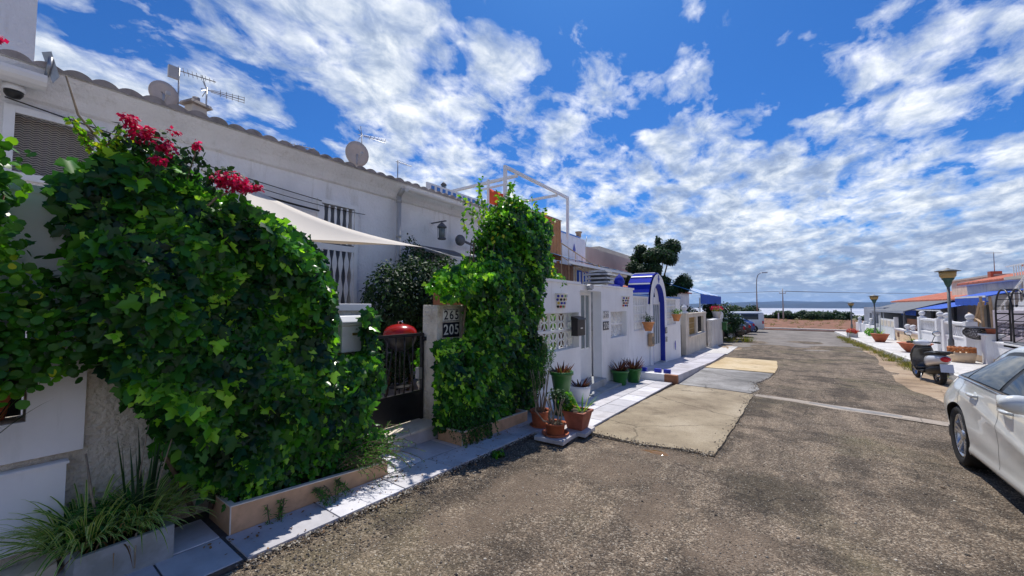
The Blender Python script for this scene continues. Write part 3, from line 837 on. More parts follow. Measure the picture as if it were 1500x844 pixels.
gravel('gravel', 9000, -2.7, 3.4, 5, 16, (.005, .013), gm, 2)
gravel('gravel', 260, -2.66, 1.5, 1.0, 6, (.012, .022), gm, 3)
def grit(name, n, line, sp, size, mats, seed):
    r_ = np.random.default_rng(seed); P_ = []
    for _ in range(n):
        k = r_.integers(0, len(line) - 1); u = r_.random(); a, b_ = line[k], line[k + 1]
        P_.append((a[0] + (b_[0] - a[0]) * u + r_.normal(0, sp), a[1] + (b_[1] - a[1]) * u + r_.normal(0, sp)))
    mb = MB(); 
    for (x, y) in P_:
        s = r_.uniform(*size); mb.cur = int(r_.integers(0, len(mats))); z = g(y) + .026 + s * .2; q = [r_.uniform(.6, 1.3) * s for _ in range(5)]
        mb.add([(x + q[0], y, z), (x, y + q[1], z), (x - q[2], y, z), (x, y - q[3], z), (x, y, z + q[4] * .7), (x, y, z - s * .9)], [(0, 1, 4), (1, 2, 4), (2, 3, 4), (3, 0, 4), (1, 0, 5), (2, 1, 5), (3, 2, 5), (0, 3, 5)])
    return struct(mb.build(name, mats, fixn=False), 'stuff')
grit('slab_edge_grit', 1100, [(-2.2, 4.83), (-1.5, 4.78), (-1.0, 4.91), (-.67, 4.92), (-.61, 7.0), (-.56, 9.52), (-.60, 11.2), (-.36, 12.4), (-.25, 14.5)], .06, (.004, .011), [gm[0], gm[2], gm[4], gm[3]], 6)
grit('kerb_grit', 1400, [(-2.70, 1.0), (-2.70, 4.3)], .025, (.004, .011), gm, 7)
gravel('gravel', 1500, -2.72, -2.3, 1.0, 4.3, (.006, .016), [gm[1], gm[3], gm[4], gm[1]], 4)
# ================================================================ LEFT ROW OF HOUSES
P('curtain', (.16, .19, .24), .6, .1, 3)
def tile_roof(mb, x0, x1, y0, y1, z0, z1, pitch=.2, amp=.045, edge=.03):
    """barrel tiles: ribs run from the eave (x0,z0) up to (x1,z1)"""
    n = int((y1 - y0) / pitch); per = 8
    ys = [y0 + (y1 - y0) * k / (n * per) for k in range(n * per + 1)]
    r_ = random.Random(int(y0 * 100))
    jz = [r_.uniform(-.012, .012) for _ in range(n + 1)]
    rows = []
    for x, z, e in ((x0, z0 - edge, 0), (x0 - .0, z0, 1), (x0 + (x1 - x0) * .12, z0 + (z1 - z0) * .12, 1), (x1, z1, 1)):
        row = []
        for k, y in enumerate(ys):
            ph = (k % per) / per
            row.append((x, y, z + e * amp * abs(math.sin(PI * ph)) ** .8 + jz[k // per] * e))
        rows.append(row)
    vs = [p for r_ in rows for p in r_]; m = len(ys)
    mb.add(vs, [(j * m + i, j * m + i + 1, (j + 1) * m + i + 1, (j + 1) * m + i) for j in range(len(rows) - 1) for i in range(m - 1)], smooth=False)

def cornice(mb, y0, y1, xw=-6.3, xe=-6.02, z0=3.66, z1=3.96):
    prof = [(xw + .001, z0), (xw + .05, z0 + .02), (xw + .12, z0 + .12), (xe - .02, z1 - .05), (xe, z1 - .03), (xe, z1), (xw + .001, z1)]
    mb.prism(prof, 'y', y0, y1)

def row_house(label, y0, y1, holes=(), gutter=None):
    t = thing('row_house', label, 'house', (0, 0, 0), group='white terraced houses with tiled eaves')
    mb = MB(); wall(mb, 'x', -6.3, .22, y0, y1, -.4, 3.96, holes)
    mb.box(-11, -6.53, y0, y0 + .2, -.4, 3.96); mb.box(-11, -6.53, y1 - .2, y1, -.4, 3.96); mb.box(-11.2, -11, y0, y1, -.4, 4.6)
    cornice(mb, y0, y1)
    mb.build('wall', M['plaster'], t)
    mb = MB(); tile_roof(mb, -5.99, -11.0, y0, y1, 3.97, 4.75); mb.build('roof', M['roof_grey'], t)
    return t

hA = row_house('near white terraced house with the tall white roof room and round roof tiles', -8, 1.05, [(.17, .72, 2.9, 3.5)])
mb = MB(); wall(mb, 'x', -7.0, .2, -8, .30, 4.0, 8.0); mb.box(-10.5, -7.2, .10, .30, 4.0, 8.0); mb.build('roof_room', M['plaster'], hA)
mb = MB(); mb.prism([(-6.02 + .12 * math.cos(a), 3.80 + .09 * math.sin(a)) for a in np.linspace(PI, 2 * PI, 8)] + [(-5.90, 3.83), (-6.14, 3.83)], 'y', -8, .34)
mb.build('gutter', M['white_metal'], hA)
wf = MB()
for a in ((.10, .17), (.72, .79)): wf.box(-6.305, -6.26, a[0], a[1], 2.83, 3.57)
wf.box(-6.305, -6.26, .1705, .7195, 3.50, 3.57); wf.box(-6.305, -6.26, .1705, .7195, 2.83, 2.90)
wo = wf.build('window', M['white_paint'], hA)
mb = MB()
for k in range(26):
    z = 2.9 + .6 * k / 25
    for j in range(9):
        ya = .175 + .54 * j / 9; yb = ya + .06
        mb.tube([(-6.30, ya, z), (-6.285, (ya + yb) / 2, z + .011), (-6.30, yb, z)], .0045, 4, False)
mb.build('grille', M['black_metal'], wo)
mb = MB(); mb.box(-6.42, -6.40, .17, .72, 2.9, 3.5); mb.build('pane', M['beige_wall'], wo)

hB = row_house('middle white terraced house behind the sail shade with the barred door', 1.05, 4.80, [(3.32, 3.92, .28, 3.28)])
mb = MB()
for a, b, c, d in ((3.25, 3.32, .25, 3.35), (3.92, 3.99, .25, 3.35)): mb.box(-6.32, -6.26, a, b, c, d)
mb.box(-6.32, -6.26, 3.3205, 3.9195, 3.28, 3.35)
dr = mb.build('door', M['white_paint'], hB)
mb = MB()
def wavy_bar(mb, x, yc, z0, z1, w0, w1, per, th=.012):
    n = max(6, int((z1 - z0) / per * 6)); vs = []
    for i in range(n + 1):
        z = z0 + (z1 - z0) * i / n; u = .5 - .5 * math.cos(2 * PI * (z - z0) / per)
        h = (w0 + (w1 - w0) * u) / 2
        vs += [(x, yc - h, z), (x, yc + h, z), (x - th, yc - h, z), (x - th, yc + h, z)]
    fs = []
    for i in range(n):
        a = 4 * i; fs += [(a, a + 1, a + 5, a + 4), (a + 3, a + 2, a + 6, a + 7), (a + 2, a, a + 4, a + 6), (a + 1, a + 3, a + 7, a + 5)]
    mb.add(vs, fs)
for k in range(6):
    y = 3.345 + k * .11
    wavy_bar(mb, -6.27, y, .3, 2.5, .025, .088, .44); wavy_bar(mb, -6.27, y, 2.62, 3.26, .03, .05, .32)
mb.box(-6.285, -6.262, 3.3205, 3.9195, 2.5, 2.6)
mb.build('grille', M['white_paint'], dr)
mb = MB(); mb.box(-6.46, -6.44, 3.33, 3.91, .28, 3.27); mb.build('pane', M['curtain'], dr)

hC = row_house('far white terraced house with the roof pergola and small barred window', 4.80, 8.7, [(5.45, 6.30, 1.7, 2.62)])
mb = MB(); mb.box(-6.31, -6.27, 5.38, 5.45, 1.65, 2.66); mb.box(-6.31, -6.27, 6.30, 6.37, 1.65, 2.66); mb.box(-6.31, -6.27, 5.4505, 6.2995, 2.62, 2.68)
wn = mb.build('window', M['white_paint'], hC)
mb = MB()
for k in range(9): mb.tube([(-6.22, 5.5 + k * .1, 1.66), (-6.22, 5.5 + k * .1, 2.64)], .010, 6)
mb.box(-6.235, -6.205, 5.42, 6.34, 2.60, 2.63); mb.build('grille', M['black_metal'], wn)
mb = MB(); mb.box(-6.44, -6.42, 5.46, 6.29, 1.7, 2.62); mb.build('pane', M['grey_wall'], wn)
mb = MB(); mb.hexa([(-6.29, 5.3, 2.78), (-5.95, 5.3, 2.66), (-5.95, 6.5, 2.66), (-6.29, 6.5, 2.78), (-6.29, 5.3, 2.84), (-5.95, 5.3, 2.71), (-5.95, 6.5, 2.71), (-6.29, 6.5, 2.84)])
mb.build('window_canopy', M['slate'], wn)
mb = MB(); mb.tube([(-6.19, 4.83, 3.9), (-6.19, 4.83, .2)], .045, 12); 
for z in (3.6, 2.9, 2.2): mb.tube([(-6.19, 4.83, z), (-6.19, 4.83, z + .05)], .056, 12)
mb.tube([(-6.06, 4.83, 3.86), (-6.19, 4.83, 3.74)], .05, 10)
mb.build('downpipe', M['grey_paint'], hC)
mb = MB(); mb.prism([(-5.95 + .07 * math.cos(a), 3.84 + .06 * math.sin(a)) for a in np.linspace(PI, 2 * PI, 8)], 'y', 4.83, 8.6)
mb.build('gutter', M['white_metal'], hC)
# flat roof terrace behind the eaves of the far house
mb = MB(); wall(mb, 'x', -6.9, .15, 8.0, 8.7, 3.9, 4.5); mb.build('roof_room', M['plaster'], hC)

# things on or by the facade
def camera_dome():
    t = thing('security_camera', 'white dome camera with dark glass under the near gutter', 'camera', (-6.13, .15, 3.70))
    MB().lathe([(.072, .02), (.076, -.025), (.070, -.04)], n=20).build('housing', M['white_plastic'], t)
    MB().lathe([(.064, -.041), (.062, -.07), (.045, -.10), (.0, -.115)], n=20).build('dome', M['black_plastic'], t)
    MB().box(-.14, -.0, -.03, .03, .02, .05).build('bracket', M['white_plastic'], t)
camera_dome()
def catenary(a, b, sag, n=14):
    a = Vector(a); b = Vector(b)
    return [tuple(a.lerp(b, k / n) - Vector((0, 0, sag * 4 * (k / n) * (1 - k / n)))) for k in range(n + 1)]
def cable(label, a, b, sag, r=.007, mt='black_plastic'):
    mb = MB(); mb.tube(catenary(a, b, sag), r, 6); o = mb.build('cable', M[mt]); tag(o, label, 'cable'); return o
cable('highest dark cable clipped along the facade behind the flowers', (-6.24, .1, 3.62), (-6.24, 3.3, 3.30), .03, .007)
cable('thick black cable on the facade above the sail shade', (-6.22, 2.15, 3.20), (-6.22, 3.25, 3.12), .01, .016)
cable('thin dark cable running to the top of the barred door', (-6.22, 2.15, 3.30), (-6.22, 4.1, 3.22), .04, .006)

def sail():
    A = Vector((-6.15, 2.05, 3.28)); B = Vector((-4.55, 4.02, 2.46)); C_ = Vector((-4.25, 1.42, 2.20))
    mb = MB(); n = 18; vs = []; idx = {}
    for i in range(n + 1):
        for j in range(n + 1 - i):
            u, v = i / n, j / n; w_ = 1 - u - v
            p = A * w_ + B * u + C_ * v
            # concave edges, belly
            cen = (A + B + C_) / 3
            e = 4 * (w_ * u) * .13 * (1 - v) + 4 * (u * v) * .10 * (1 - w_) + 4 * (v * w_) * .13 * (1 - u)
            p = p.lerp(cen, e * .9)
            p.z += -.16 * (27 * u * v * w_) - .10 * 4 * w_ * u
            idx[i, j] = len(vs); vs.append(tuple(p))
    fs = []
    for i in range(n):
        for j in range(n - i):
            fs.append((idx[i, j], idx[i + 1, j], idx[i, j + 1]))
            if j < n - i - 1: fs.append((idx[i + 1, j], idx[i + 1, j + 1], idx[i, j + 1]))
    t = thing('shade_sail', 'cream triangular fabric sail stretched over the terrace', 'shade sail', (0, 0, 0))
    m, nt, b = newmat('sail_cloth'); b.inputs['Base Color'].default_value = (.80, .76, .70, 1); b.inputs['Roughness'].default_value = .8
    tr = nt.nodes.new('ShaderNodeBsdfTranslucent'); tr.inputs[0].default_value = (.80, .70, .55, 1)
    mx = nt.nodes.new('ShaderNodeMixShader'); mx.inputs[0].default_value = .35
    nt.links.new(b.outputs[0], mx.inputs[1]); nt.links.new(tr.outputs[0], mx.inputs[2]); nt.links.new(mx.outputs[0], nt.nodes['Material Output'].inputs[0])
    mb.add(vs, fs, smooth=True); mb.build('cloth', m, t, solid=.004)
    MB().tube([tuple(B), (-4.3, 4.75, 2.30)], .006, 6).build('rope', M['white_plastic'], t); MB().tube([tuple(A), (-6.3, 1.85, 3.36)], .006, 6).build('rope', M['white_plastic'], t)
sail()

def lantern(label, x, y, z, s=1.0):
    t = thing('lantern', label, 'lantern', (x, y, z))
    mb = MB(); mb.lathe([(.085 * s, 0), (.09 * s, .02 * s), (.08 * s, .03 * s)], n=8); mb.build('base', M['slate'], t)
    mb = MB(); mb.lathe([(.095 * s, .24 * s), (.10 * s, .26 * s), (.05 * s, .32 * s), (.015 * s, .35 * s), (.0, .36 * s)], n=8); mb.build('cap', M['slate'], t)
    mb = MB()
    for k in range(8):
        a = 2 * PI * k / 8; mb.tube([(.078 * s * math.cos(a), .078 * s * math.sin(a), .03 * s), (.085 * s * math.cos(a), .085 * s * math.sin(a), .245 * s)], .006 * s, 4)
    mb.build('cage', M['slate'], t)
    MB().lathe([(.06 * s, .03 * s), (.066 * s, .24 * s)], n=8).build('glass', M['glass_grey'], t)
    return t
lantern('grey caged lantern hanging above the small barred window', -5.98, 5.80, 2.98, 1.05)
mb = MB(); mb.box(-.16, .12, -.02, .02, .38, .40); mb.box(-.32, -.16, -.02, .02, .38, .40)
o = mb.build('lantern_bracket', M['slate']); o.location = (-5.98, 5.80, 2.98); tag(o, 'dark flat bracket that carries the grey lantern', 'bracket')
t = thing('wall_spotlight', 'dark round wall lamp on a long arm right of the lantern', 'wall lamp', (-6.05, 6.45, 3.06))
mb = MB(); mb.sphere((0, 0, 0), .13, sc=(.8, 1, 1)); mb.build('lamp_head', M['slate'], t)
mb = MB(); mb.tube([(0, .1, 0), (-.05, .5, -.05), (-.2, 1.2, -.12)], .03, 8); mb.build('arm', M['slate'], t)

# roof furniture
def dish(label, x, y, z, d, face=(.9, -.25, .35), mast=.35):
    t = thing('satellite_dish', label, 'satellite dish', (x, y, z - mast))
    F = Vector(face).normalized(); U = Vector((0, 0, 1)); X_ = U.cross(F).normalized(); Y_ = F.cross(X_)
    mb = MB(); vs = []; n = 24
    rings = [(0, 0), (.35, .012), (.7, .05), (1, .10)]
    c = Vector((0, 0, mast))
    for rr, dd in rings:
        for k in range(n):
            a = 2 * PI * k / n
            vs.append(tuple(c + F * dd * d / 2 + (X_ * math.cos(a) + Y_ * math.sin(a) * 1.08) * rr * d / 2))
    mb.add(vs, [(i * n + k, i * n + (k + 1) % n, (i + 1) * n + (k + 1) % n, (i + 1) * n + k) for i in range(3) for k in range(n)], smooth=True)
    mb.build('reflector', M['dishmat'], t, solid=.012)
    mb = MB(); mb.tube([(0, 0, -.05), (0, 0, mast)], .018, 8); mb.tube([tuple(c - Y_ * d * .45 + F * .02), tuple(c + F * d * .55 - Y_ * .05)], .009, 6)
    mb.build('mast', M['grey_paint'], t)
    p = c + F * d * .56 - Y_ * .05
    MB().bx(p, (.05, .05, .06)).build('receiver', M['grey_paint'], t)
P('dishmat', (.52, .45, .40), .6, .1, 4)
dish('pale round dish between the tall masts on the near roof', -7.5, 1.53, 4.72, .35, (.95, .05, .0), .45)
dish('larger weathered dish standing alone in mid roof', -8.0, 5.03, 5.07, .54, (.95, -.2, -.05), .7)
def yagi(label, x, y, z0, h, L, dirv, kind=0):
    """TV antenna: mast, boom, elements"""
    t = thing('tv_antenna', label, 'antenna', (x, y, z0))
    MB().tube([(0, 0, -.2), (0, 0, h)], .012, 6).build('mast', M['galv'], t)
    d = Vector(dirv).normalized(); sd = d.cross(Vector((0, 0, 1))).normalized(); c = Vector((0, 0, h - .04))
    mb = MB(); mb.tube([tuple(c - d * L * .15), tuple(c + d * L)], .008, 5)
    if kind == 0:
        for k in range(9):
            q = c + d * L * (k / 8.5); l = .13 - .008 * k
            mb.tube([tuple(q - sd * l), tuple(q + sd * l)], .004, 4)
    else:   # X shaped reflector and a three-armed long boom
        for s1 in (-1, 1):
            for s2 in (-.5, 1):
                mb.tube([tuple(c), tuple(c + (Vector((0, 0, 1)) * s2 * .17 + sd * .10 * s1 - d * .06))], .007, 4)
        for off in (-.045, 0, .045):
            mb.tube([tuple(c + d * .05 + Vector((0, 0, off * .4))), tuple(c + d * L + Vector((0, 0, off)))], .005, 4)
        for k in range(5):
            q = c + d * L * (.35 + k * .16); mb.tube([tuple(q - sd * .06 - Vector((0, 0, .03))), tuple(q + sd * .06 + Vector((0, 0, .03)))], .004, 4)
    mb.build('elements', M['galv'], t)
    return t
t = yagi('tall mast with a small panel and thin boom beside the near dish', -7.5, 1.70, 4.45, .76, .45, (.3, .9, -.05), 0)
MB().bx((.0, -.07, .66), (.05, .12, .18)).build('panel', M['grey_paint'], t)
yagi('short mast with crossed rods and long boom right of the near dish', -7.5, 2.05, 4.45, .62, .50, (.3, .9, -.02), 1)
yagi('low antenna lying just above the tile edge behind the flowers', -7.5, 3.2, 4.3, .32, .55, (.3, .9, 0), 0)
yagi('antenna with crossed rods directly above the larger dish', -8.0, 5.15, 4.6, 1.0, .55, (.3, .9, 0), 1)
yagi('small bare antenna near the downpipe', -7.5, 5.80, 4.4, .66, .35, (.3, .9, -.1), 0)
t = thing('roof_vent', 'stubby mortar vent block with tile cap near the first dish', 'vent', (-7.5, 1.92, 4.4), .3)
MB().bx((0, 0, .12), (.22, .24, .34), .02).build('stack', M['beige_wall'], t); MB().bx((0, 0, .32), (.30, .32, .05), .02).build('cap', M['roof_grey'], t)
MB().lathe([(.05, .0), (.05, .1)], (0, 0, .34), 10).build('pipe', M['roof_grey'], t)
mb = MB(); mb.tube([(-6.0, .34, 3.86), (-5.97, .36, 4.06)], .02, 6)
mb.add([(-6.02, .30, 4.10), (-5.97, .36, 4.12), (-5.95, .42, 3.88), (-5.98, .38, 3.80)], [(0, 1, 2, 3)])
o = mb.build('flashing', M['galv'], hA)

# striped valance along the far house roof edge
def striped(mb, p00, p10, p01, p11, n, wave=0):
    """p00->p10 along stripes' repeat direction"""
    p00, p10, p01, p11 = map(Vector, (p00, p10, p01, p11))
    for k in range(n):
        a, b = k / n, (k + 1) / n
        mb.cur = k % 2
        mb.quad(tuple(p00.lerp(p10, a)), tuple(p00.lerp(p10, b)), tuple(p01.lerp(p11, b)), tuple(p01.lerp(p11, a)))
t = thing('roof_valance', 'blue and white checked strip standing on the roof edge below the pergola', 'awning', (0, 0, 0))
mb = MB(); mb.box(-6.28, -6.24, 5.60, 8.65, 4.03, 4.24); mb.build('panel', M['white_paint'], t)
for k in range(17):
    y = 5.72 + k * .17; MB().box(-6.239, -6.228, y, y + .09, 4.07, 4.19).build('check', M['blue_trim'], t)
lantern('tiny dark lantern on the striped roof edge', -6.5, 6.35, 4.22, .75)
t = thing('roof_pergola', 'bare white metal frame on the roof terrace', 'pergola', (0, 0, 0))
for (x, y) in ((-6.2, 8.4), (-6.2, 12.15), (-9.5, 8.6)): MB().box(x - .04, x + .04, y - .04, y + .04, 3.9, 5.36).build('post', M['white_metal'], t)
mb = MB(); mb.box(-6.24, -6.16, 8.36, 12.19, 5.361, 5.44); mb.build('front_beam', M['white_metal'], t)
mb = MB(); mb.box(-9.6, -6.2, 8.95, 9.03, 5.28, 5.355); mb.build('cross_beam', M['white_metal'], t)
mb = MB(); mb.box(-8.6, -6.2, 11.35, 11.43, 5.28, 5.355); mb.build('cross_beam', M['white_metal'], t)
mb = MB(); mb.box(-7.1, -7.04, 8.7, 8.76, 4.2, 5.30); mb.box(-7.3, -6.3, 8.62, 8.66, 4.98, 5.03); mb.build('brace', M['white_metal'], t)
def towel(label, x, y0, y1, z0, z1, mt='orange_cloth', cat='towel', ph=0):
    mb = MB(); mb.grid(lambda u, v: (x + .03 * math.sin(u * 14 + ph) * (1 - .6 * v), y0 + (y1 - y0) * u, z0 + (z1 - z0) * v + .03 * math.sin(u * 9 + ph) * (v < .01)), 16, 6)
    o = mb.build('towel', M[mt], solid=.006); tag(o, label, cat); return o
towel('bright orange towel hanging on the rail left of the tall climber', -6.42, 7.98, 8.62, 4.16, 4.72)
towel('salmon orange cloth hanging behind the slatted wooden screen', -6.6, 10.6, 11.9, 3.9, 4.68, 'orange_cloth', 'cloth', 2)

# ================================================================ HOUSE BEYOND: slatted screen, blue trim, striped awning
hD = thing('terraced_house', 'white house with blue trimmed roof parapet behind the dotted wall pots', 'house', (0, 0, 0))
mb = MB(); wall(mb, 'x', -6.6, .2, 8.72, 18.4, -.6, 3.1, [(11.2, 12.0, 1.0, 2.4), (14.0, 15.4, .8, 2.2)]); mb.box(-11, -6.8, 18.2, 18.4, -.6, 3.1); mb.box(-11, -6.8, 8.72, 8.9, -.6, 3.1); mb.build('wall', M['plaster'], hD)
mb = MB(); mb.box(-6.72, -6.6, 11.9, 14.5, 3.1, 4.25); mb.box(-9.5, -6.721, 14.38, 14.5, 3.1, 4.25); mb.build('parapet', M['plaster'], hD)
mb = MB(); mb.box(-6.74, -6.58, 11.9, 14.0, 4.25, 4.30); mb.build('parapet_trim', M['blue_trim'], hD)
for y, z in ((12.3, 3.92), (13.45, 3.72)):
    mb = MB(); mb.prism([(y - .10, z - .02), (y - .06, z - .10), (y + .06, z - .11), (y + .11, z), (y + .04, z + .16), (y, z + .24), (y - .04, z + .14)], 'x', -6.597, -6.58); mb.build('ornament', M['blue_paint'], hD)
MB().box(-6.78, -6.76, 11.2, 12.0, 1.0, 2.4).build('pane', M['glass_dark'], hD); MB().box(-6.78, -6.76, 14, 15.4, .8, 2.2).build('pane', M['glass_dark'], hD)
mb = MB(); tile_roof(mb, -6.15, -8.0, 13.2, 18.5, 3.10, 3.42, .2, .05, .06); mb.build('roof', M['roof_red'], hD)
MB().box(-6.58, -6.2, 13.2, 18.4, 2.93, 3.04).build('eave', M['cream_wall'], hD)
t = thing('chimney_pot', 'small clay pot standing on the blue parapet trim', 'pot', (-6.66, 14.0, 4.3))
MB().lathe([(.10, 0), (.10, .16), (.13, .17), (.14, .22), (.11, .23), (.09, .12)], n=14).build('pot', M['wood_pale'], t)
tag(MB().tube([(-6.66, 14.6, 3.2), (-6.68, 14.62, 3.9), (-6.64, 14.75, 4.45)], [.02, .018, .012], 6).build('pole', M['galv']), 'thin bent pole rising beside the blue trimmed parapet', 'pole')
# slatted screen
t = thing('privacy_screen', 'orange brown slatted wooden screen on the roof terrace', 'screen', (0, 0, 0))
mb = MB(); r_ = random.Random(5)
for k in range(15):
    y = 9.35 + k * .105; mb.box(-5.85, -5.82 + r_.uniform(0, .012), y, y + .092, 3.0, 4.18 + .006 * k)
for k in range(6):
    x = -6.55 + k * .118; mb.box(x, x + .10, 9.30, 9.33, 3.0, 4.16)
mb.build('slats', M['wood'], t)
MB().box(-5.87, -5.80, 9.28, 10.95, 4.19 + .09, 4.22 + .09).build('top_rail', M['wood_pale'], t)
for y in (9.35, 10.85): MB().box(-5.95, -5.87, y, y + .08, -.5, 2.99).build('post', M['wood'], t)
# striped awning
t = thing('awning', 'blue and white striped awning of the house with the blue roof trim', 'awning', (0, 0, 0))
mb = MB(); striped(mb, (-6.15, 9.8, 3.30), (-6.15, 16.8, 3.08), (-5.0, 9.8, 2.92), (-5.0, 16.8, 2.84), 20); mb.build('fabric', [M['blue_light_canvas'], M['white_paint']], t, solid=.01)
MB().box(-5.02, -4.97, 9.8, 16.8, 2.76, 2.84).build('front_bar', M['white_metal'], t)
# brown panelling and blue doors below it
t = thing('wooden_partition', 'dark brown board partition under the striped awning', 'partition', (0, 0, 0))
mb = MB()
for k in range(24):
    mb.box(-5.3, -5.28 + r_.uniform(0, .01), 8.3 + k * .1, 8.39 + k * .1, -.4, 2.78)
mb.build('boards', M['wood_brown'], t)
t = thing('terrace_door', 'open dark blue louvred door beside the brown partition', 'door', (0, 0, 0))
mb = MB(); mb.box(-5.45, -5.40, 11.3, 12.3, -.4, 2.7); mb.build('leaf', M['blue_canvas'], t)
mb = MB()
for k in range(4): mb.box(-5.398, -5.37, 11.35 + .24 * k, 11.40 + .24 * k, -.3, 2.65)
mb.build('frame', M['white_paint'], t)
# stair railing with yellow hose
t = thing('stair_railing', 'rusty metal railing climbing to the roof terrace', 'railing', (0, 0, 0))
mb = MB(); mb.tube([(-5.1, 9.6, 3.32), (-5.1, 12.3, 2.82)], .018, 6); mb.tube([(-5.1, 9.6, 2.95), (-5.1, 12.3, 2.35)], .014, 6)
for k in range(7):
    y = 9.6 + k * .45; mb.tube([(-5.1, y, 3.32 - .185 * (y - 9.6)), (-5.1, y, 2.3 - .185 * (y - 9.6))], .011, 5)
mb.build('rail', M['wood_pale'], t)
tag(MB().tube([(-5.0, 12.0, 2.9), (-5.0, 12.35, 2.72), (-5.0, 12.3, 2.48), (-5.0, 11.4, 2.22), (-5.0, 10.3, 2.02), (-5.0, 9.3, 1.85)], .022, 8).build('hose', M['yellow_hose']), 'yellow hose hanging in a curve from the stair railing', 'hose')
# tiered chimney vent behind the white wall
def pagoda(label, x, y, z, s):
    t = thing('barbecue_chimney', label, 'chimney', (x, y, z))
    MB().bx((0, 0, -.6), (.52 * s, .52 * s, 1.3)).build('stack', M['grey_block'], t)
    for k, (w_, zz) in enumerate(((.74, .09), (.66, .20), (.70, .31), (.50, .40))):
        mb = MB(); mb.bx((0, 0, zz * s), (w_ * s, w_ * s, .05 * s), .02 * s); mb.build('slab', M['grey_block'], t)
    MB().box(-.2 * s, .2 * s, -.2 * s, .2 * s, .051, .36 * s).build('core', M['slate'], t)
pagoda('grey tiered concrete chimney showing above the white wall door', -4.15, 10.1, 2.10, 1.0)
pagoda('smaller grey tiered chimney farther behind the white wall', -4.9, 12.3, 2.1, .8)

hE = thing('apartment_block', 'plain beige block rising behind the tiled roofs', 'building', (0, 0, 0))
mb = MB(); mb.box(-16, -9, 20, 30, -1, 4.9); mb.box(-15, -9.5, 23, 29.5, 4.9, 5.35); mb.build('wall', M['beige_wall'], hE)
hF = thing('terraced_house', 'low white house behind the arched blue gateway', 'house', (0, 0, 0))
mb = MB(); wall(mb, 'x', -7.0, .2, 18.6, 27, -.9, 2.5, [(20, 21.2, .6, 1.8)]); mb.box(-11, -7.2, 18.6, 18.8, -.9, 2.5); mb.box(-11, -7.2, 26.8, 27, -.9, 2.5); mb.build('wall', M['plaster'], hF)
mb = MB(); tile_roof(mb, -6.7, -11, 18.6, 27.2, 2.5, 3.3, .25, .05, .06); mb.build('roof', M['roof_red'], hF)
MB().box(-7.15, -7.13, 20, 21.2, .6, 1.8).build('pane', M['glass_dark'], hF)
# ================================================================ LEFT GARDEN WALLS
gw = thing('garden_wall', 'smooth white and rough stucco garden wall at the near left with square opening', 'wall', (0, 0, 0))
mb = MB(); wall(mb, 'x', -3.62, .22, -7, 1.25, -.1, 2.2, [(-.30, .20, .88, 1.42)]); wall(mb, 'x', -3.62, .22, 1.25, 2.08, -.1, 1.52)
mb.build('stucco_face', M['stucco'], gw)
mb = MB(); wall(mb, 'x', -3.585, .03, -7, .43, .66, 2.215, [(-.30, .20, .88, 1.42)]); mb.build('smooth_face', M['plaster_smooth'], gw)
mb = MB(); mb.box(-3.60, -3.54, -7, .36, .16, .62); mb.box(-3.60, -3.53, -7, .37, .605, .618); mb.build('tile_skirting', M['plaster_smooth'], gw)
mb = MB(); mb.box(-3.86, -3.58, -7, 1.26, 2.2155, 2.26); mb.build('coping', M['plaster_smooth'], gw)
mb = MB(); mb.box(-3.56, -3.40, -7, .33, -.1, .09); mb.build('step', M['cream_wall'], gw)
mb = MB(); mb.box(-3.82, -3.78, -.29, .19, .89, 1.41); mb.build('backing', M['dark_interior'], gw)

# pier with the letter box
pr = thing('gate_pier', 'short white gate pier half hidden by ivy with the letter box', 'pier', (-3.62, 2.26, 0), group=None)
mb = MB(); mb.box(-.24, .02, -.165, .165, -.1, 1.50); mb.build('shaft', M['stucco'], pr)
mb = MB(); mb.box(-.26, .05, -.19, .19, 1.501, 1.57); mb.build('cap', M['plaster_smooth'], pr, bevel=.006)
lb = thing('letter_box', 'white metal letter box with brass slot on the ivy covered pier', 'letter box', (-3.60, 2.24, 1.09))
mb = MB(); mb.box(0, .09, -.155, .155, 0, .26); mb.build('body', M['white_metal'], lb, bevel=.006)
mb = MB(); mb.prism([(0, .262), (.10, .262), (.11, .30), (.06, .36), (0, .37)], 'y', -.165, .165); mb.build('lid', M['white_metal'], lb, bevel=.005)
mb = MB(); mb.box(.091, .095, -.045, .045, .165, .19); mb.build('name_slot', M['mailbox_brass'], lb)
MB().tube([(.089, 0, .225), (.097, 0, .225)], .009, 10).build('lock', M['galv'], lb)
mb = MB(); mb.box(.10, .112, -.15, .15, .285, .292); mb.build('flap', M['grey_paint'], lb)

p2 = thing('gate_pier', 'white gate pier carrying the number tiles 265 and 205', 'pier', (0, 0, 0))
mb = MB(); mb.box(-3.87, -3.60, 3.42, 5.25, -.3, 1.56); mb.build('shaft', M['stucco'], p2, bevel=.012)
nb = thing('number_plaque', 'white tiles with black number 265 on the gate pier', 'house number', (-3.597, 3.665, 1.425))
def numtile(t, w_, h, n, face, ink, digits, border=True):
    mb = MB(); mb.box(0, .012, -w_ / 2, w_ / 2, -h / 2, h / 2); mb.build('tile', face, t, bevel=.002)
    if border:
        for z in (-h / 2 + .012, h / 2 - .012):
            mb = MB(); mb.box(.0122, .0126, -w_ / 2 + .004, w_ / 2 - .004, z - .001, z + .001)
            for k in range(int(w_ / .028)):
                y = -w_ / 2 + .014 + k * .028; mb.box(.01265, .0135, y - .008, y + .008, z - .006, z + .006)
            mb.build('border', ink, t)
    for k, d in enumerate(digits):
        text(d, h * .98, facing_px(.0135, (k - (len(digits) - 1) / 2) * w_ / len(digits), -.003), 'digit', ink, t, .001, sx=.95)
numtile(nb, .30, .17, 3, M['number_white'], M['number_black'], '265')
nb = thing('number_plaque', 'dark blue tiles with white number 205 under the 265', 'house number', (-3.597, 3.665, 1.235))
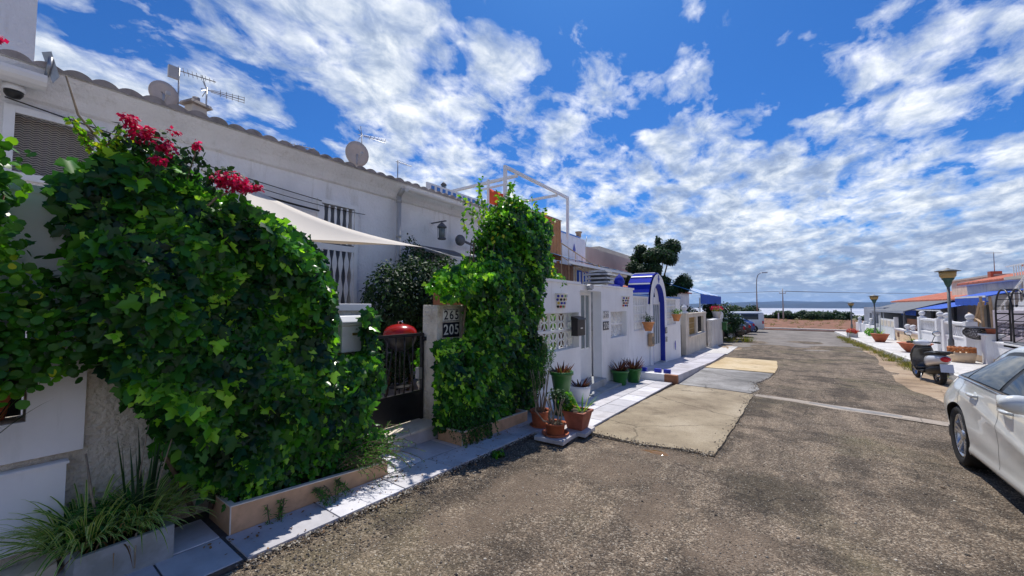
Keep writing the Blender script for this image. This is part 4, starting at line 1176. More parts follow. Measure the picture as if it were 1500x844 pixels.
numtile(nb, .30, .19, 3, M['number_black'], M['number_white'], '205', False)

# metal gate
gt = thing('garden_gate', 'black metal gate with solid lower panel in front of the red grill', 'gate', (-3.84, 2.45, 0))
mb = MB(); mb.box(-.015, .015, .0, .94, .12, .44); mb.build('panel', M['black_metal'], gt)
mb = MB()
for y in (.0, .92): mb.box(-.02, .02, y, y + .035, .10, 1.20)
for z in (.441, 1.165): mb.box(-.019, .019, .036, .919, z, z + .035)
mb.build('frame', M['black_metal'], gt)
for k in range(6):
    y = .14 + k * .13; MB().tube([(0, y, .476), (0, y, 1.165)], .009, 8).build('bar', M['black_metal'], gt)
MB().box(-.03, .05, .93, 1.0, 1.10, 1.15).build('hinge', M['black_metal'], gt)
MB().box(-.03, .04, .86, .91, .62, .76).build('latch', M['galv'], gt)

# entrance step
st = thing('entrance_step', 'raised tiled step in front of the black gate', 'step', (0, 0, 0))
mb = MB(); mb.box(-8, -3.53, 2.46, 3.41, -.2, .075); mb.build('riser', M['sidewalk_tile'], st)
mb = MB()
mb.box(-3.96, -3.50, 2.45, 2.93, .0755, .105); mb.box(-3.96, -3.50, 2.938, 3.415, .0755, .105); mb.box(-4.6, -3.968, 2.45, 3.415, .0755, .105)
mb.build('tread', M['cream_wall'], st, bevel=.003)
tf = sheet('terrace_floor', lambda x, y: .07, [-7, 8.6], [-6.3, -3.84], M['sidewalk_tile'])
# the near terrace interior: grill, tools
gr = thing('kettle_grill', 'red kettle barbecue behind the black gate', 'barbecue', (-4.62, 3.66, .08))
mb = MB(); mb.lathe([(.24, 1.03), (.242, 1.06), (.228, 1.11), (.19, 1.155), (.13, 1.185), (.06, 1.20), (0, 1.203)], n=28, caps=False); mb.build('lid', M['red_enamel'], gr)
mb = MB(); mb.lathe([(0, .80), (.10, .81), (.19, .88), (.23, .98), (.235, 1.025)], n=28, caps=False); mb.build('bowl', M['black_metal'], gr)
mb = MB(); mb.tube([(-.05, 0, 1.20), (-.04, 0, 1.24), (.04, 0, 1.24), (.05, 0, 1.20)], .010, 8); mb.build('handle', M['chrome'], gr)
for k in range(3):
    a = 2 * PI * k / 3 + .4; MB().tube([(.12 * math.cos(a), .12 * math.sin(a), .84), (.26 * math.cos(a), .26 * math.sin(a), 0)], .011, 8).build('leg', M['black_metal'], gr)
MB().lathe([(.15, .28), (.155, .30)], n=20).build('ash_tray', M['black_metal'], gr)
t = thing('flower_pot', 'orange brown pot standing by the red grill', 'plant pot', (-5.0, 3.2, .07))
MB().lathe([(.12, 0), (.17, .28), (.19, .28), (.19, .33), (.165, .33)], n=20).build('pot', M['terracotta'], t)
blades('plant', (0, 0, .3), 26, (.25, .5), (.015, .03), LEAF_DARK, t)
t = thing('flower_pot', 'cream pot on the terrace tiles near the right gate post', 'plant pot', (-4.35, 3.95, .07))
MB().lathe([(.10, 0), (.14, .30), (.16, .31), (.16, .35), (.135, .35)], n=20).build('pot', M['cream_wall'], t)
crown('plant', [(0, 0, .62, .2, .2, .28)], 420, (.05, .08), 'oval', LEAF_BRIGHT, t)
# terracotta coloured planter block on the wall behind the pier
o = MB().box(-4.36, -4.12, 4.05, 5.3, -.1, 1.80).build('brick_bench_wall', M['brick_brown'], bevel=.01); tag(o, 'orange brown low wall end rising behind the numbered pier', 'wall')

# dark hedge on the terrace
t = thing('laurel_hedge', 'dark clipped hedge on the terrace behind the gate', 'hedge', (-5.4, 4.8, .07))
bl = [(0, -.75, 1.5, .45, .45, .72), (0, -.2, 1.65, .5, .55, .72), (.05, .5, 1.7, .5, .6, .72), (.0, 1.1, 1.6, .5, .5, .72), (-.1, -.6, .7, .45, .5, .6), (0, .3, .8, .5, .8, .7), (0, 1.1, .8, .5, .5, .7)]
crown('foliage', bl, 24000, (.05, .085), 'oval', LEAF_DARK, t, hollow=.6)
mb = MB()
for k in range(5):
    y = -.8 + k * .45; mb.tube([(0, y, 0), (.05, y + .1, .6), (-.02, y + .05, 1.3)], [.03, .02, .012], 6)
mb.build('stems', M['bark'], t)
t = thing('potted_fern', 'loose dark leafy plant between the hedge and the barred window', 'plant', (-6.0, 4.98, 1.9))
crown('foliage', [(0, 0, .80, .14, .2, .25), (.1, .2, .55, .2, .2, .25), (0, -.12, .5, .2, .15, .3), (0, .55, .72, .1, .3, .07)], 700, (.04, .07), 'oval', LEAF_DARK, t, hollow=.3)
MB().tube([(0, 0, -1.8), (0, .05, .0), (0, 0, .8)], [.025, .02, .01], 6).build('stem', M['bark'], t)

# planters
def trough(label, y0, y1, ztop, x0=-3.48, x1=-3.09):
    t = thing('planter', label, 'planter', (0, 0, 0), group='low peach tiled planters on the pavement')
    mb = MB(); z0 = g(y1) - .02; w_ = .035
    za = ztop(y0); zb = ztop(y1)
    def pan(xa, xb, ya, yb):
        mb.hexa([(xa, ya, g(ya) + .0), (xb, ya, g(ya) + .0), (xb, yb, g(yb) + .0), (xa, yb, g(yb) + .0), (xa, ya, ztop(ya)), (xb, ya, ztop(ya)), (xb, yb, ztop(yb)), (xa, yb, ztop(yb))])
    pan(x1 - w_, x1, y0, y1); pan(x0, x1 - w_ - .001, y0, y0 + w_); pan(x0, x1 - w_ - .001, y1 - w_, y1)
    mb.build('tiled_side', M['planter_tile'], t)
    mb = MB(); e = .004
    for xa, xb, ya, yb in ((x1 - w_, x1 + e, y0 - e, y1 + e), (x0, x1 - w_ - .001, y0 - e, y0 + w_), (x0, x1 - w_ - .001, y1 - w_, y1 + e)):
        mb.hexa([(xa, ya, ztop(ya) + .001), (xb, ya, ztop(ya) + .001), (xb, yb, ztop(yb) + .001), (xa, yb, ztop(yb) + .001), (xa, ya, ztop(ya) + .009), (xb, ya, ztop(ya) + .009), (xb, yb, ztop(yb) + .009), (xa, yb, ztop(yb) + .009)])
    mb.box(x1 - .004, x1 + .003, y0 - .003, y0 + .004, g(y0), ztop(y0)); 
    mb.build('edge_trim', M['planter_edge'], t)
    mb = MB(); mb.hexa([(x0, y0 + w_, g(y0)), (x1 - w_ - .002, y0 + w_, g(y0)), (x1 - w_ - .002, y1 - w_, g(y1)), (x0, y1 - w_, g(y1)), (x0, y0 + w_, ztop(y0) - .04), (x1 - w_ - .002, y0 + w_, ztop(y0) - .04), (x1 - w_ - .002, y1 - w_, ztop(y1) - .04), (x0, y1 - w_, ztop(y1) - .04)])
    mb.build('soil', M['soil'], t)
    return t
trough('peach tiled planter under the large ivy nearest the camera', 1.06, 2.32, lambda y: .185 - .085 * (y - 1.06))
trough('peach tiled planter under the ivy column by the terracotta pots', 3.34, 4.72, lambda y: .075 - .04 * (y - 3.34), -3.48, -3.08)
t = thing('planter', 'grey slab planter of the striped grass at the near left corner', 'planter', (0, 0, 0))
mb = MB(); mb.box(-3.13, -3.10, .36, .77, -.06, .205); mb.box(-3.53, -3.1305, .74, .77, -.06, .20); mb.box(-3.53, -3.1305, .36, .39, -.06, .20); mb.build('slab_side', M['slab_grey_t'] if 'slab_grey_t' in M else M['slab_grey_tile'], t, bevel=.003)
MB().box(-3.53, -3.1305, .39, .74, -.05, .16).build('soil', M['soil'], t)

# ---------------------------------------------------------------- ivy, climbers
def stems(mb, pts, r0, r1, n=7):
    k = len(pts); mb.tube(pts, [r0 + (r1 - r0) * i / (k - 1) for i in range(k)], n)
ivy = thing('ivy_hedge', 'huge glossy ivy covering the near garden wall, with pink flowers in its top', 'ivy', (0, 0, 0))
POLY1 = [(.24, 2.20), (.34, 2.34), (.46, 2.48), (.56, 2.55), (.70, 2.56), (.92, 2.40), (1.22, 2.28), (1.58, 2.15), (1.76, 2.00), (1.84, 1.62), (1.92, 1.52), (1.98, 1.15), (2.16, 1.12), (2.14, 1.50), (2.33, 1.46), (2.38, 1.2), (2.33, .80), (2.25, .55), (2.12, .36), (1.95, .24), (1.6, .22), (1.12, .26), (1.00, .27), (.90, .38), (.80, .66), (.64, .93), (.45, 1.30), (.37, 1.72), (.30, 2.08)]
p, dp, ed = hedge_pts(POLY1, 22000, -3.10, -3.58, .13, .2)
q_ = -p[:, 1] / p[:, 0]; p = p[~((q_ > .572) & (q_ < .662) & (p[:, 2] > 1.06) & (p[:, 2] < 1.62))]
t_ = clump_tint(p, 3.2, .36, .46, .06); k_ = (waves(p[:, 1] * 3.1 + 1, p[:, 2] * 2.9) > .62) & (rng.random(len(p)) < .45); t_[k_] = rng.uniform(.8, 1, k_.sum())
nn = np.tile(np.array([[1.0, -.15, .25]]), (len(p), 1)); top = np.clip((p[:, 2] - (2.75 - .33 * p[:, 1])) / .3, 0, 1); nn[:, 2] += 1.2 * np.clip(top, 0, 1)
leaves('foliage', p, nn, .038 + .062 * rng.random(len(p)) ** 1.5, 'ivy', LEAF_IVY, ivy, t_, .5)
mb = MB(); r_ = random.Random(9)
for k in range(10):
    y = .95 + k * .085; pts = [(-3.42 + r_.uniform(-.05, .05), y, .1)]
    for q in range(9):
        l = pts[-1]; pts.append((l[0] + r_.uniform(-.03, .03), l[1] + r_.uniform(-.10, .08), l[2] + .23))
        if pts[-1][2] > 2.3 - .3 * y: break
    stems(mb, pts, .018, .007, 6)
stems(mb, [(-3.55, .78, .9), (-3.5, .70, 1.0), (-3.42, .55, 1.2), (-3.4, .45, 1.35), (-3.35, .52, 1.7)], .012, .008)
stems(mb, [(-3.4, .75, .75), (-3.32, .64, 1.1), (-3.22, .55, 1.30)], .01, .006)
mb.build('woody_stems', M['bark'], ivy)
# low growth spilling from the planter
p, dp, ed = hedge_pts([(1.05, .18), (2.3, .10), (2.42, .30), (2.2, .42), (1.9, .3), (1.1, .34)], 900, -3.13, -3.4, .03, .03)
leaves('foliage_low', p, np.tile(np.array([[1.0, 0, .5]]), (len(p), 1)), rng.uniform(.03, .06, len(p)), 'ivy', LEAF_IVY, ivy, clump_tint(p, 5, .42, .3, .04), .6)
def sprigs(name, origin_fn, n, length, lsize, shape, material, parent, down=True, seed=0, tint=(.3, .8)):
    """small twigs with leaves along them"""
    r_ = np.random.default_rng(seed); P_ = []; N_ = []; S_ = []; mb = MB()
    for k in range(n):
        o, d = origin_fn(r_); o = Vector(o); d = Vector(d).normalized(); l = r_.uniform(*length); pts = [o]
        m_ = 7
        for q in range(m_):
            d = (d + Vector((r_.normal(0, .13), r_.normal(0, .13), (-.16 if down else .05) + r_.normal(0, .06)))).normalized()
            pts.append(pts[-1] + d * l / m_)
            for s_ in range(5):
                u = r_.random(); pp = pts[-2].lerp(pts[-1], u)
                side = Vector((r_.normal(), r_.normal(), r_.normal())).normalized()
                P_.append(tuple(pp + side * .006)); N_.append(tuple(side)); S_.append(r_.uniform(*lsize))
        mb.tube([tuple(q) for q in pts], [.004] * 4 + [.0025] * (len(pts) - 4), 4, False)
    mb.build(name + '_twigs' if not name.endswith('twigs') else name, M['bark'], parent)
    return leaves(name, np.array(P_), np.array(N_), np.array(S_), shape, material, parent, r_.uniform(tint[0], tint[1], len(P_)), .5, .2)

tr_ = thing('trailing_shrub', 'feathery green shrub spilling over the right end of the near planter', 'shrub', (0, 0, 0))
sprigs('foliage', lambda r: ((-3.2 + r.uniform(-.08, .08), r.uniform(1.85, 2.3), .12 + r.uniform(0, .1)), (r.uniform(.1, .9), r.uniform(-.1, 1.0), r.uniform(.2, .9))), 75, (.22, .52), (.022, .04), 'narrow', LEAF_FINE, tr_, True, 3, (.4, 1))
sprigs('hanging_foliage', lambda r: ((-3.07, r.uniform(1.25, 1.4), .12), (.3, r.uniform(-.3, .2), -.5)), 5, (.15, .26), (.03, .045), 'narrow', LEAF_FINE, tr_, True, 4, (.4, .9))
sprigs('hanging_foliage', lambda r: ((-3.07, r.uniform(1.6, 1.85), .10), (.5, r.uniform(-.3, .5), -.2)), 12, (.10, .24), (.03, .045), 'narrow', LEAF_FINE, tr_, True, 5, (.4, .9))

iv2 = thing('ivy_column', 'tall ivy and climber column covering the wall right of the 265 tiles', 'ivy', (0, 0, 0))
POLY2 = [(3.05, .10), (3.02, .6), (3.00, 1.15), (3.12, 1.34), (3.28, 1.20), (3.42, 1.18), (3.68, 1.12), (3.78, 1.3), (3.70, 1.62), (3.36, 1.64), (3.36, 1.88), (3.50, 2.02), (3.90, 2.14), (4.25, 2.42), (4.42, 2.85), (4.6, 3.05), (4.95, 3.2), (5.4, 3.05), (5.75, 2.7), (5.86, 2.2), (5.5, 2.0), (5.34, 1.86), (5.30, 1.3), (5.32, .8), (5.26, .0), (4.9, -.05), (4.0, 0.0)]
p, dp, ed = hedge_pts(POLY2, 21000, -3.10, -3.75, .15, .22)
q_ = -p[:, 1] / p[:, 0]; p = p[~((q_ < 1.10) & (p[:, 2] > 1.13) & (p[:, 2] < 1.62)) & ((q_ > .945) | (p[:, 2] > 1.75))]
t_ = clump_tint(p, 2.4, .36, .44, .06); k_ = (waves(p[:, 1] * 2.3 + 4, p[:, 2] * 2.5) > .55) & (rng.random(len(p)) < .45); t_[k_] = rng.uniform(.78, 1, k_.sum()); t_ = t_ + .12 * (p[:, 1] < 4.2)  # left part gets a brighter leaf tint, as if lit from the front
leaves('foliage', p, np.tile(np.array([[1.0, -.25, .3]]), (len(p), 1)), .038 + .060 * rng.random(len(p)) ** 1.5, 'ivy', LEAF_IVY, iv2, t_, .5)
mb = MB()
for k in range(14):
    y = 3.5 + k * .13; pts = [(-3.35, y, .0)]
    for q in range(11): l = pts[-1]; pts.append((l[0] + r_.uniform(-.03, .03), l[1] + r_.uniform(-.04, .08), l[2] + .22))
    stems(mb, pts, .02, .006, 6)
mb.build('woody_stems', M['bark'], iv2)
# fine trailing cushion at its foot
cu = thing('trailing_cushion', 'fine leaved dark green cushion hanging over the far planter corner', 'shrub', (0, 0, 0))
bl = [(-3.24, 3.66, .42, .20, .40, .36), (-3.18, 3.55, .15, .18, .30, .26), (-3.25, 3.95, .25, .2, .36, .26), (-3.22, 3.42, .50, .14, .20, .3)]
crown('foliage', bl, 8000, (.018, .034), 'oval', LEAF_FINE, cu, hollow=.6, bright=.03)
sprigs('hanging_foliage', lambda r: ((-3.09 + r.uniform(-.03, .04), r.uniform(3.3, 3.9), .10), (.35, r.uniform(-.3, .2), -.6)), 40, (.12, .30), (.018, .03), 'oval', LEAF_FINE, cu, True, 8, (.2, .8))
# lighter leafy shrub growing out of the top
ls = thing('climbing_shrub', 'pale leafy climber rising above the ivy column toward the roof', 'climber', (0, 0, 0))
bl = [(-3.5, 4.55, 2.55, .35, .42, .38), (-3.5, 5.0, 2.85, .35, .35, .42), (-3.55, 5.35, 2.45, .35, .45, .42), (-3.35, 4.15, 2.05, .22, .28, .2), (-3.6, 5.9, 2.15, .3, .4, .35), (-3.5, 6.25, 2.0, .25, .25, .2), (-3.4, 4.9, 3.12, .18, .22, .2)]
crown('foliage', bl, 5200, (.045, .085), 'oval', LEAF_BRIGHT, ls, hollow=.35, bright=.08)
sprigs('shoots', lambda r: ((-3.5 + r.uniform(-.15, .15), r.uniform(4.0, 5.9), 2.7 + r.uniform(-.2, .35)), (r.uniform(-.2, .3), r.uniform(-1, 1), r.uniform(.3, 1.2))), 34, (.3, .62), (.05, .08), 'oval', LEAF_BRIGHT, ls, False, 11, (.4, 1))
mb = MB()
for k in range(5): stems(mb, [(-3.5, 4.4 + k * .25, 0), (-3.5, 4.5 + k * .22, 1.2), (-3.5, 4.5 + k * .2, 2.7)], .02, .008)
mb.build('stems', M['bark'], ls)

# climbing shrub at the far left edge of the picture
cl_ = thing('climbing_vine', 'round leaved climber with yellow green tips at the left edge', 'vine', (0, 0, 0))
POLY3 = [(-.5, 1.02), (-.5, 2.42), (-.1, 2.46), (.10, 2.44), (.13, 2.2), (.07, 2.02), (.14, 1.93), (.14, 1.80), (.20, 1.75), (.28, 1.72), (.40, 1.74), (.34, 1.55), (.42, 1.45), (.48, 1.35), (.40, 1.2), (.28, 1.14), (.18, 1.10), (.0, 1.02)]
p, dp, ed = hedge_pts(POLY3, 3600, -3.22, -3.50, .08, .12)
t_ = clump_tint(p, 4, .30, .3, .03) + .35 * (waves(p[:, 1] * 2, p[:, 2] * 1.5) > .42)
leaves('foliage', p, np.tile(np.array([[1.0, 0, .4]]), (len(p), 1)), rng.uniform(.026, .056, len(p)), 'round', LEAF_BRIGHT, cl_, t_, .6)
mb = MB()
for k in range(5):
    y = -.35 + k * .09; pts = [(-3.5, y, 1.15)]
    for q in range(4): l = pts[-1]; pts.append((l[0] + r_.uniform(-.01, .03), l[1] + r_.uniform(-.05, .06), l[2] + .27))
    stems(mb, pts, .007, .004, 6)
mb.build('stems', M['bark'], cl_)
blades('shoots', (-3.42, .0, .75), 22, (.3, .6), (.012, .02), LEAF_DARK, cl_, .6, 1.4)
tag(MB().lathe([(.08, 0), (.11, .16), (.12, .19), (.10, .19)], (-3.72, .05, .89), 18).build('flower_pot', M['terracotta']), 'small orange pot inside the square wall opening', 'plant pot')

# bougainvillea
bo = thing('bougainvillea', 'bougainvillea with crimson pink bracts above the near ivy', 'bougainvillea', (0, 0, 0))
fl = [(-3.16, .56, 2.60, .05, .08, .06), (-3.15, .50, 2.66, .04, .05, .04), (-3.14, .66, 2.55, .04, .05, .05), (-3.15, .82, 2.62, .025, .03, .03), (-3.12, 1.00, 2.42, .07, .12, .065), (-3.12, 1.10, 2.40, .05, .07, .05), (-3.1, .62, 2.44, .03, .04, .03), (-3.12, 1.18, 2.42, .03, .03, .03), (-3.15, .70, 2.66, .02, .03, .02), (-3.3, .02, 2.95, .02, .03, .02)]
crown('bracts', fl, 900, (.022, .036), 'petal', PETAL, bo, hollow=.2, bright=.1)
crown('foliage', [(-3.2, .62, 2.56, .12, .26, .10), (-3.2, .95, 2.45, .10, .28, .09), (-3.2, .84, 2.56, .05, .06, .09)], 420, (.03, .055), 'oval', LEAF_DARK, bo, hollow=.2)
mb = MB(); stems(mb, [(-3.5, 1.0, .2), (-3.4, .95, 1.4), (-3.3, .6, 2.3), (-3.18, .55, 2.62)], .018, .005); stems(mb, [(-3.3, .75, 2.0), (-3.2, .95, 2.3), (-3.13, 1.1, 2.42)], .012, .004)
stems(mb, [(-3.25, .8, 2.4), (-3.15, .83, 2.64)], .005, .003); stems(mb, [(-3.3, .5, 2.4), (-3.2, .30, 2.62), (-3.1, .24, 2.78)], .008, .004); stems(mb, [(-3.4, -.2, 2.1), (-3.3, -.05, 2.6), (-3.3, .02, 2.95)], .008, .004)
mb.build('stems', M['pale_bark'], bo)
sprigs('shoots', lambda r: ((-3.25, r.uniform(.34, .46), 2.45), (r.uniform(0, .4), r.uniform(-1, .3), r.uniform(.2, .7))), 9, (.12, .26), (.022, .04), 'oval', LEAF_BRIGHT, bo, False, 21, (.6, 1))

# striped grass at near left
sg = thing('spider_plant', 'bushy spider plant with cream striped leaves in the grey planter', 'spider plant', (-3.36, .55, .17))
blades('striped_leaves', (0, -.12, 0), 230, (.24, .50), (.011, .022), LEAF_STRIPE, sg, 1.0, 1.2, 8, 2.0, LEAF_CREAM, (0, .8), .15)
blades('striped_leaves', (.02, .10, 0), 200, (.22, .44), (.010, .020), LEAF_STRIPE, sg, 1.0, 1.2, 8, 2.3, LEAF_CREAM, (0, .7), .14)
blades('dry_leaves', (0, 0, 0), 90, (.18, .42), (.007, .013), LEAF_DRY, sg, 1.1, .6, 7, 1.6, None, (0, 1), .2)
blades('sword_leaves', (.02, .12, 0), 11, (.35, .62), (.020, .030), LEAF_DARK, sg, .25, 1.6, 5, .15, None, (.3, 1), .08)
crown('leaf_core', [(0, -.05, .10, .2, .24, .12)], 900, (.05, .10), 'narrow', LEAF_FINE, sg, hollow=.2)
mb = MB(); stems(mb, [(0, -.05, 0), (-.02, -.10, .25), (-.05, -.13, .5)], .009, .005); stems(mb, [(0, .05, 0), (0, .1, .3), (.02, .13, .62)], .005, .003); stems(mb, [(0, .15, 0), (.03, .2, .3), (.05, .28, .68)], .005, .003)
stems(mb, [(.1, .1, 0), (.24, .05, .05), (.29, .04, -.12)], .006, .004)
mb.build('dry_stalks', M['pale_bark'], sg)

# ---------------------------------------------------------------- pots on the pavement
def pot(t, r0, r1, h, mt, rim=.015, saucer=None, mid=None):
    mb = MB(); pr = [(r0, 0), (r0 + (r1 - r0) * .86, h * .86), (r1 + rim * .6, h * .86), (r1 + rim, h), (r1 - .012, h), (r1 - .02, h * .82)]
    mb.lathe(pr, n=28, caps=False); mb.add([(r0 * math.cos(a), r0 * math.sin(a), 0) for a in np.linspace(0, 2 * PI, 20)[:-1]], [tuple(range(19))]); mb.build('pot', mt, t)
    MB().lathe([(0, h * .84), (r1 - .018, h * .84)], n=24, caps=False).build('soil', M['soil'], t)
    if saucer: MB().lathe([(0, -.0), (saucer * .85, 0), (saucer, .025), (saucer - .01, .028), (saucer * .84, .012), (0, .012)], n=28, caps=False).build('saucer', M['terracotta'], t)
def place(name, label, cat, x, y, z=.04): return thing(name, label, cat, (x, y, g(y) + z))
t = place('flower_pot', 'round terracotta pot with grey woody stems against the far planter', 'plant pot', -2.80, 4.62)
pot(t, .105, .135, .22, M['terracotta'], saucer=.15)
mb = MB()
for k in range(9):
    a = k * .7; stems(mb, [(.04 * math.cos(a), .04 * math.sin(a), .16), (.08 * math.cos(a), .09 * math.sin(a), .36), (.10 * math.cos(a + .5), .13 * math.sin(a + .5), .62), (.12 * math.cos(a + .4), .18 * math.sin(a + .4), .78)], .010, .005)
mb.build('stems', M['pale_bark'], t)
crown('foliage', [(0, .0, .86, .17, .20, .22), (.05, .12, 1.0, .12, .12, .16), (0, -.1, .62, .1, .1, .12)], 1400, (.03, .05), 'narrow', LEAF_FINE, t, hollow=.3)
sprigs('shoots', lambda r: ((r.uniform(-.1, .1), r.uniform(-.05, .2), .8 + r.uniform(0, .2)), (r.uniform(-.3, .3), r.uniform(-.4, .6), 1)), 16, (.15, .3), (.03, .045), 'narrow', LEAF_FINE, t, False, 31, (.3, .8))
t = place('flower_pot', 'low round terracotta pot with saucer and twisted stems at the slab corner', 'plant pot', -2.42, 4.36, .062)
pot(t, .105, .125, .15, M['terracotta'], saucer=.175)
mb = MB()
for k in range(8):
    a = k * .8; stems(mb, [(.05 * math.cos(a), .05 * math.sin(a), .11), (.09 * math.cos(a), .09 * math.sin(a), .22), (.07 * math.cos(a + .6), .09 * math.sin(a + .6), .34), (.12 * math.cos(a + .4), .12 * math.sin(a + .4), .46)], .012, .007)
stems(mb, [(-.02, .0, .12), (-.12, -.1, .17), (-.2, -.16, .30), (-.17, -.18, .42)], .014, .006)
mb.build('stems', M['pale_bark'], t)
crown('foliage', [(0, .02, .50, .14, .14, .08), (.06, .1, .42, .08, .1, .08)], 320, (.025, .045), 'oval', LEAF_DARK, t, hollow=.2)
t = place('flower_pot', 'square dark terracotta pot with a spiky plant right of the saucer pot', 'plant pot', -2.32, 4.80, .062)
mb = MB(); a, b_ = .105, .15
mb.hexa([(-a, -a, 0), (a, -a, 0), (a, a, 0), (-a, a, 0), (-b_, -b_, .21), (b_, -b_, .21), (b_, b_, .21), (-b_, b_, .21)]); mb.build('pot', M['dark_terracotta'], t, bevel=.006)
mb = MB()
for s_ in (-1, 1): mb.box(-b_ - .012, b_ + .012, s_ * b_ - .014, s_ * b_ + .014, .211, .24); mb.box(s_ * b_ - .014, s_ * b_ + .014, -b_ + .015, b_ - .015, .211, .24)
mb.build('rim', M['dark_terracotta'], t)
MB().box(-b_ + .02, b_ - .02, -b_ + .02, b_ - .02, .2, .222).build('soil', M['soil'], t)
blades('plant', (.05, .03, .21), 16, (.2, .40), (.014, .024), LEAF_STRIPE, t, .8, 1.1, 6, .5)
crown('foliage', [(-.1, -.1, .36, .10, .12, .12)], 240, (.04, .06), 'round', LEAF_BRIGHT, t, hollow=.2)
t = place('flower_pot', 'tall green plastic pot of reddish aloe behind the terracotta pots', 'plant pot', -2.86, 5.36)
MB().lathe([(.115, 0), (.15, .30), (.165, .30), (.165, .34), (.15, .34)], n=28).build('lower_pot', M['green_plastic'], t)
MB().lathe([(.12, .345), (.165, .62), (.185, .62), (.185, .67), (.165, .67), (.15, .6)], n=28, caps=False).build('pot', M['green_plastic'], t)
MB().lathe([(0, .62), (.168, .62)], n=20, caps=False).build('soil', M['soil'], t)
blades('aloe', (0, 0, .62), 60, (.12, .24), (.022, .034), LEAF_RED, t, 1.0, .9, 4, .2, None, (0, .9), .13)
t = place('flower_pot', 'round white pot of reddish aloe behind the tall green pot', 'plant pot', -3.02, 6.35)
MB().lathe([(.10, 0), (.16, .10), (.185, .24), (.19, .30), (.175, .30), (.165, .26)], n=28, caps=False).build('pot', M['white_plastic'], t)
MB().lathe([(0, .26), (.17, .26)], n=20, caps=False).build('soil', M['soil'], t)
blades('aloe', (0, 0, .26), 46, (.14, .26), (.022, .034), LEAF_RED, t, 1.0, .8, 4, .3, None, (0, .9), .13)
for k, (x, y, l_) in enumerate(((-3.10, 8.62, 'left one of two green pots of reddish aloe before the white wall'), (-2.98, 9.2, 'right one of two green pots of reddish aloe before the white wall'))):
    t = place('flower_pot', l_, 'plant pot', x, y); t['group'] = 'green pots before the white wall'
    pot(t, .13, .19, .33, M['green_plastic'])
    blades('aloe', (0, 0, .29), 50, (.20, .38), (.030, .046), LEAF_RED, t, 1.0, .9, 4, .3, None, (0, .8), .12)

# leaf litter blown against the planters
n_ = 260; yy = rng.uniform(.9, 4.6, n_); xx = -3.07 + np.abs(rng.normal(0, .13, n_)) + (rng.random(n_) < .2) * .3
pp = np.stack([xx, yy, np.array([g(a) for a in yy]) + .046], 1)
o = leaves('leaf_litter', pp, np.tile(np.array([[0, 0, 1.0]]), (n_, 1)), rng.uniform(.012, .03, n_), 'oval', LEAF_DRY, None, None, .25, .1, (1, 0, 0)); o['kind'] = 'stuff'
# little weeds in the gravel
for k, (x, y, s_) in enumerate(((-2.62, 3.42, 1.0),)):
    t = place('weed', 'small green weed at the gravel edge of the pavement', 'weed', x, y, 0)
    crown('foliage', [(0, 0, .03, .07, .08, .035)], 60, (.03, .045), 'round', LEAF_BRIGHT, t, hollow=.1)
# ================================================================ WHITE GARDEN WALL OF THE SECOND HOUSE
ww = thing('garden_wall', 'long white garden wall with screen blocks, dotted pots and a glazed door', 'wall', (0, 0, 0))
mb = MB(); wall(mb, 'x', -3.30, .20, 5.20, 10.25, -.5, 1.97, [(5.35, 6.92, .74, 1.42), (6.98, 8.06, -.5, 1.86), (8.62, 9.72, .79, 1.41)])
mb.box(-6.5, -3.51, 10.05, 10.25, -.5, 1.97)
mb.build('wall_face', M['plaster_smooth'], ww)
mb = MB()
for a, b in ((5.2, 6.97), (8.07, 10.28)): mb.box(-3.54, -3.27, a, b, 1.971, 2.02)
mb.box(-3.54, -3.28, 6.975, 8.065, 1.971, 1.985)
mb.build('coping', M['plaster_smooth'], ww)


def petal_block(mb, x, y0, z0, w_, h, th=.05, rim=.012, leaf=True):
    """screen block: square rim and a four petal rosette"""
    mb.box(x - th, x, y0, y0 + rim, z0, z0 + h); mb.box(x - th, x, y0 + w_ - rim, y0 + w_, z0, z0 + h)
    mb.box(x - th, x - .0005, y0 + rim, y0 + w_ - rim, z0, z0 + rim); mb.box(x - th, x - .0005, y0 + rim, y0 + w_ - rim, z0 + h - rim, z0 + h)
    cy, cz = y0 + w_ / 2, z0 + h / 2
    for k in range(4):
        a = PI / 4 + k * PI / 2
        for sgn in (-1, 1):
            pts = []
            for q in range(7):
                u = q / 6; r = u * .5 * 1.25
                off = sgn * .16 * math.sin(PI * u)
                py = cy + (math.cos(a) * r - math.sin(a) * off) * w_ * .98; pz = cz + (math.sin(a) * r + math.cos(a) * off) * h * .98
                py = min(max(py, y0), y0 + w_); pz = min(max(pz, z0), z0 + h)
                pts.append((x - th / 2, py, pz))
            mb.tube(pts, .011, 5, False)
scr = []
for (ya, yb, za, zb, nu, nv) in ((5.36, 6.92, .745, 1.415, 5, 2), (8.625, 9.715, .795, 1.405, 4, 2)):
    mb = MB(); w_ = (yb - ya) / nu; h = (zb - za) / nv
    for i in range(nu):
        for j in range(nv): petal_block(mb, -3.42, ya + i * w_ + .001, za + j * h + .001, w_ - .002, h - .002)
    for j in range(1, nv): mb.box(-3.475, -3.41, ya, yb, za + j * h - .022, za + j * h + .022)
    mb.build('screen_block', M['white_paint'], ww)
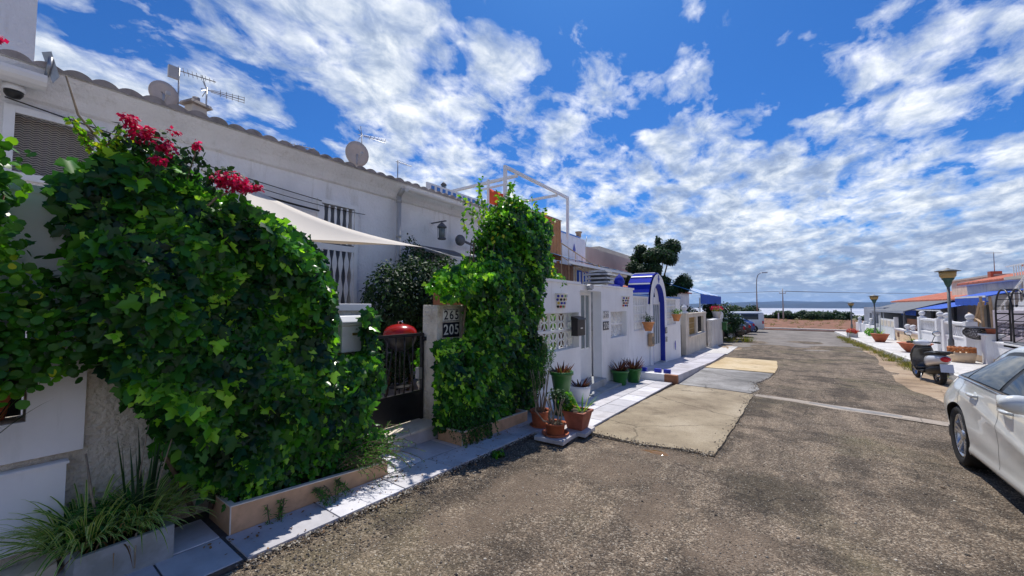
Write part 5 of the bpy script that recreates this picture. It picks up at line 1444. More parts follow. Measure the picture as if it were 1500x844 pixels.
# glazed gate door
dd = MB(); y0, y1 = 6.99, 8.05
dd.box(-3.58, -3.54, y0, y0 + .08, -.12, 1.86); dd.box(-3.58, -3.54, y1 - .08, y1, -.12, 1.86); dd.box(-3.58, -3.54, y0 + .081, y1 - .081, 1.78, 1.86); dd.box(-3.58, -3.54, y0 + .081, y1 - .081, -.12, .62)
for k in range(1, 4): dd.box(-3.575, -3.545, y0 + .08 + k * .225 - .02, y0 + .08 + k * .225 + .02, .6201, 1.7799)
dob = dd.build('door', M['white_paint'], ww)
for k in range(4):
    MB().box(-3.565, -3.555, y0 + .101 + k * .225 - (.018 if k == 0 else 0), y0 + .284 + k * .225, .63, 1.77).build('pane', M['glass_grey'], dob)
MB().box(-3.54, -3.49, 7.05, 7.07, .70, .84).build('handle', M['galv'], dob)
t = thing('wall_light', 'small grey bulkhead light above the glazed white door', 'lamp', (-3.27, 7.32, 1.93))
MB().prism([(-.10, -.03), (.10, -.03), (.10, .03), (.05, .06), (-.05, .06), (-.10, .03)], 'x', .0, .07).build('housing', M['grey_paint'], t)
MB().box(.002, .05, -.08, .08, -.055, -.031).build('glass', M['glass_grey'], t)
mb = MB()
mb.hexa([(-3.30, 6.95, -.4), (-3.02, 6.95, -.4), (-3.02, 8.62, -.4), (-3.30, 8.62, -.4), (-3.30, 6.95, -.15), (-3.02, 6.95, -.17), (-3.02, 8.62, -.19), (-3.30, 8.62, -.17)])
st = thing('door_step', 'two grey marble steps below the glazed white door', 'step', (0, 0, 0))
mb.build('lower_step', M['slab_grey_tile'], st, bevel=.006)
MB().box(-3.62, -3.19, 7.055, 8.055, -.19, -.02).build('upper_step', M['slab_grey_tile'], st, bevel=.006)
mb = thing('letter_box', 'black metal letter box beside the glazed white door', 'letter box', (-3.30, 6.74, .98))
MB().box(0.003, .14, -.17, .17, 0, .30).build('body', M['black_metal'], mb, bevel=.008)
MB().prism([(0.003, .3005), (.16, .3005), (.15, .33), (.02, .37), (.003, .37)], 'y', -.18, .18).build('lid', M['black_metal'], mb, bevel=.004)
MB().box(.141, .144, -.04, .05, .13, .155).build('name_slot', M['number_white'], mb)
# dotted wall pots
def dotted(label, x, y, z, colors):
    t = thing('wall_pot', label, 'wall pot', (x, y, z), group='colour dotted pots on the white wall')
    mb = MB(); n = 14; prof = [(.075, 0), (.12, .25), (.135, .26), (.135, .275), (.115, .275)]
    vs = []
    for r, zz in prof:
        for k in range(n + 1):
            a = -PI / 2 + PI * k / n; vs.append((r * 1.15 * math.cos(a), r * 1.25 * math.sin(a), zz))
    m = n + 1
    mb.add(vs, [(i * m + k, i * m + k + 1, (i + 1) * m + k + 1, (i + 1) * m + k) for i in range(len(prof) - 1) for k in range(n)], smooth=True)
    mb.add([(0, -.10, 0), (0, .10, 0), (0, .15, .25), (0, -.15, .25)], [(0, 1, 2, 3)])
    mb.build('bowl', M['number_white'], t)
    r_ = random.Random(int(y * 10)); mb = MB(); 
    for row in range(4):
        for k in range(6):
            a = -PI / 2 + PI * (k + .5 + .25 * (row % 2)) / 6.3; zz = .035 + row * .062; r = .075 + (.12 - .075) * zz / .25
            c = Vector((r * 1.15 * math.cos(a) + .001, r * 1.25 * math.sin(a), zz)); nn_ = Vector((math.cos(a), math.sin(a), -.15)).normalized()
            u = nn_.cross(Vector((0, 0, 1))).normalized(); v = nn_.cross(u); mb.cur = r_.randrange(len(colors)); s_ = .024
            mb.add([tuple(c + nn_ * .004 + (u * math.cos(q * PI / 5) + v * math.sin(q * PI / 5)) * s_) for q in range(10)], [tuple(range(10))])
    mb.build('dots', colors, t)
P('dot_red', (.5, .03, .02), .3, .1, 9); P('dot_yellow', (.65, .48, .06), .3, .1, 9); P('dot_green', (.08, .28, .08), .3, .1, 9)
dotted('brightly dotted wall pot above the left screen window of the white wall', -3.298, 6.12, 1.50, [M['blue_tile'], M['dot_red'], M['dot_yellow'], M['black_plastic'], M['dot_green'], M['blue_tile']])
dotted('mostly black and red dotted wall pot above the right screen window', -3.298, 9.52, 1.52, [M['black_plastic'], M['dot_red'], M['black_plastic'], M['blue_tile']])
nb = thing('number_plaque', 'small white number tiles 266 on the white wall beside the screen window', 'house number', (-3.297, 8.30, 1.35)); numtile(nb, .33, .17, 3, M['number_white'], M['number_black'], '266')
nb = thing('number_plaque', 'small dark number tiles 206 below the pale ones on the white wall', 'house number', (-3.297, 8.30, 1.10)); numtile(nb, .33, .19, 3, M['number_black'], M['number_white'], '206', False)
t = thing('garden_plant', 'green plant showing through the left screen window', 'plant', (-3.75, 6.6, -.1))
crown('foliage', [(0, 0, 1.3, .18, .25, .25), (.1, -.2, 1.0, .15, .2, .2)], 500, (.04, .07), 'oval', LEAF_BRIGHT, t, hollow=.3)
MB().tube([(0, 0, 0), (0, 0, 1.2)], .015, 6).build('stem', M['bark'], t)
t = thing('wall_finial', 'blue pointed ceramic ornament on the far end of the white wall', 'ornament', (-3.42, 9.55, 2.02))
MB().lathe([(.06, 0), (.11, .05), (.14, .14), (.10, .24), (.03, .31), (0, .36)], n=16).build('body', M['blue_tile'], t)
MB().box(-.08, .08, -.55, -.15, .001, .05).build('tile', M['blue_tile'], t)
def ornament(label, y, z, h):
    t = thing('wall_ornament', label, 'ornament', (-3.295, y, z))
    MB().prism([(0, -h / 2), (.05, -h * .1), (.035, .0), (.055, h * .12), (0, h / 2), (-.055, h * .12), (-.035, 0), (-.05, -h * .1)], 'x', 0.001, .015).build('tile', M['blue_tile'], t)
ornament('small blue fish shaped tile low on the white wall near the green pots', 9.98, -.03, .26)
ornament('small blue diamond tile low on the wall right of the blue arch', 15.0, .10, .34)

# ================================================================ ARCHED GATEWAY HOUSE
P('vault_blue', (.012, .03, .42), .8, .15, 9, spec=.1)
ar = thing('arched_gateway', 'white gateway with blue painted arch and blue tiled vault roof', 'gateway', (0, 0, 0))
def archwall():
    mb = MB(); x0, x1 = -3.95, -3.28; y0, y1 = 11.8, 13.75; ya, yb = 12.1, 13.45; yc = (ya + yb) / 2; r = (yb - ya) / 2; zs = 1.56; zb = -.5
    n = 16
    inner = [(ya, zb)] + [(yc - r * math.cos(PI * k / n), zs + r * math.sin(PI * k / n)) for k in range(n + 1)] + [(yb, zb)]
    R_ = (y1 - y0) / 2 - .18; ycc = yc
    outer = [(ya - .30, zb)] + [(yc - (r + .30) * math.cos(PI * k / n), zs + .04 + (r + .30) * math.sin(PI * k / n) * 1.0) for k in range(n + 1)] + [(yb + .30, zb)]
    vs = []
    for x in (x1, x0):
        vs += [(x, p[0], p[1]) for p in inner] + [(x, p[0], p[1]) for p in outer]
    m = len(inner); fs = []
    for k in range(m - 1):
        fs.append((k, k + 1, m + k + 1, m + k)); o = 2 * m
        fs.append((o + k, o + m + k, o + m + k + 1, o + k + 1))
    mb.add(vs, fs); mb.build('front', M['plaster_smooth'], ar)
    mb = MB(); mb.add([(x, p[0], p[1]) for x in (x1 + .004, x0) for p in inner], [(k, k + 1, m + k + 1, m + k) for k in range(m - 1)], smooth=True)
    # blue band round the opening on the face
    band = [(ya - .03, zb)] + [(yc - (r + .03) * math.cos(PI * k / n), zs + (r + .03) * math.sin(PI * k / n)) for k in range(n + 1)] + [(yb + .03, zb)]
    mb.add([(x1 + .004, p[0], p[1]) for p in inner] + [(x1 + .004, p[0], p[1]) for p in band], [(k, k + 1, m + k + 1, m + k) for k in range(m - 1)])
    mb.build('arch_lining', M['blue_paint'], ar)
    # outer sides of the pillars
    for (a_, b_) in ((outer[0], outer[1]), (outer[-2], outer[-1])):
        mb = MB(); mb.add([(x1, *a_), (x1, *b_), (x0, *b_), (x0, *a_)], [(0, 1, 2, 3)]); mb.build('pillar_side', M['plaster_smooth'], ar)
    # vault tiles: courses of blue tiles separated by white ridges
    cour = 9; Ro = r + .31
    for k in range(cour):
        a0 = PI * k / cour; a1 = PI * (k + .86) / cour; mb = MB(); vs = []
        for a, rr in ((a0, Ro + .05), (a1, Ro + .015), (a1, Ro - .02), (a0, Ro - .02)):
            vs += [(x, yc - rr * math.cos(a), zs + .04 + rr * math.sin(a)) for x in (x0 - .05, x1 - .04)]
        mb.add(vs, [(0, 1, 3, 2), (2, 3, 5, 4), (4, 5, 7, 6), (6, 7, 1, 0), (0, 2, 4, 6), (1, 7, 5, 3)]); mb.build('vault_tile', M['vault_blue'], ar)
        mb = MB(); vs = []
        for a in (a1, PI * (k + 1) / cour):
            vs += [(x, yc - (Ro + .03) * math.cos(a), zs + .04 + (Ro + .03) * math.sin(a)) for x in (x0 - .04, x1 - .05)]
        mb.add(vs, [(0, 1, 3, 2)]); mb.build('vault_joint', M['white_paint'], ar, solid=.03)
    mb = MB(); c = (yc, zs + r + .18)
    mb.prism([(c[0] + (.10 if k % 2 == 0 else .05) * math.sin(k * PI / 4), c[1] + (.13 if k % 2 == 0 else .06) * math.cos(k * PI / 4)) for k in range(8)], 'x', x1 + .002, x1 + .02)
    mb.build('star', M['blue_tile'], ar)
    # inner door
    mb = MB(); xd = -3.47
    mb.box(xd, xd + .05, ya + .02, ya + .10, zb, 1.68); mb.box(xd, xd + .05, yb - .10, yb - .02, zb, 1.68); mb.box(xd, xd + .05, ya + .101, yb - .101, 1.60, 1.68); mb.box(xd, xd + .05, ya + .101, yb - .101, zb, .3)
    for k in range(1, 5): mb.box(xd + .01, xd + .04, ya + .1 + k * .23 - .02, ya + .1 + k * .23 + .02, .3001, 1.5999)
    do = mb.build('door', M['white_paint'], ar)
    for k in range(5): MB().box(xd + .02, xd + .03, ya + .122 + k * .23, ya + .308 + k * .23, .31, 1.59).build('pane', M['glass_grey'], do)
    mb = MB(); mb.prism([(yc - (r - .02) * math.cos(PI * k / n), zs + (r - .02) * math.sin(PI * k / n)) for k in range(n + 1)], 'x', xd, xd + .03); mb.build('fanlight', M['plaster_smooth'], ar)
    MB().prism([(yc - .14, 1.83), (yc + .14, 1.83), (yc, 2.08)], 'x', xd + .031, xd + .04).build('fanlight_pane', M['glass_dark'], ar)
archwall()
def lattice_wall(label, y0, y1, hy0, hy1):
    t = thing('lattice_wall', label, 'wall', (0, 0, 0))
    mb = MB(); wall(mb, 'x', -3.33, .16, y0, y1, -.7, 1.82, [(hy0, hy1, .86, 1.78)]); mb.build('wall_face', M['plaster_smooth'], t)
    MB().box(-3.51, -3.31, y0, y1, 1.821, 1.87).build('coping', M['blue_trim'], t)
    mb = MB(); nv = 4; h = .918 / nv; nu = max(2, round((hy1 - hy0) / .22)); w_ = (hy1 - hy0 - .002) / nu
    for i in range(nu):
        for j in range(nv): petal_block(mb, -3.36, hy0 + .001 + i * w_, .861 + j * h, w_ - .001, h - .001, .07, .018)
    mb.build('screen_block', M['white_paint'], t)
    return t
lattice_wall('white wall with white lattice blocks left of the blue arch', 10.26, 11.80, 10.36, 11.68)
lattice_wall('white wall with white lattice blocks right of the blue arch', 13.75, 16.1, 13.85, 15.35)
def wallplant(label, y, z):
    t = thing('hanging_pot', label, 'plant pot', (-3.30, y, z), group='orange pots hanging on the lattice walls')
    MB().lathe([(.09, -.16), (.15, .04), (.17, .05), (.17, .09), (.15, .09)], (.15, 0, 0), 16).build('pot', M['orange_pot'], t)
    crown('plant', [(.15, 0, .2, .17, .17, .12)], 160, (.07, .11), 'narrow', LEAF_BRIGHT if y > 13 else LEAF_DARK, t, hollow=.2)
P('orange_pot', (.62, .25, .08), .6, .2, 12)
wallplant('orange pot hanging on the lattice left of the blue arch', 11.1, 1.00)
wallplant('orange pot with bright green leaves on the lattice right of the arch', 14.6, 1.16)
nb = thing('number_plaque', 'dark number tile 207 right of the blue arch', 'house number', (-3.275, 13.61, .72)); numtile(nb, .26, .20, 3, M['number_black'], M['number_white'], '207', False)
nb = thing('number_plaque', 'pale number tile 267 right of the blue arch below the dark one', 'house number', (-3.275, 13.61, .42)); numtile(nb, .24, .18, 3, M['number_white'], M['number_black'], '267')
t = thing('wall_shrine', 'small wooden box with shelf left of the arched door', 'letter box', (-3.30, 11.75, .35))
MB().box(.0, .10, -.13, .13, 0, .38).build('box', M['wood_pale'], t); MB().box(.1005, .105, -.08, .08, .06, .28).build('panel', M['glass_dark'], t)
# raised tiled platform with its low wall
pf = thing('tiled_platform', 'white tiled platform and ramp before the blue arch', 'platform', (0, 0, 0))
mb = MB()
def zz(y): return g(y) + .17 * max(0, min(1, (15.6 - y) / 5.6)) + .035
ys = fr(9.92, 18.9, .6)
for a, b in zip(ys, ys[1:]):
    for xa, xb in ((-3.32, -2.72), (-2.71, -2.13)):
        a_, b_ = a + .004, b - .004
        mb.cur = random.choice((0, 1, 2)); mb.hexa([(xa, a_, g(a) - .1), (xb, a_, g(a) - .1), (xb, b_, g(b) - .1), (xa, b_, g(b) - .1), (xa, a_, zz(a)), (xb, a_, zz(a)), (xb, b_, zz(b)), (xa, b_, zz(b))])
P('platform_tile', (.48, .46, .50), .6, .15, 3, stain=((.30, .28, .27), 2, .52, .5)); P('platform_tile_b', (.54, .52, .56), .6, .15, 3)
mb.build('tiles', [M['platform_tile'], M['platform_tile_b'], M['platform_tile']], pf)
MB().box(-3.34, -2.42, 9.79, 9.915, -.6, -.115).build('low_wall', M['plaster_smooth'], pf)
MB().box(-2.419, -2.12, 9.785, 9.915, -.6, -.118).build('corner_tile', M['brick_brown'], pf)
for x in (-2.95, -2.60, -2.38):
    MB().box(x - .09, x + .07, 9.93, 10.02, -.113, -.02).build('edge_tile', M['blue_tile'], pf)
MB().box(-3.75, -3.27, 12.11, 13.44, -.6, -.28).build('threshold', M['slab_grey_tile'], pf)
profstrip('pavement_end', -3.4, -2.05, 18.9, 23.5, .03, .1, M['pave_white'], 1.5)

# tree above the arch
def tree(name, label, x, y, h, blobs, n, size, mt, group=None, trunk=.12, shape='oval', bright=.04, hollow=.5):
    t = thing(name, label, 'tree', (x, y, g(y) - .05), group=group)
    mb = MB(); top = max(b[2] for b in blobs)
    stems(mb, [(0, 0, 0), (.05, .03, h * .2), (-.03, .05, h * .4), (0, 0, h * .62)], trunk, trunk * .55, 8)
    for b in blobs[:9]:
        stems(mb, [(0, 0, h * .38), (b[0] * .5, b[1] * .5, (b[2] + h * .38) / 2), (b[0], b[1], b[2])], trunk * .5, trunk * .15, 6)
    mb.build('trunk', M['bark'], t)
    crown('crown', blobs, n, size, shape, mt, t, hollow=hollow, bright=bright)
    return t
r5 = random.Random(77)
bl = []
for k in range(40):
    a = r5.uniform(0, 6.28); q = r5.uniform(0, 1) ** .5; zz_ = r5.uniform(3.0, 5.9); rr = 1.75 * (1 - abs(zz_ - 4.2) / 2.6) ** .5
    bl.append((math.cos(a) * q * rr, math.sin(a) * q * rr, zz_, r5.uniform(.3, .6), r5.uniform(.4, .75), r5.uniform(.28, .5)))
tree('orange_tree', 'dark round topped tree behind the blue arch', -6.3, 24.0, 6.2, bl + [(.1, .2, 6.2, .2, .2, .35)], 34000, (.10, .18), LEAF_DARK, trunk=.14, hollow=.35)

# blue sloping awning
t = thing('awning', 'bright blue sloping awning with white stripe beyond the tree', 'awning', (0, 0, 0))
mb = MB(); striped(mb, (-6.6, 23.4, 3.25), (-6.6, 31.6, 3.25), (-3.75, 23.4, 2.22), (-3.75, 31.6, 2.22), 7); mb.build('fabric', [M['blue_light_canvas'], M['white_paint'], ], t, solid=.02)
MB().box(-3.77, -3.73, 23.4, 31.6, 1.66, 2.20).build('valance', M['blue_canvas'], t)
for y in (23.5, 31.5): MB().box(-3.86, -3.80, y - .03, y + .03, -.7, 2.0).build('post', M['white_metal'], t)
mb = MB(); mb.box(-3.80, -3.775, 23.4, 31.6, 2.12, 2.20); mb.build('front_bar', M['white_metal'], t)
hG = thing('terraced_house', 'white house wall shaded by the bright blue awning', 'house', (0, 0, 0))
mb = MB(); wall(mb, 'x', -6.7, .2, 27.2, 36, -1, 2.6, [(29, 30.2, .4, 1.6)]); mb.box(-11, -6.9, 35.8, 36, -1, 2.6); mb.build('wall', M['plaster'], hG)
mb = MB(); tile_roof(mb, -6.5, -11, 27.25, 36.2, 2.62, 3.35, .25, .05, .06); mb.build('roof', M['roof_red'], hG)
MB().box(-6.85, -6.83, 29, 30.2, .4, 1.6).build('pane', M['glass_dark'], hG)
t = thing('garden_shrub', 'dark shrub mass under the blue awning', 'shrub', (-4.7, 21.5, g(21.5)))
crown('foliage', [(0, -2, 1.5, .6, .8, .6), (0, -.8, 1.7, .6, .8, .6), (0, .6, 1.6, .7, .9, .6), (0, 2.0, 1.6, .7, .9, .6), (0, 3.6, 1.5, .7, .9, .6)], 3600, (.09, .15), 'oval', LEAF_DARK, t, hollow=.5)
mb = MB()
for k in range(4): stems(mb, [(0, -2 + 1.5 * k, 0), (0, -2 + 1.5 * k, 1.4)], .05, .02)
mb.build('stems', M['bark'], t)

# beige garden wall with openings, dark gate
bw = thing('garden_wall', 'beige garden wall with two square openings beyond the arch', 'wall', (0, 0, 0))
mb = MB(); wall(mb, 'x', -3.30, .18, 16.95, 21.9, -1.1, 1.18, [(17.6, 19.2, .28, 1.05), (19.6, 21.2, .28, 1.05)]); mb.box(-4.2, -3.481, 16.95, 17.1, -1.1, 1.18); mb.build('wall_face', M['cream_wall'], bw)
MB().box(-3.50, -3.28, 16.93, 21.93, 1.181, 1.23).build('coping', M['cream_wall'], bw)
for k, (a, b) in enumerate(((17.61, 19.19), (19.61, 21.19))):
    mb = MB()
    if k == 0:
        for i in range(6):
            for j in range(3): petal_block(mb, -3.38, a + i * .263, .285 + j * .253, .26, .25, .05, .02)
        mb.build('screen_block', M['orange_lamp'], bw)
    else:
        for i in range(8): mb.tube([(-3.4, a + .1 + i * .19, .285), (-3.4, a + .1 + i * .19, 1.045)], .015, 5)
        mb.build('grille', M['black_metal'], bw)
MB().box(-3.28, -3.20, 17.5, 21.3, .22, .275).build('sill', M['planter_edge'], bw)
t = thing('garden_gate', 'narrow dark metal gate between the arch wall and the beige wall', 'gate', (0, 0, 0))
mb = MB(); mb.box(-3.52, -3.48, 16.12, 16.93, -.55, .75); mb.build('panel', M['black_metal'], t)
mb = MB(); mb.prism([(16.12, .751), (16.93, .751), (16.7, .95), (16.5, 1.02), (16.3, .95)], 'x', -3.51, -3.49); mb.build('crest', M['black_metal'], t)
t = tag(MB().box(-3.9, -2.95, 16.13, 16.93, -.75, -.47).build('door_step', M['slab_grey_tile'], bevel=.01), 'grey step before the narrow dark gate', 'step')
lw = thing('garden_wall', 'low off white garden wall with small finials farthest along the left', 'wall', (0, 0, 0))
mb = MB(); wall(mb, 'x', -3.05, .2, 21.95, 26.2, -1.2, .78); mb.box(-6.5, -3.251, 26.0, 26.2, -1.2, .78); mb.build('wall_face', M['offwhite_wall'], lw)
for k in range(5): MB().box(-3.048, -3.035, 21.96, 26.19, .30 + k * .09, .345 + k * .09).build('moulding', M['offwhite_wall'], lw)
MB().box(-3.28, -3.02, 21.93, 26.22, .781, .83).build('coping', M['plaster_smooth'], lw)
mb = MB(); mb.box(-3.30, -3.0, 25.6, 26.25, .8305, 1.10); mb.build('end_block', M['plaster_smooth'], lw)
for (x, y, z) in ((-3.4, 17.2, 1.231), (-3.15, 25.9, 1.101)):
    t = thing('wall_finial', 'white stepped finial on the %s' % ('beige wall pier' if y < 20 else 'end of the farthest left wall'), 'finial', (x, y, z))
    MB().lathe([(.16, 0), (.16, .06), (.07, .10), (.13, .20), (.10, .28), (.03, .34), (0, .42)], n=14).build('body', M['plaster_smooth'], t)
t = thing('flower_pot', 'white pot of pink flowers on the farthest left wall', 'plant pot', (-3.15, 24.6, .831))
MB().lathe([(.17, 0), (.24, .36), (.26, .40), (.23, .40)], n=16).build('pot', M['pinkpot'], t)
crown('leaves', [(0, 0, .5, .3, .3, .14)], 160, (.06, .10), 'oval', LEAF_BRIGHT, t); crown('flowers', [(0, 0, .58, .34, .36, .14)], 230, (.05, .08), 'petal', PETAL, t, hollow=.6)
t = thing('letter_box', 'green letter box at the far end of the last left wall', 'letter box', (-3.02, 26.0, .1))
MB().box(.0, .22, -.2, .2, 0, .42).build('body', M['green_plastic'], t, bevel=.01); MB().box(-.02, .26, -.23, .23, .421, .47).build('lid', M['green_plastic'], t)
blotch('dirt_patch', -2.5, 23.0, .6, 1.9, .03, M['sand'], 9)
# ================================================================ RIGHT ROW
def lamp(label, x, y, k=1.0):
    t = thing('street_lamp', label, 'street lamp', (x, y, g(y) + .12), group='short lamps on the right pavement'); t.scale = (1, 1, k)
    mb = MB(); mb.lathe([(.085, 0), (.085, .75), (.055, .80), (.05, .84), (.045, 2.75)], n=14); mb.build('post', M['lamp_post'], t)
    MB().lathe([(.05, 2.751), (.09, 2.86), (.12, 2.98), (.17, 3.05), (.17, 3.08)], n=20).build('lamp_base', M['lamp_green'], t)
    MB().lathe([(.17, 3.081), (.22, 3.16), (.235, 3.33)], n=24).build('diffuser', M['orange_lamp'], t)
    MB().lathe([(.34, 3.335), (.35, 3.35), (.2, 3.40), (.08, 3.43), (.03, 3.47), (0, 3.475)], n=28).build('hat', M['lamp_post'], t)
P('lamp_post', (.16, .17, .17), .5, .15, 9); P('lamp_green', (.03, .09, .07), .5, .15, 9)
lamp('nearest low street lamp with a flat hat behind the scooter', 5.1, 21.4)
lamp('middle low street lamp with flat hat by the small orange pot', 5.15, 36.5, .88)
lamp('farthest low street lamp with flat hat near the end of the pavement', 5.4, 50.3, .80)

def ball(t, x, y, z, r=.13):
    MB().lathe([(r * .75, 0), (r * .75, .05), (r * .45, .08)], (x, y, z), 14).build('ball_base', M['plaster'], t); mb = MB(); mb.sphere((x, y, z + .06 + r), r, 16, 10); mb.build('ball', M['plaster'], t)
def wall_seg(name, label, cat, x, y0, y1, ztop, mt, group=None):
    t = thing(name, label, cat, (0, 0, 0), group=group)
    mb = MB(); mb.box(x, x + .2, y0, y1, g(y1) - .2, ztop); mb.build('wall_face', mt, t)
    MB().box(x - .03, x + .23, y0 - .01, y1 + .01, ztop + .001, ztop + .05).build('coping', M['plaster'], t)
    return t
# white front wall near the car with pillar, low part
t = wall_seg('garden_wall', 'low white wall with peach base behind the white car', 'wall', 5.75, -8, 21.6, .30, M['plaster'])
MB().box(5.742, 5.749, -7.99, 21.59, -.75, -.25).build('painted_base', M['peach_wall'], t)
t = thing('wall_pillar', 'short white pillar with flat cap beside the metal garden arch', 'pillar', (5.78, 20.3, 0))
MB().box(-.18, .18, -.2, .2, -.6, .52).build('shaft', M['plaster'], t); MB().box(-.24, .24, -.26, .26, .521, .58).build('cap', M['plaster'], t)
MB().lathe([(.09, 0), (.13, .16), (.14, .18), (.12, .18)], (0, .0, .5805), 14).build('pot_on_cap', M['terracotta'], t)
t = thing('wire_basket', 'dark oval wire basket lying on the low white wall', 'basket', (5.7, 21.3, .33))
def wirebask(t, L, r):
    mb = MB()
    for k in range(15):
        u = -1 + 2 * k / 14; rr = r * (1 - u * u) ** .5 + .01
        mb.tube([(rr * math.cos(a), u * L / 2, r + rr * math.sin(a)) for a in np.linspace(0, 2 * PI, 15)], .010, 4, False)
    for q in range(12):
        a = 2 * PI * q / 12
        mb.tube([((r * (1 - u * u) ** .5 + .01) * math.cos(a + u * 1.2), u * L / 2, r + (r * (1 - u * u) ** .5 + .01) * math.sin(a + u * 1.2)) for u in np.linspace(-1, 1, 13)], .009, 4, False)
    mb.build('mesh', M['black_metal'], t)
    MB().box(-.28, .28, -L / 2, L / 2, r * 2 - .03, r * 2).build('top_rail', M['black_metal'], t)
wirebask(t, 1.8, .22)
t = thing('garden_bench', 'dark covered seat behind the low wall right of the basket', 'seat', (6.0, 18.6, g(18.6)))
MB().box(-.25, .25, -.75, .75, .75, .95).build('cushion', M['slate'], t, bevel=.03)
for x in (-.2, .2):
    for y in (-.7, .7): MB().box(x - .02, x + .02, y - .02, y + .02, 0, .749).build('leg', M['black_metal'], t)

# garden arch of black metal
t = thing('garden_arch', 'black metal garden arch with lattice legs', 'garden arch', (5.95, 19.35, .30))
for s_ in (-1, 1):
    mb = MB()
    for dx in (-.15, .15):
        pts = [(dx, s_ * .58, 0), (dx, s_ * .58, 1.0)] + [(dx, s_ * .58 * math.cos(a), 1.0 + .78 * math.sin(a)) for a in np.linspace(0, PI / 2, 9)[1:]]
        mb.tube(pts, .025, 6)
    for k in range(5): mb.tube([(-.15, s_ * .58, .1 + k * .22), (.15, s_ * .58, .1 + k * .22)], .013, 4)
    for a in np.linspace(0, PI / 2, 6): mb.tube([(-.15, s_ * .58 * math.cos(a), 1.0 + .78 * math.sin(a)), (.15, s_ * .58 * math.cos(a), 1.0 + .78 * math.sin(a))], .013, 4)
    for k in range(4): mb.tube([(-.15, s_ * .58, .1 + k * .22), (.15, s_ * .58, .32 + k * .22)], .009, 4)
    mb.build('arch_half', M['black_metal'], t)
P('lilac_back', (.36, .31, .36), .8, .1, 2)
# lilac wall
t = thing('garden_wall', 'lilac garden wall with a row of pierced blocks behind the metal arch', 'wall', (0, 0, 0))
mb = MB(); wall(mb, 'x', 6.7, -.2, -8, 23.3, -.8, 1.38, [(12.2 + k * 1.36, 12.2 + k * 1.36 + 1.22, .42, .92) for k in range(8)]); mb.build('wall_face', M['lilac_wall'], t)
mb = MB()
for k in range(8):
    for i in range(4):
        for j in range(2): petal_block(mb, 6.80, 12.201 + k * 1.36 + i * .305, .421 + j * .25, .304, .248, .05, .022)
mb.build('screen_block', M['lilac_wall'], t)
MB().box(6.83, 6.86, 12.2, 23.0, .41, .93).build('screen_backing', M['lilac_back'], t)
# white balustrade wall
def balustrade(label, y0, y1, zb, zt, x=5.85):
    t = thing('balustrade_wall', label, 'wall', (0, 0, 0))
    mb = MB(); mb.box(x, x + .2, y0, y1, g(y1) - .1, zb); mb.build('wall_face', M['plaster'], t)
    MB().box(x - .03, x + .23, y0, y1, zt - .09, zt).build('handrail', M['plaster'], t)
    MB().box(x - .02, x + .22, y0, y1, zb + .001, zb + .05).build('base_rail', M['plaster'], t)
    n = int((y1 - y0) / .24)
    for k in range(n):
        y = y0 + (k + .5) * (y1 - y0) / n
        h = zt - zb - .145
        MB().lathe([(.05, 0), (.03, h * .1), (.065, h * .35), (.03, h * .7), (.03, h * .85), (.05, h)], (x + .1, y, zb + .052), 8).build('baluster', M['plaster'], t)
    for y in (y0 - .15, y1 + .15):
        MB().box(x - .06, x + .26, y - .15, y + .15, g(y) - .1, zt + .06).build('pillar', M['plaster'], t); ball(t, x + .1, y, zt + .061)
    return t
balustrade('white balustrade wall with stone balls behind the nearest lamp', 22.9, 25.2, .22, .86)
balustrade('white balustrade wall with stone balls between the lamp and the peach wall', 26.4, 29.0, .22, .90)
t = thing('garden_gate', 'white gate with small dark letter slot behind the scooter', 'gate', (0, 0, 0))
MB().box(5.93, 5.97, 25.51, 26.09, -.72, .70).build('leaf', M['white_paint'], t); MB().box(5.88, 5.92, 25.55, 25.62, .2, .32).build('slot', M['slate'], t)
# peach wall
t = wall_seg('garden_wall', 'peach garden wall with stone balls and a lantern niche', 'wall', 5.9, 29.5, 35.2, .05, M['peach_wall'])
MB().box(5.86, 5.899, 29.5, 35.2, -.02, .045).build('trim', M['lilac_wall'], t)
for y in (31.2, 32.4): ball(t, 6.0, y, .101, .15)
MB().box(5.86, 5.90, 34.0, 34.35, -.42, -.15).build('niche', M['wood_brown'], t)
o = tag(MB().box(6.5, 6.56, 29.6, 35.3, -.6, .72).build('fence_panel', M['brick_brown']), 'reddish brown board panel behind the peach wall', 'fence')
t = thing('double_gate', 'tall white double garage gate between peach and blue houses', 'gate', (0, 0, 0))
for k in range(4):
    y = 35.4 + k * 1.15; MB().box(5.95, 6.0, y, y + 1.12, -.85, .62).build('leaf', M['white_paint'], t)
    MB().box(5.935, 5.949, y + .15, y + .97, .1, .5).build('panel', M['cream_wall'], t)
MB().box(5.9, 6.1, 40.05, 40.3, -.9, .8).build('post', M['plaster'], t); MB().box(5.9, 6.1, 35.22, 35.38, -.9, .8).build('post', M['plaster'], t)
t = thing('flower_bed_wall', 'low white wall with shrubs beyond the double gate', 'wall', (0, 0, 0))
MB().box(5.9, 6.1, 40.4, 52, -1.3, -.10).build('wall_face', M['plaster'], t)
for k in range(4): MB().box(5.86, 6.14, 41 + k * 3, 41.35 + k * 3, -1.3, .14).build('pillar', M['plaster'], t)
for k in (1, 3): ball(t, 6.0, 41.17 + k * 3, .141, .15)
t = thing('gable_house', 'bluish grey end house at the far right of the street', 'house', (0, 0, 0))
mb = MB(); wall(mb, 'x', 6.3, -.2, 41, 50, -1.2, 1.35, [(43, 44, -.1, .9), (46, 47, -.1, .9)]); mb.box(6.5, 11, 49.8, 50, -1.2, 1.35); mb.box(6.5, 11, 41, 41.2, -1.2, 1.35); mb.box(6.31, 11, 41, 50, 1.351, 1.42); mb.build('wall', M['blue_grey'] if 'blue_grey' in M else M['grey_wall'], t)
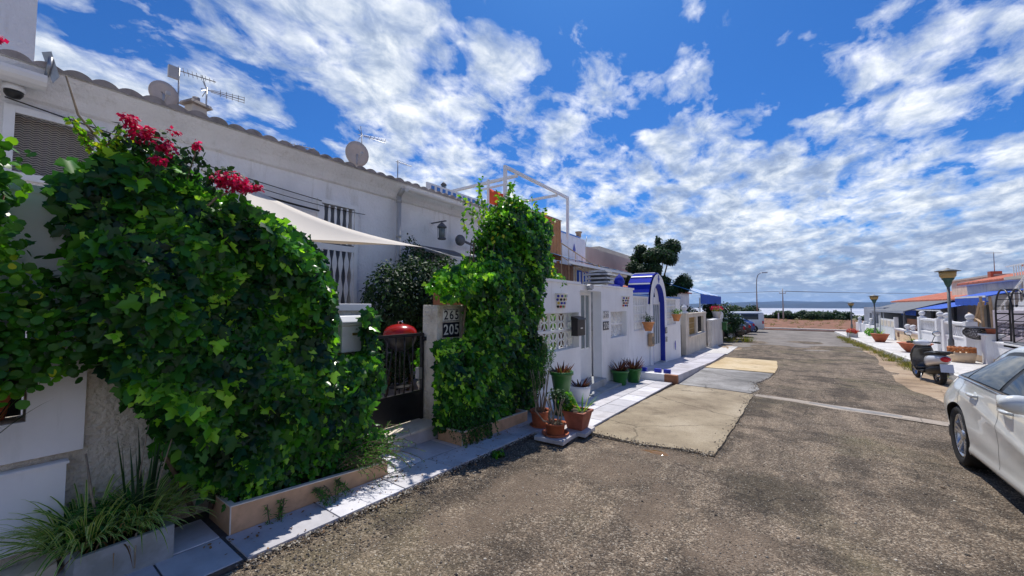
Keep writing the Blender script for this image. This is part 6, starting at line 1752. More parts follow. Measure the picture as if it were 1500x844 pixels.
for y in (43, 46): MB().box(6.45, 6.47, y, y + 1, -.1, .9).build('pane', M['glass_dark'], t)
t = thing('terrace_cover', 'dark slate coloured terrace roof sloping before the far houses', 'terrace cover', (0, 0, 0))
mb = MB(); mb.hexa([(6.0, 33.0, 1.18), (8.6, 33.0, 2.0), (8.6, 46, 1.95), (6.0, 46, 1.12), (6.0, 33.0, 1.24), (8.6, 33.0, 2.06), (8.6, 46, 2.01), (6.0, 46, 1.18)]); mb.build('roof', M['slate'], t)
MB().box(5.94, 5.999, 33, 46, 1.08, 1.22).build('front_beam', M['grey_wall'], t)
for y in (33.2, 39.8): MB().box(5.98, 6.06, y, y + .1, -.9, 1.1).build('post', M['slate'], t)

# houses on the right: facade, eave, red tiled roof
def rhouse(label, y0, y1, ze, zr, x=8.2, depth=4, mt='plaster', holes=()):
    t = thing('row_house', label, 'house', (0, 0, 0), group='right hand terraced houses with red tiles')
    mb = MB(); wall(mb, 'x', x, -.2, y0, y1, -1.2, ze, holes); mb.box(x + .201, x + 8, y0, y0 + .2, -1.2, ze); mb.box(x + .201, x + 8, y1 - .2, y1, -1.2, ze); mb.build('wall', M[mt], t)
    mb = MB(); tile_roof(mb, x - .35, x + depth, y0 - .1, y1 + .1, ze + .02, zr, .25, .05, .07); mb.build('roof', M['roof_red'], t)
    MB().box(x - .33, x - .001, y0 - .1, y1 + .1, ze - .07, ze - .01).build('eave', M['white_paint'], t)
    for h in holes: MB().box(x + .12, x + .14, *h[:2], *h[2:]).build('pane', M['glass_dark'], t)
    return t
h1 = rhouse('nearer right house with red tiled roof behind the metal arch', 25.6, 31.5, 2.70, 3.9, 8.2, 4.5, 'cream_wall', [(26, 27, .2, 1.6), (28.6, 29.6, .4, 1.6)])
h2 = rhouse('farther right house with red tiled roof and blue awning', 32.2, 49, 1.90, 3.0, 8.4, 4.5, 'plaster', [(34, 35, .2, 1.5), (38, 39, .2, 1.5)])
t = thing('roof_room', 'cream rooftop block between the two red tiled roofs on the right', 'building', (0, 0, 0))
MB().box(9.3, 12.5, 31.6, 38.4, 2.0, 3.15).build('wall', M['cream_wall'], t); MB().box(9.2, 12.6, 31.55, 38.5, 3.151, 3.25).build('slab', M['beige_wall'], t)
t = thing('chimney', 'small brick chimney carrying a thin TV antenna on the right roof', 'chimney', (9.3, 31.8, 3.15))
MB().bx((0, 0, .05), (.4, .4, .4)).build('stack', M['roof_red'], t); mb = MB(); mb.tube([(0, 0, .2), (0, 0, 1.3)], .018, 6); mb.tube([(-.35, -.2, 1.25), (.35, .2, 1.25)], .012, 5); mb.build('antenna', M['galv'], t)
t = thing('row_house', 'nearest right house with white balcony stairs and pink chimney', 'house', (0, 0, 0))
mb = MB(); wall(mb, 'x', 8.0, -.2, -8, 24.4, -1, 2.6, [(20.0, 21.2, .6, 1.9), (15, 16, .4, 1.8)]); mb.box(8.2, 14, 24.2, 24.4, -1, 2.6); mb.build('wall', M['cream_wall'], t)
MB().box(7.4, 14, -8, 24.5, 2.601, 2.72).build('balcony_slab', M['beige_wall'], t)
mb = MB(); tile_roof(mb, 8.6, 13, -8, 26.8, 3.35, 4.7, .25, .05, .07); mb.build('roof', M['roof_red'], t)
mb = MB(); wall(mb, 'x', 9.0, -.2, -8, 24.4, 2.73, 3.34); mb.build('upper_wall', M['plaster'], t)
for k in range(60):
    y = 12 + k * .2; MB().tube([(7.45, y, 2.721), (7.45, y, 3.12)], .016, 5).build('baluster', M['white_metal'], t)
MB().box(7.42, 7.48, 11.9, 24.4, 3.121, 3.17).build('handrail', M['white_metal'], t)
for y in (15, 20): MB().box(8.12, 8.14, y, y + 1.2, .4, 1.9).build('pane', M['glass_dark'], t)
MB().box(9.4, 10.0, 19.6, 20.2, 3.6, 5.0).build('chimney', M['offwhite_wall'], t)
# outside stair running down beside it
t = thing('outdoor_stair', 'white outdoor stair with railing on the right houses', 'stair', (0, 0, 0))
mb = MB()
for k in range(9): mb.box(6.95, 7.38, 20.2 + k * .36, 20.57 + k * .36, 2.3 - k * .2, 2.5 - k * .2)
mb.build('steps', M['plaster'], t)
mb = MB(); mb.hexa([(6.90, 20.2, 2.1), (6.948, 20.2, 2.1), (6.948, 23.5, .3), (6.90, 23.5, .3), (6.90, 20.2, 2.45), (6.948, 20.2, 2.45), (6.948, 23.5, .65), (6.90, 23.5, .65)]); mb.build('stringer', M['white_paint'], t)
MB().tube([(6.92, 20.2, 3.2), (6.92, 23.5, 1.4)], .03, 6).build('handrail', M['white_metal'], t)
for k in range(9): MB().tube([(6.92, 20.3 + k * .38, 2.4 - k * .207), (6.92, 20.3 + k * .38, 3.15 - k * .207)], .014, 5).build('baluster', M['white_metal'], t)
# awnings on the right
t = thing('awning', 'wide royal blue awning with white edge on the farther right house', 'awning', (0, 0, 0))
mb = MB(); mb.hexa([(6.5, 28.5, 1.38), (8.35, 28.5, 1.80), (8.35, 36.5, 1.80), (6.5, 36.5, 1.30), (6.5, 28.5, 1.40), (8.35, 28.5, 1.82), (8.35, 36.5, 1.82), (6.5, 36.5, 1.32)]); mb.build('fabric', M['blue_canvas'], t)
MB().box(6.47, 6.499, 28.5, 36.5, 1.27, 1.33).build('white_bar', M['white_metal'], t); MB().box(6.474, 6.49, 33.0, 36.5, .95, 1.265).build('valance', M['blue_canvas'], t)
t = thing('awning', 'short royal blue awning with wavy edge near the metal arch', 'awning', (0, 0, 0))
mb = MB(); mb.hexa([(6.9, 24.5, 1.92), (8.1, 24.5, 2.22), (8.1, 28.0, 2.22), (6.9, 28.0, 1.92), (6.9, 24.5, 1.96), (8.1, 24.5, 2.26), (8.1, 28.0, 2.26), (6.9, 28.0, 1.96)]); mb.build('fabric', M['blue_canvas'], t)
MB().box(6.87, 6.899, 24.5, 28.0, 1.90, 1.98).build('white_bar', M['white_metal'], t)
mb = MB(); mb.prism([(24.5, 1.895), (28.0, 1.895)] + [(28.0 - k * .29, 1.60 - .05 * (k % 2)) for k in range(13)], 'x', 6.875, 6.89); mb.build('valance', M['blue_canvas'], t)
# leaning wooden trestle
t = thing('wooden_trestle', 'leaning wooden A shaped trestle in the right garden', 'trestle', (6.6, 25.0, g(25)))
for (a, b) in (((0, -.9, 2.35), (0, .6, .3)), ((.15, -.75, 2.4), (.15, .75, .35)), ((0, -1.0, 2.6), (0, -1.25, .2)), ((.25, -1.0, 2.6), (.25, -1.25, .2)), ((0, -1.1, 1.5), (.0, .3, 1.9))):
    MB().tube([a, b], .045, 4).build('beam', M['wood_pale'], t)
# pots on the right pavement
def bowl(label, x, y, r, h, mt='terracotta', plant=True, cat='plant pot'):
    t = thing('flower_pot', label, cat, (x, y, g(y) + .12))
    MB().lathe([(r * .5, 0), (r * .8, h * .5), (r * .98, h * .92), (r * 1.06, h * .93), (r * 1.06, h), (r * .94, h)], n=22).build('pot', M[mt], t)
    if plant: blades('plant', (0, 0, h * .9), 34, (.3, .55), (.03, .05), LEAF_BRIGHT, t, 1.0, .7, 5, .7)
    return t
bowl('wide terracotta bowl with sparse plant left of the scooter', 4.75, 24.6, .55, .42)
bowl('small orange tub at the foot of the middle lamp', 4.75, 32.3, .42, .5)
t = thing('wicker_basket', 'yellow tub with a knotted orange wicker rim behind the scooter', 'basket', (5.15, 20.6, g(20.6) + .12))
MB().lathe([(.30, 0), (.36, .36), (.34, .36)], n=20).build('tub', M['peach_wall'], t)
mb = MB()
for k in range(14):
    a = k * 2 * PI / 14; mb.tube([(.32 * math.cos(a + u * 1.1), .32 * math.sin(a + u * 1.1), .36 + .16 * math.sin(u * PI)) for u in np.linspace(0, 1, 7)], .035, 6)
mb.build('woven_rim', M['wicker'], t)
t = thing('planter_box', 'white edged box with red flowers at the far end of the right pavement', 'planter', (4.0, 37.2, g(37.2)))
MB().bx((0, 0, .22), (.5, 1.2, .45)).build('box', M['grey_block'], t); crown('flowers', [(0, 0, .56, .30, .75, .16)], 520, (.08, .13), 'petal', leafmat('red_petal', [(0, (.25, .02, .02)), (1, (.6, .06, .04))], .3, .5), t)
crown('leaves', [(0, 0, .5, .3, .7, .12)], 200, (.08, .12), 'oval', LEAF_BRIGHT, t)
t = thing('garden_shrub', 'small green shrub on the far right pavement', 'shrub', (5.4, 39.5, g(39.5) + .12))
crown('foliage', [(0, 0, .35, .35, .7, .35), (0, 1.2, .3, .3, .6, .3)], 600, (.08, .13), 'oval', LEAF_BRIGHT, t)
# grass tufts along the kerb
def tuft(label, x, y, n, L, mt=GRASS, z=0, sp=.25, group=None):
    t = thing('grass_tuft', label, 'grass', (x, y, g(y) + z), group=group)
    blades('blades', (0, 0, 0), n, L, (.008, .016), mt, t, .7, 1, 4, .8, None, (0, 1), sp); return t
r6 = random.Random(8)
gp = []; 
mb_n = 0
t0 = tuft('green and yellow grass tuft at the foot of the right kerb', 3.6, 19.0, 130, (.10, .26), sp=.3, group='grass tufts along the right kerb')
for k in range(26):
    y = 16.4 + k * .85 + r6.uniform(-.3, .3); dup(t0, loc=(3.55 + r6.uniform(-.25, .15), y, g(y)), rz=r6.uniform(0, 6))
tuft('dry yellow tuft of grass at the left near the parked cars', -2.0, 28.5, 260, (.25, .6), sp=.5)
tuft('dry brown tuft of grass under the dark tree', -2.9, 27.8, 260, (.2, .5), sp=.6)

# ================================================================ FAR SIDE
def blobsof(r, n, rx, ry, z0, z1, s):
    return [(r.uniform(-rx, rx), r.uniform(-ry, ry), r.uniform(z0, z1), s * r.uniform(.7, 1.2), s * r.uniform(.7, 1.2), s * r.uniform(.6, 1)) for _ in range(n)]
r7 = random.Random(5)
tree('shade_tree', 'dark bushy tree beside the last left wall and the parked cars', -3.35, 28.4, 2.6, blobsof(r7, 16, .75, 1.2, .9, 2.4, .5), 5200, (.09, .16), LEAF_DARK, trunk=.10, hollow=.4)
for k, (x, y, rx, ry, z1, s_, l_) in enumerate(((-6.0, 78, 2.0, 2, 2.2, 1.0, 'rounded dark bush behind the silver van'), (-2.2, 98, 2, 1.5, .5, .5, 'low dark bush left of the long hedge'), (2.4, 96, 3.4, 2.5, 1.3, .95, 'left half of the long dark hedge by the lake'), (7.0, 95, 3.4, 2.5, 1.2, .95, 'right half of the long dark hedge by the lake'), (15, 97, 4.0, 2.5, .4, .55, 'lower hedge behind the farthest street lamp'))):
    t = thing('hedge_bush', l_, 'bush', (x, y, g(y) - .1))
    crown('foliage', blobsof(r7, 20, rx, ry, .5, z1, s_), 8000, (.22, .42), 'oval', LEAF_DARK, t, hollow=.5)
    mb = MB(); stems(mb, [(0, 0, 0), (.2, 0, 1.4)], .15, .05); stems(mb, [(rx * .5, 0, 0), (rx * .5, .2, 1.2)], .12, .04); mb.build('stems', M['bark'], t)
# scattered scrub that reads as one mass
pts = []; 
for k in range(420):
    y = r7.uniform(92, 240); x = r7.uniform(-60, 70) if y > 105 else r7.uniform(-30, 30)
    if 92 < y < 101 and -4 < x < 12: continue
    s_ = r7.uniform(.4, 1.1) * (1 if y < 130 else 1.7); pts.append((x, y, g(y) + s_ * .1, s_ * 1.6, s_ * 1.4, s_ * .45))
o = crown('scrubland', pts, 15000, (.3, .6), 'oval', leafmat('scrub_leaf', [(0, (.03, .05, .02)), (.6, (.07, .10, .03)), (1, (.22, .20, .08))], .15, .6), None, hollow=.3); o['kind'] = 'stuff'
pts = []
for k in range(260):
    y = r7.uniform(53, 95); pts.append((r7.uniform(-22, 20), y, g(y) + .16, .35, .35, .16))
o = crown('scrub_patches', pts, 9000, (.10, .22), 'narrow', GRASS, None, hollow=.2); o['kind'] = 'stuff'
t = thing('street_light', 'tall curved street light rising behind the silver van', 'street light', (-2.9, 60, g(60)))
mb = MB(); mb.tube([(0, 0, 0), (0, 0, 1.2)], .11, 10); mb.tube([(0, 0, 1.2), (0, 0, 5.2), (.05, 0, 6.2), (.22, 0, 6.75), (.55, 0, 6.98), (.8, 0, 7.0)], [.075, .06, .055, .05, .045, .04], 10); mb.build('post', M['galv'], t)
MB().bx((.98, 0, 6.98), (.6, .2, .12), .03).build('lamp_head', M['grey_paint'], t)
t = thing('utility_pole', 'wooden power pole with crossbar in front of the lake', 'utility pole', (-.15, 90, g(90) - .3))
MB().lathe([(.13, 0), (.09, 6.3)], n=8).build('post', M['grey_paint'], t); MB().box(-.5, .5, -.05, .05, 5.35, 5.45).build('crossarm', M['grey_paint'], t)
for x in (-.45, 0, .45): MB().lathe([(.05, 0), (.08, .12), (.03, .2)], (x, 0, 5.451), 8).build('insulator', M['white_plastic'], t)
for dx in (-.7, 0, .7):
    cable({-.7: 'left', 0: 'middle', .7: 'right'}[dx] + ' one of the power lines crossing to the wooden pole', (-45, 84 + dx, 5.9), (-.15 + dx, 90, 4.35), .8, .02, 'slate'); cable({-.7: 'left', 0: 'middle', .7: 'right'}[dx] + ' one of the power lines leaving the wooden pole to the right', (-.15 + dx, 90, 4.35), (60, 96 + dx, 4.2), .8, .02, 'slate')
t = thing('white_post', 'short white post at the foot of the power pole', 'post', (-.9, 88.5, g(88)))
MB().box(-.1, .1, -.1, .1, 0, 1.3).build('shaft', M['plaster'], t); MB().box(-.13, .13, -.13, .13, 1.301, 1.36).build('cap', M['plaster'], t)
# ================================================================ VEHICLES
def carpaint(name, col, metal=0.0, rough=.28):
    m, nt, b = newmat(name); b.inputs['Base Color'].default_value = (*col, 1); b.inputs['Roughness'].default_value = rough
    b.inputs['Metallic'].default_value = metal; b.inputs['Coat Weight'].default_value = 1; b.inputs['Coat Roughness'].default_value = .03
    n = tex(nt, 'Noise', 2.2, 5, .6); r = ramp(nt, [(.35, tuple(c * .93 for c in col)), (.65, col)]); nt.links.new(n.outputs[0], r.inputs[0]); nt.links.new(r.outputs[0], b.inputs['Base Color'])
    return m
def glassm(name, col=(.02, .028, .035)):
    m, nt, b = newmat(name); b.inputs['Base Color'].default_value = (*col, 1); b.inputs['Roughness'].default_value = .04; b.inputs['Specular IOR Level'].default_value = .5; return m
WHITE = carpaint('white_car_paint', (.74, .76, .74)); GLS = glassm('car_glass')

def cr(xs, ys, x):
    """smooth interpolation through stations (monotone-ish Catmull-Rom)"""
    if x <= xs[0]: return ys[0]
    if x >= xs[-1]: return ys[-1]
    i = max(k for k in range(len(xs) - 1) if xs[k] <= x)
    h = xs[i + 1] - xs[i]; t = (x - xs[i]) / h
    def sl(k):
        if k == 0 or k == len(xs) - 1: return 0 if k else (ys[1] - ys[0]) / (xs[1] - xs[0])
        a = (ys[k] - ys[k - 1]) / (xs[k] - xs[k - 1]); b = (ys[k + 1] - ys[k]) / (xs[k + 1] - xs[k])
        return 0 if a * b <= 0 else 2 * a * b / (a + b)
    m0, m1 = sl(i) * h, sl(i + 1) * h
    return (2 * t**3 - 3 * t**2 + 1) * ys[i] + (t**3 - 2 * t**2 + t) * m0 + (-2 * t**3 + 3 * t**2) * ys[i + 1] + (t**3 - t**2) * m1

class Body:
    """u runs from the nose (0) to the tail (L); section described by tables along u"""
    def __init__(s, L, tab, crease=None):
        s.L = L; s.t = tab; s.crease = crease
    def q(s, k, u): return cr(s.t['u'], s.t[k], u)
    def side(s, u, v):
        """v in 0..1 lower side (sill to belt), 1..2 glasshouse/shoulder to roof edge, 2..3 roof to centre line"""
        zb, zl, zt = s.q('zb', u), s.q('zl', u), s.q('zt', u); ws, wm, wl, wt = s.q('ws', u), s.q('wm', u), s.q('wl', u), s.q('wt', u)
        if v <= 1:
            z = zb + (zl - zb) * v
            if v < .45: w_ = ws + (wm - ws) * math.sin(v / .45 * PI / 2)
            else: w_ = wm + (wl - wm) * ((v - .45) / .55) ** 1.9
            if s.crease: w_ += s.crease(u, z, v)
            return w_, z
        if v <= 2:
            t = v - 1; ze = zt - s.q('rd', u)
            return wl + (wt - wl) * (t ** 1.15), zl + (ze - zl) * t + .02 * math.sin(PI * t) * 0
        t = v - 2; rd = s.q('rd', u)
        a = t * PI / 2
        return wt * (math.cos(a) ** .72 if a < PI / 2 - 1e-6 else 0), zt - rd + rd * math.sin(a) ** .75
    def _w(s, u, z):
        lo, hi = 0.0, 1.0
        for _ in range(18):
            m_ = (lo + hi) / 2
            if s.side(u, m_)[1] < z: lo = m_
            else: hi = m_
        return s.side(u, lo)[0]
    def mesh(s, name, mt, parent, nu=110, cut=()):
        mb = MB(); vs_ = list(np.linspace(0, 1, 27)) + list(np.linspace(1, 2, 11))[1:] + list(np.linspace(2, 3, 11))[1:]
        us = [s.L * (.5 - .5 * math.cos(PI * k / nu)) * .35 + s.L * k / nu * .65 for k in range(nu + 1)]
        V = []; m = len(vs_)
        for u in us:
            row = [s.side(u, v) for v in vs_]
            V += [(w_, u, z) for w_, z in row] + [(-w_, u, z) for w_, z in row[::-1][1:]]
        mm = 2 * m - 1
        F = [(i * mm + j, i * mm + j + 1, (i + 1) * mm + j + 1, (i + 1) * mm + j) for i in range(nu) for j in range(mm - 1)]
        F += [(i * mm, (i + 1) * mm, (i + 1) * mm + mm - 1, i * mm + mm - 1) for i in range(nu)]
        F += [tuple(range(mm)), tuple(range(nu * mm, nu * mm + mm))[::-1]]
        # open the wheel arches: drop the skin inside each circle and fit the rim of the hole to it
        V = [list(p) for p in V]; inside = [0] * len(V)
        for ci, (cu_, cz_, r, x0, x1) in enumerate(cut):
            lo, hi = min(x0, x1), max(x0, x1)
            for k, p in enumerate(V):
                if lo < p[0] < hi and math.hypot(p[1] - cu_, p[2] - cz_) < r: inside[k] = ci + 1
        F = [f for f in F if len(f) > 4 or not all(inside[i] for i in f)]
        for k, p in enumerate(V):
            if inside[k]:
                cu_, cz_, r = cut[inside[k] - 1][:3]; d = math.hypot(p[1] - cu_, p[2] - cz_) or 1e-6
                p[1] = cu_ + (p[1] - cu_) * r / d; p[2] = cz_ + (p[2] - cz_) * r / d
                if p[2] > cz_ - .1:
                    w_ = s._w(p[1], p[2]); p[0] = math.copysign(w_, p[0])
        mb.add([tuple(p) for p in V], F, smooth=True)
        o = mb.build(name, mt, parent, fixn=False)
        me = o.data
        bm = bmesh.new(); bm.from_mesh(me); bmesh.ops.delete(bm, geom=[v for v in bm.verts if not v.link_faces], context='VERTS'); bmesh.ops.recalc_face_normals(bm, faces=bm.faces); bm.to_mesh(me); bm.free()
        for (cu_, cz_, r, x0, x1) in cut:
            sg = 1 if x0 + x1 > 0 else -1; mb = MB(); vv = []; n = 36
            for k in range(n + 1):
                a = -.35 + (PI + .70) * k / n; y = cu_ + r * math.cos(a); z = cz_ + r * math.sin(a)
                w_ = s._w(y, max(z, s.q('zb', y) + .02)) - .002
                vv += [(sg * w_, y, z), (sg * (w_ - .30), y, z)]
            mb.add(vv, [(2 * k, 2 * k + 1, 2 * k + 3, 2 * k + 2) for k in range(n)], smooth=True)
            mb.add([(sg * .58, cu_ + r * math.cos(2 * PI * k / 30), cz_ + r * math.sin(2 * PI * k / 30)) for k in range(30)], [tuple(range(30))])
            mb.build('wheel_arch', M['black_plastic'], parent, fixn=False)
        return o
    def patch(s, name, mt, parent, uv, off=.004, n=1, sd=1, th=.0):
        """uv: list of columns [(u, v0, v1)]; builds a skin patch lifted off the body"""
        mb = MB(); V = []; K = 9
        for (u, v0, v1) in uv:
            for k in range(K):
                v = v0 + (v1 - v0) * k / (K - 1); w_, z = s.side(u, v)
                w2, z2 = s.side(u, v + .02); d = Vector((z2 - z, -(w2 - w_))); d.normalize()
                V.append((sd * (w_ + d.x * off), u, z + d.y * off))
        m = len(uv)
        mb.add(V, [(i * K + k, i * K + k + 1, (i + 1) * K + k + 1, (i + 1) * K + k) for i in range(m - 1) for k in range(K - 1)], smooth=True)
        return mb.build(name, mt, parent)

def wheel(parent, x, u, z, r, rr, w_, side, spokes=5, name='wheel', twin=True, rimmat=None):
    wt = bpy.data.objects.new(name, None)
    mb = MB(); prof = [(rr + .005, -w_ / 2 + .02), (r - .03, -w_ / 2), (r - .008, -w_ / 2 + .018), (r, -w_ / 2 + .04), (r, w_ / 2 - .04), (r - .008, w_ / 2 - .018), (r - .03, w_ / 2), (rr + .005, w_ / 2 - .02)]
    mb.T = Matrix.Translation((x, u, z)) @ Matrix.Rotation(PI / 2, 4, 'Y')
    mb.lathe(prof, n=40, caps=False)
    for q in range(3):
        pass
    ty = mb.build('wheel', M['rubber'], parent)
    rm = rimmat or M['alloy']
    mb = MB(); mb.T = Matrix.Translation((x, u, z)) @ Matrix.Rotation(PI / 2 * side, 4, 'Y')
    f = w_ / 2 - .025
    mb.lathe([(rr, -f), (rr + .006, f), (rr - .012, f + .004), (rr - .02, f - .02), (rr - .03, -f + .02)], n=40, caps=False)
    for k in range(spokes):
        a0 = 2 * PI * k / spokes
        for da in ((-.16, .16) if twin else (0,)):
            a = a0 + da
            c, s_ = math.cos(a), math.sin(a); c0, s0 = math.cos(a0 + da * .35), math.sin(a0 + da * .35)
            hw = .017 if twin else .03
            p0 = Vector((c0 * .04, s0 * .04)); p1 = Vector((c * (rr - .008), s_ * (rr - .008))); d = (p1 - p0).normalized(); n_ = Vector((-d.y, d.x))
            q = [p0 - n_ * hw * 1.1, p0 + n_ * hw * 1.1, p1 + n_ * hw * .75, p1 - n_ * hw * .75]
            mb.hexa([(q[0].x, q[0].y, f - .05), (q[3].x, q[3].y, f - .035), (q[2].x, q[2].y, f - .035), (q[1].x, q[1].y, f - .05), (q[0].x, q[0].y, f - .018), (q[3].x, q[3].y, f + .001), (q[2].x, q[2].y, f + .001), (q[1].x, q[1].y, f - .018)])
    mb.lathe([(.06, f - .05), (.058, f - .012), (.03, f - .004), (0, f - .004)], n=16)
    mb.build('rim', rm, ty)
    mb = MB(); mb.T = Matrix.Translation((x, u, z)) @ Matrix.Rotation(PI / 2 * side, 4, 'Y')
    mb.lathe([(rr * .68, f - .10), (rr * .68, f - .085), (.05, f - .085)], n=30, caps=False); mb.build('brake_disc', M['galv'], ty)
    mb = MB(); mb.T = Matrix.Translation((x, u, z)) @ Matrix.Rotation(PI / 2 * side, 4, 'Y'); mb.lathe([(0, f - .13), (rr - .03, f - .13)], n=30, caps=False); mb.build('wheel_back', M['black_plastic'], ty)
    bpy.data.objects.remove(wt)
    return ty

# ---- the white saloon. local frame: nose at y=0 pointing to -Y, tail at y=L
L = 4.64
tab = dict(
 u =[0.0, .12, .45, .95, 1.35, 1.75, 2.20, 2.60, 3.00, 3.40, 3.75, 4.05, 4.35, 4.55, 4.64],
 zb=[.34, .22, .19, .19, .19, .20, .20, .20, .20, .21, .22, .24, .30, .40, .48],
 zl=[.55, .66, .74, .83, .90, .93, .945, .955, .965, .97, .965, .94, .88, .79, .70],
 zt=[.60, .73, .84, .94, 1.02, 1.20, 1.38, 1.43, 1.42, 1.35, 1.23, 1.09, .985, .90, .80],
 ws=[.62, .74, .84, .86, .86, .86, .86, .86, .86, .87, .87, .84, .76, .66, .54],
 wm=[.66, .80, .885, .895, .890, .888, .888, .888, .890, .895, .898, .880, .82, .72, .60],
 wl=[.60, .72, .80, .82, .83, .835, .838, .838, .835, .822, .80, .76, .69, .60, .48],
 wt=[.56, .66, .72, .73, .72, .66, .61, .595, .585, .575, .56, .55, .54, .50, .42],
 rd=[.04, .05, .06, .07, .08, .12, .15, .15, .15, .14, .12, .08, .06, .05, .04])
def crease(u, z, v):
    # line falling from the rear door handle to the front wheel, and the swollen rear haunch
    zc_ = .80 - (3.45 - u) * .155 if u < 3.9 else .80 - .10 * (u - 3.45)
    d = z - zc_; w_ = 0
    if .9 < u < 4.1:
        f = min(1, (u - .9) / .4, (4.1 - u) / .5)
        w_ += f * (.007 * math.exp(-(d / .025) ** 2) - .016 * (1 / (1 + math.exp(-(d - .05) / .02))) * math.exp(-max(0, d) * 4) - .012 * math.exp(-((d + .15) / .10) ** 2))
    w_ += .028 * math.exp(-((u - 3.85) / .42) ** 2) * math.exp(-((z - .68) / .16) ** 2)
    w_ += .02 * math.exp(-((z - .24) / .045) ** 2) * (1 if 1.4 < u < 3.3 else 0)
    return w_
body = Body(L, tab, crease)
RW = 3.58; FW = .92; WZ = .322
car = thing('parked_car', 'white four door saloon parked at the right edge, facing the camera side', 'car', (2.30, 2.82, g(2.82) - .0))
car.rotation_euler = (math.atan(-.0335), 0, rad(-2.2))
bo_ = body.mesh('body', WHITE, car, 190, [(RW, WZ, .358, .62, 1.1), (RW, WZ, .358, -1.1, -.62), (FW, WZ, .358, .62, 1.1), (FW, WZ, .358, -1.1, -.62)])
def cols(u0, u1, lo, hi, n=18):
    return [(u0 + (u1 - u0) * k / n, lo(u0 + (u1 - u0) * k / n), hi(u0 + (u1 - u0) * k / n)) for k in range(n + 1)]
def vtop(u):
    # upper edge of side glass follows the arched roof
    return 2.02
def glass_lo(u): return 1.04
def hi_glass(u):
    if u < 1.95: return 1.04 + .96 * max(0, (u - 1.40) / .55) ** .8
    if u > 3.30: return 1.04 + .96 * max(0, (3.86 - u) / .56) ** .75
    return 2.0
for sd in (-1, 1):
    body.patch('window_trim', M['black_plastic'], car, cols(1.36, 3.92, lambda u: .985, lambda u: min(2.06, hi_glass(max(1.40, min(3.86, u))) + .06)), .003, sd=sd)
    for (a, b) in ((1.42, 2.42), (2.50, 3.38), (3.42, 3.84)):
        body.patch('side_window', GLS, car, cols(a, b, glass_lo, hi_glass, 14), .007, sd=sd)
    body.patch('chrome_strip', M['chrome'], car, cols(1.40, 3.88, lambda u: .975, lambda u: 1.008), .010, sd=sd)
    # door shut lines as thin dark seams
    for u0, sl_ in ((1.42, .0), (2.46, .02), (3.30, .0)):
        mb = MB(); V = []
        for k in range(24):
            v = .10 + .88 * k / 23; uu = u0 + sl_ * (v - .5)
            if u0 > 3.2: uu = u0 + (.22 if v > .6 else .22 - .30 * ((.6 - v) / .5) ** .8)
            w_, z = body.side(uu, v); V += [(sd * (w_ + .0012), uu - .003, z), (sd * (w_ + .0012), uu + .003, z)]
        mb.add(V, [(2 * k, 2 * k + 1, 2 * k + 3, 2 * k + 2) for k in range(23)], smooth=True); mb.build('door_seam', M['black_plastic'], car)
    # handles: recessed cup and grip
    for u0 in (2.26, 3.10):
        w_, z = body.side(u0, .80); w_, z = body.side(u0, .815)
        mb = MB(); mb.sphere((sd * (w_ - .012), u0, z), .1, 20, 10, (.16, .80, .42)); mb.build('handle_cup', WHITE, car)
        mb = MB(); mb.tube([(sd * (w_ + .002), u0 - .105, z + .004), (sd * (w_ + .030), u0 - .075, z + .006), (sd * (w_ + .034), u0, z + .006), (sd * (w_ + .030), u0 + .075, z + .006), (sd * (w_ + .002), u0 + .105, z + .004)], [.012, .016, .018, .016, .012], 10); mb.build('door_handle', WHITE, car)
    # mirror
    w_, z = body.side(1.62, 1.05)
    mb = MB(); mb.sphere((sd * (w_ + .14), 1.60, z + .04), .1, 20, 12, (1.05, .62, .70)); mm_ = mb.build('mirror', WHITE, car)
    mb = MB(); mb.tube([(sd * (w_ - .02), 1.62, z - .02), (sd * (w_ + .08), 1.61, z + .0)], .022, 8); mb.build('mirror_foot', M['black_plastic'], mm_)
    mb = MB(); mb.box(*(sorted((sd * (w_ + .05), sd * (w_ + .235)))), 1.655, 1.664, z - .015, z + .095); mb.build('mirror_glass', M['chrome'], mm_)
    for u_ in (RW, FW):
        wheel(car, sd * .785, u_, WZ, WZ, .232, .215, sd, 5)
    # tail and head lamps
    body.patch('tail_light', M['tail_red'], car, cols(4.30, 4.56, lambda u: .62, lambda u: .93, 8), .006, sd=sd)
    body.patch('headlight', M['headlamp'], car, cols(.10, .55, lambda u: .72, lambda u: .98, 8), .006, sd=sd)
# windscreen and rear screen on the roof band
def screen(u0, u1, sd_v0, nm):
    mb = MB(); V = []; K = 14
    for k in range(13):
        u = u0 + (u1 - u0) * k / 12
        for j in range(K + 1):
            v = 2.12 + (3 - 2.12) * abs(1 - 2 * j / K) * 0 + 0
            s_ = -1 + 2 * j / K; vv = 3 - abs(s_) * .86; w_, z = body.side(u, vv)
            V.append(((1 if s_ > 0 else -1) * w_ if abs(s_) > 1e-6 else 0, u, z + .006))
    mb.add(V, [(k * (K + 1) + j, k * (K + 1) + j + 1, (k + 1) * (K + 1) + j + 1, (k + 1) * (K + 1) + j) for k in range(12) for j in range(K)], smooth=True); mb.build(nm, GLS, car)
screen(1.40, 2.12, 0, 'windscreen'); screen(3.35, 4.05, 0, 'rear_window')
MB().box(-.82, .82, .25, 4.3, .17, .30).build('floor_pan', M['black_plastic'], car)
MB().box(-.36, .36, -.015, .03, .44, .56).build('grille', M['black_plastic'], car)
MB().box(-.26, .26, 4.635, 4.65, .56, .67).build('number_plate', M['plate'], car)

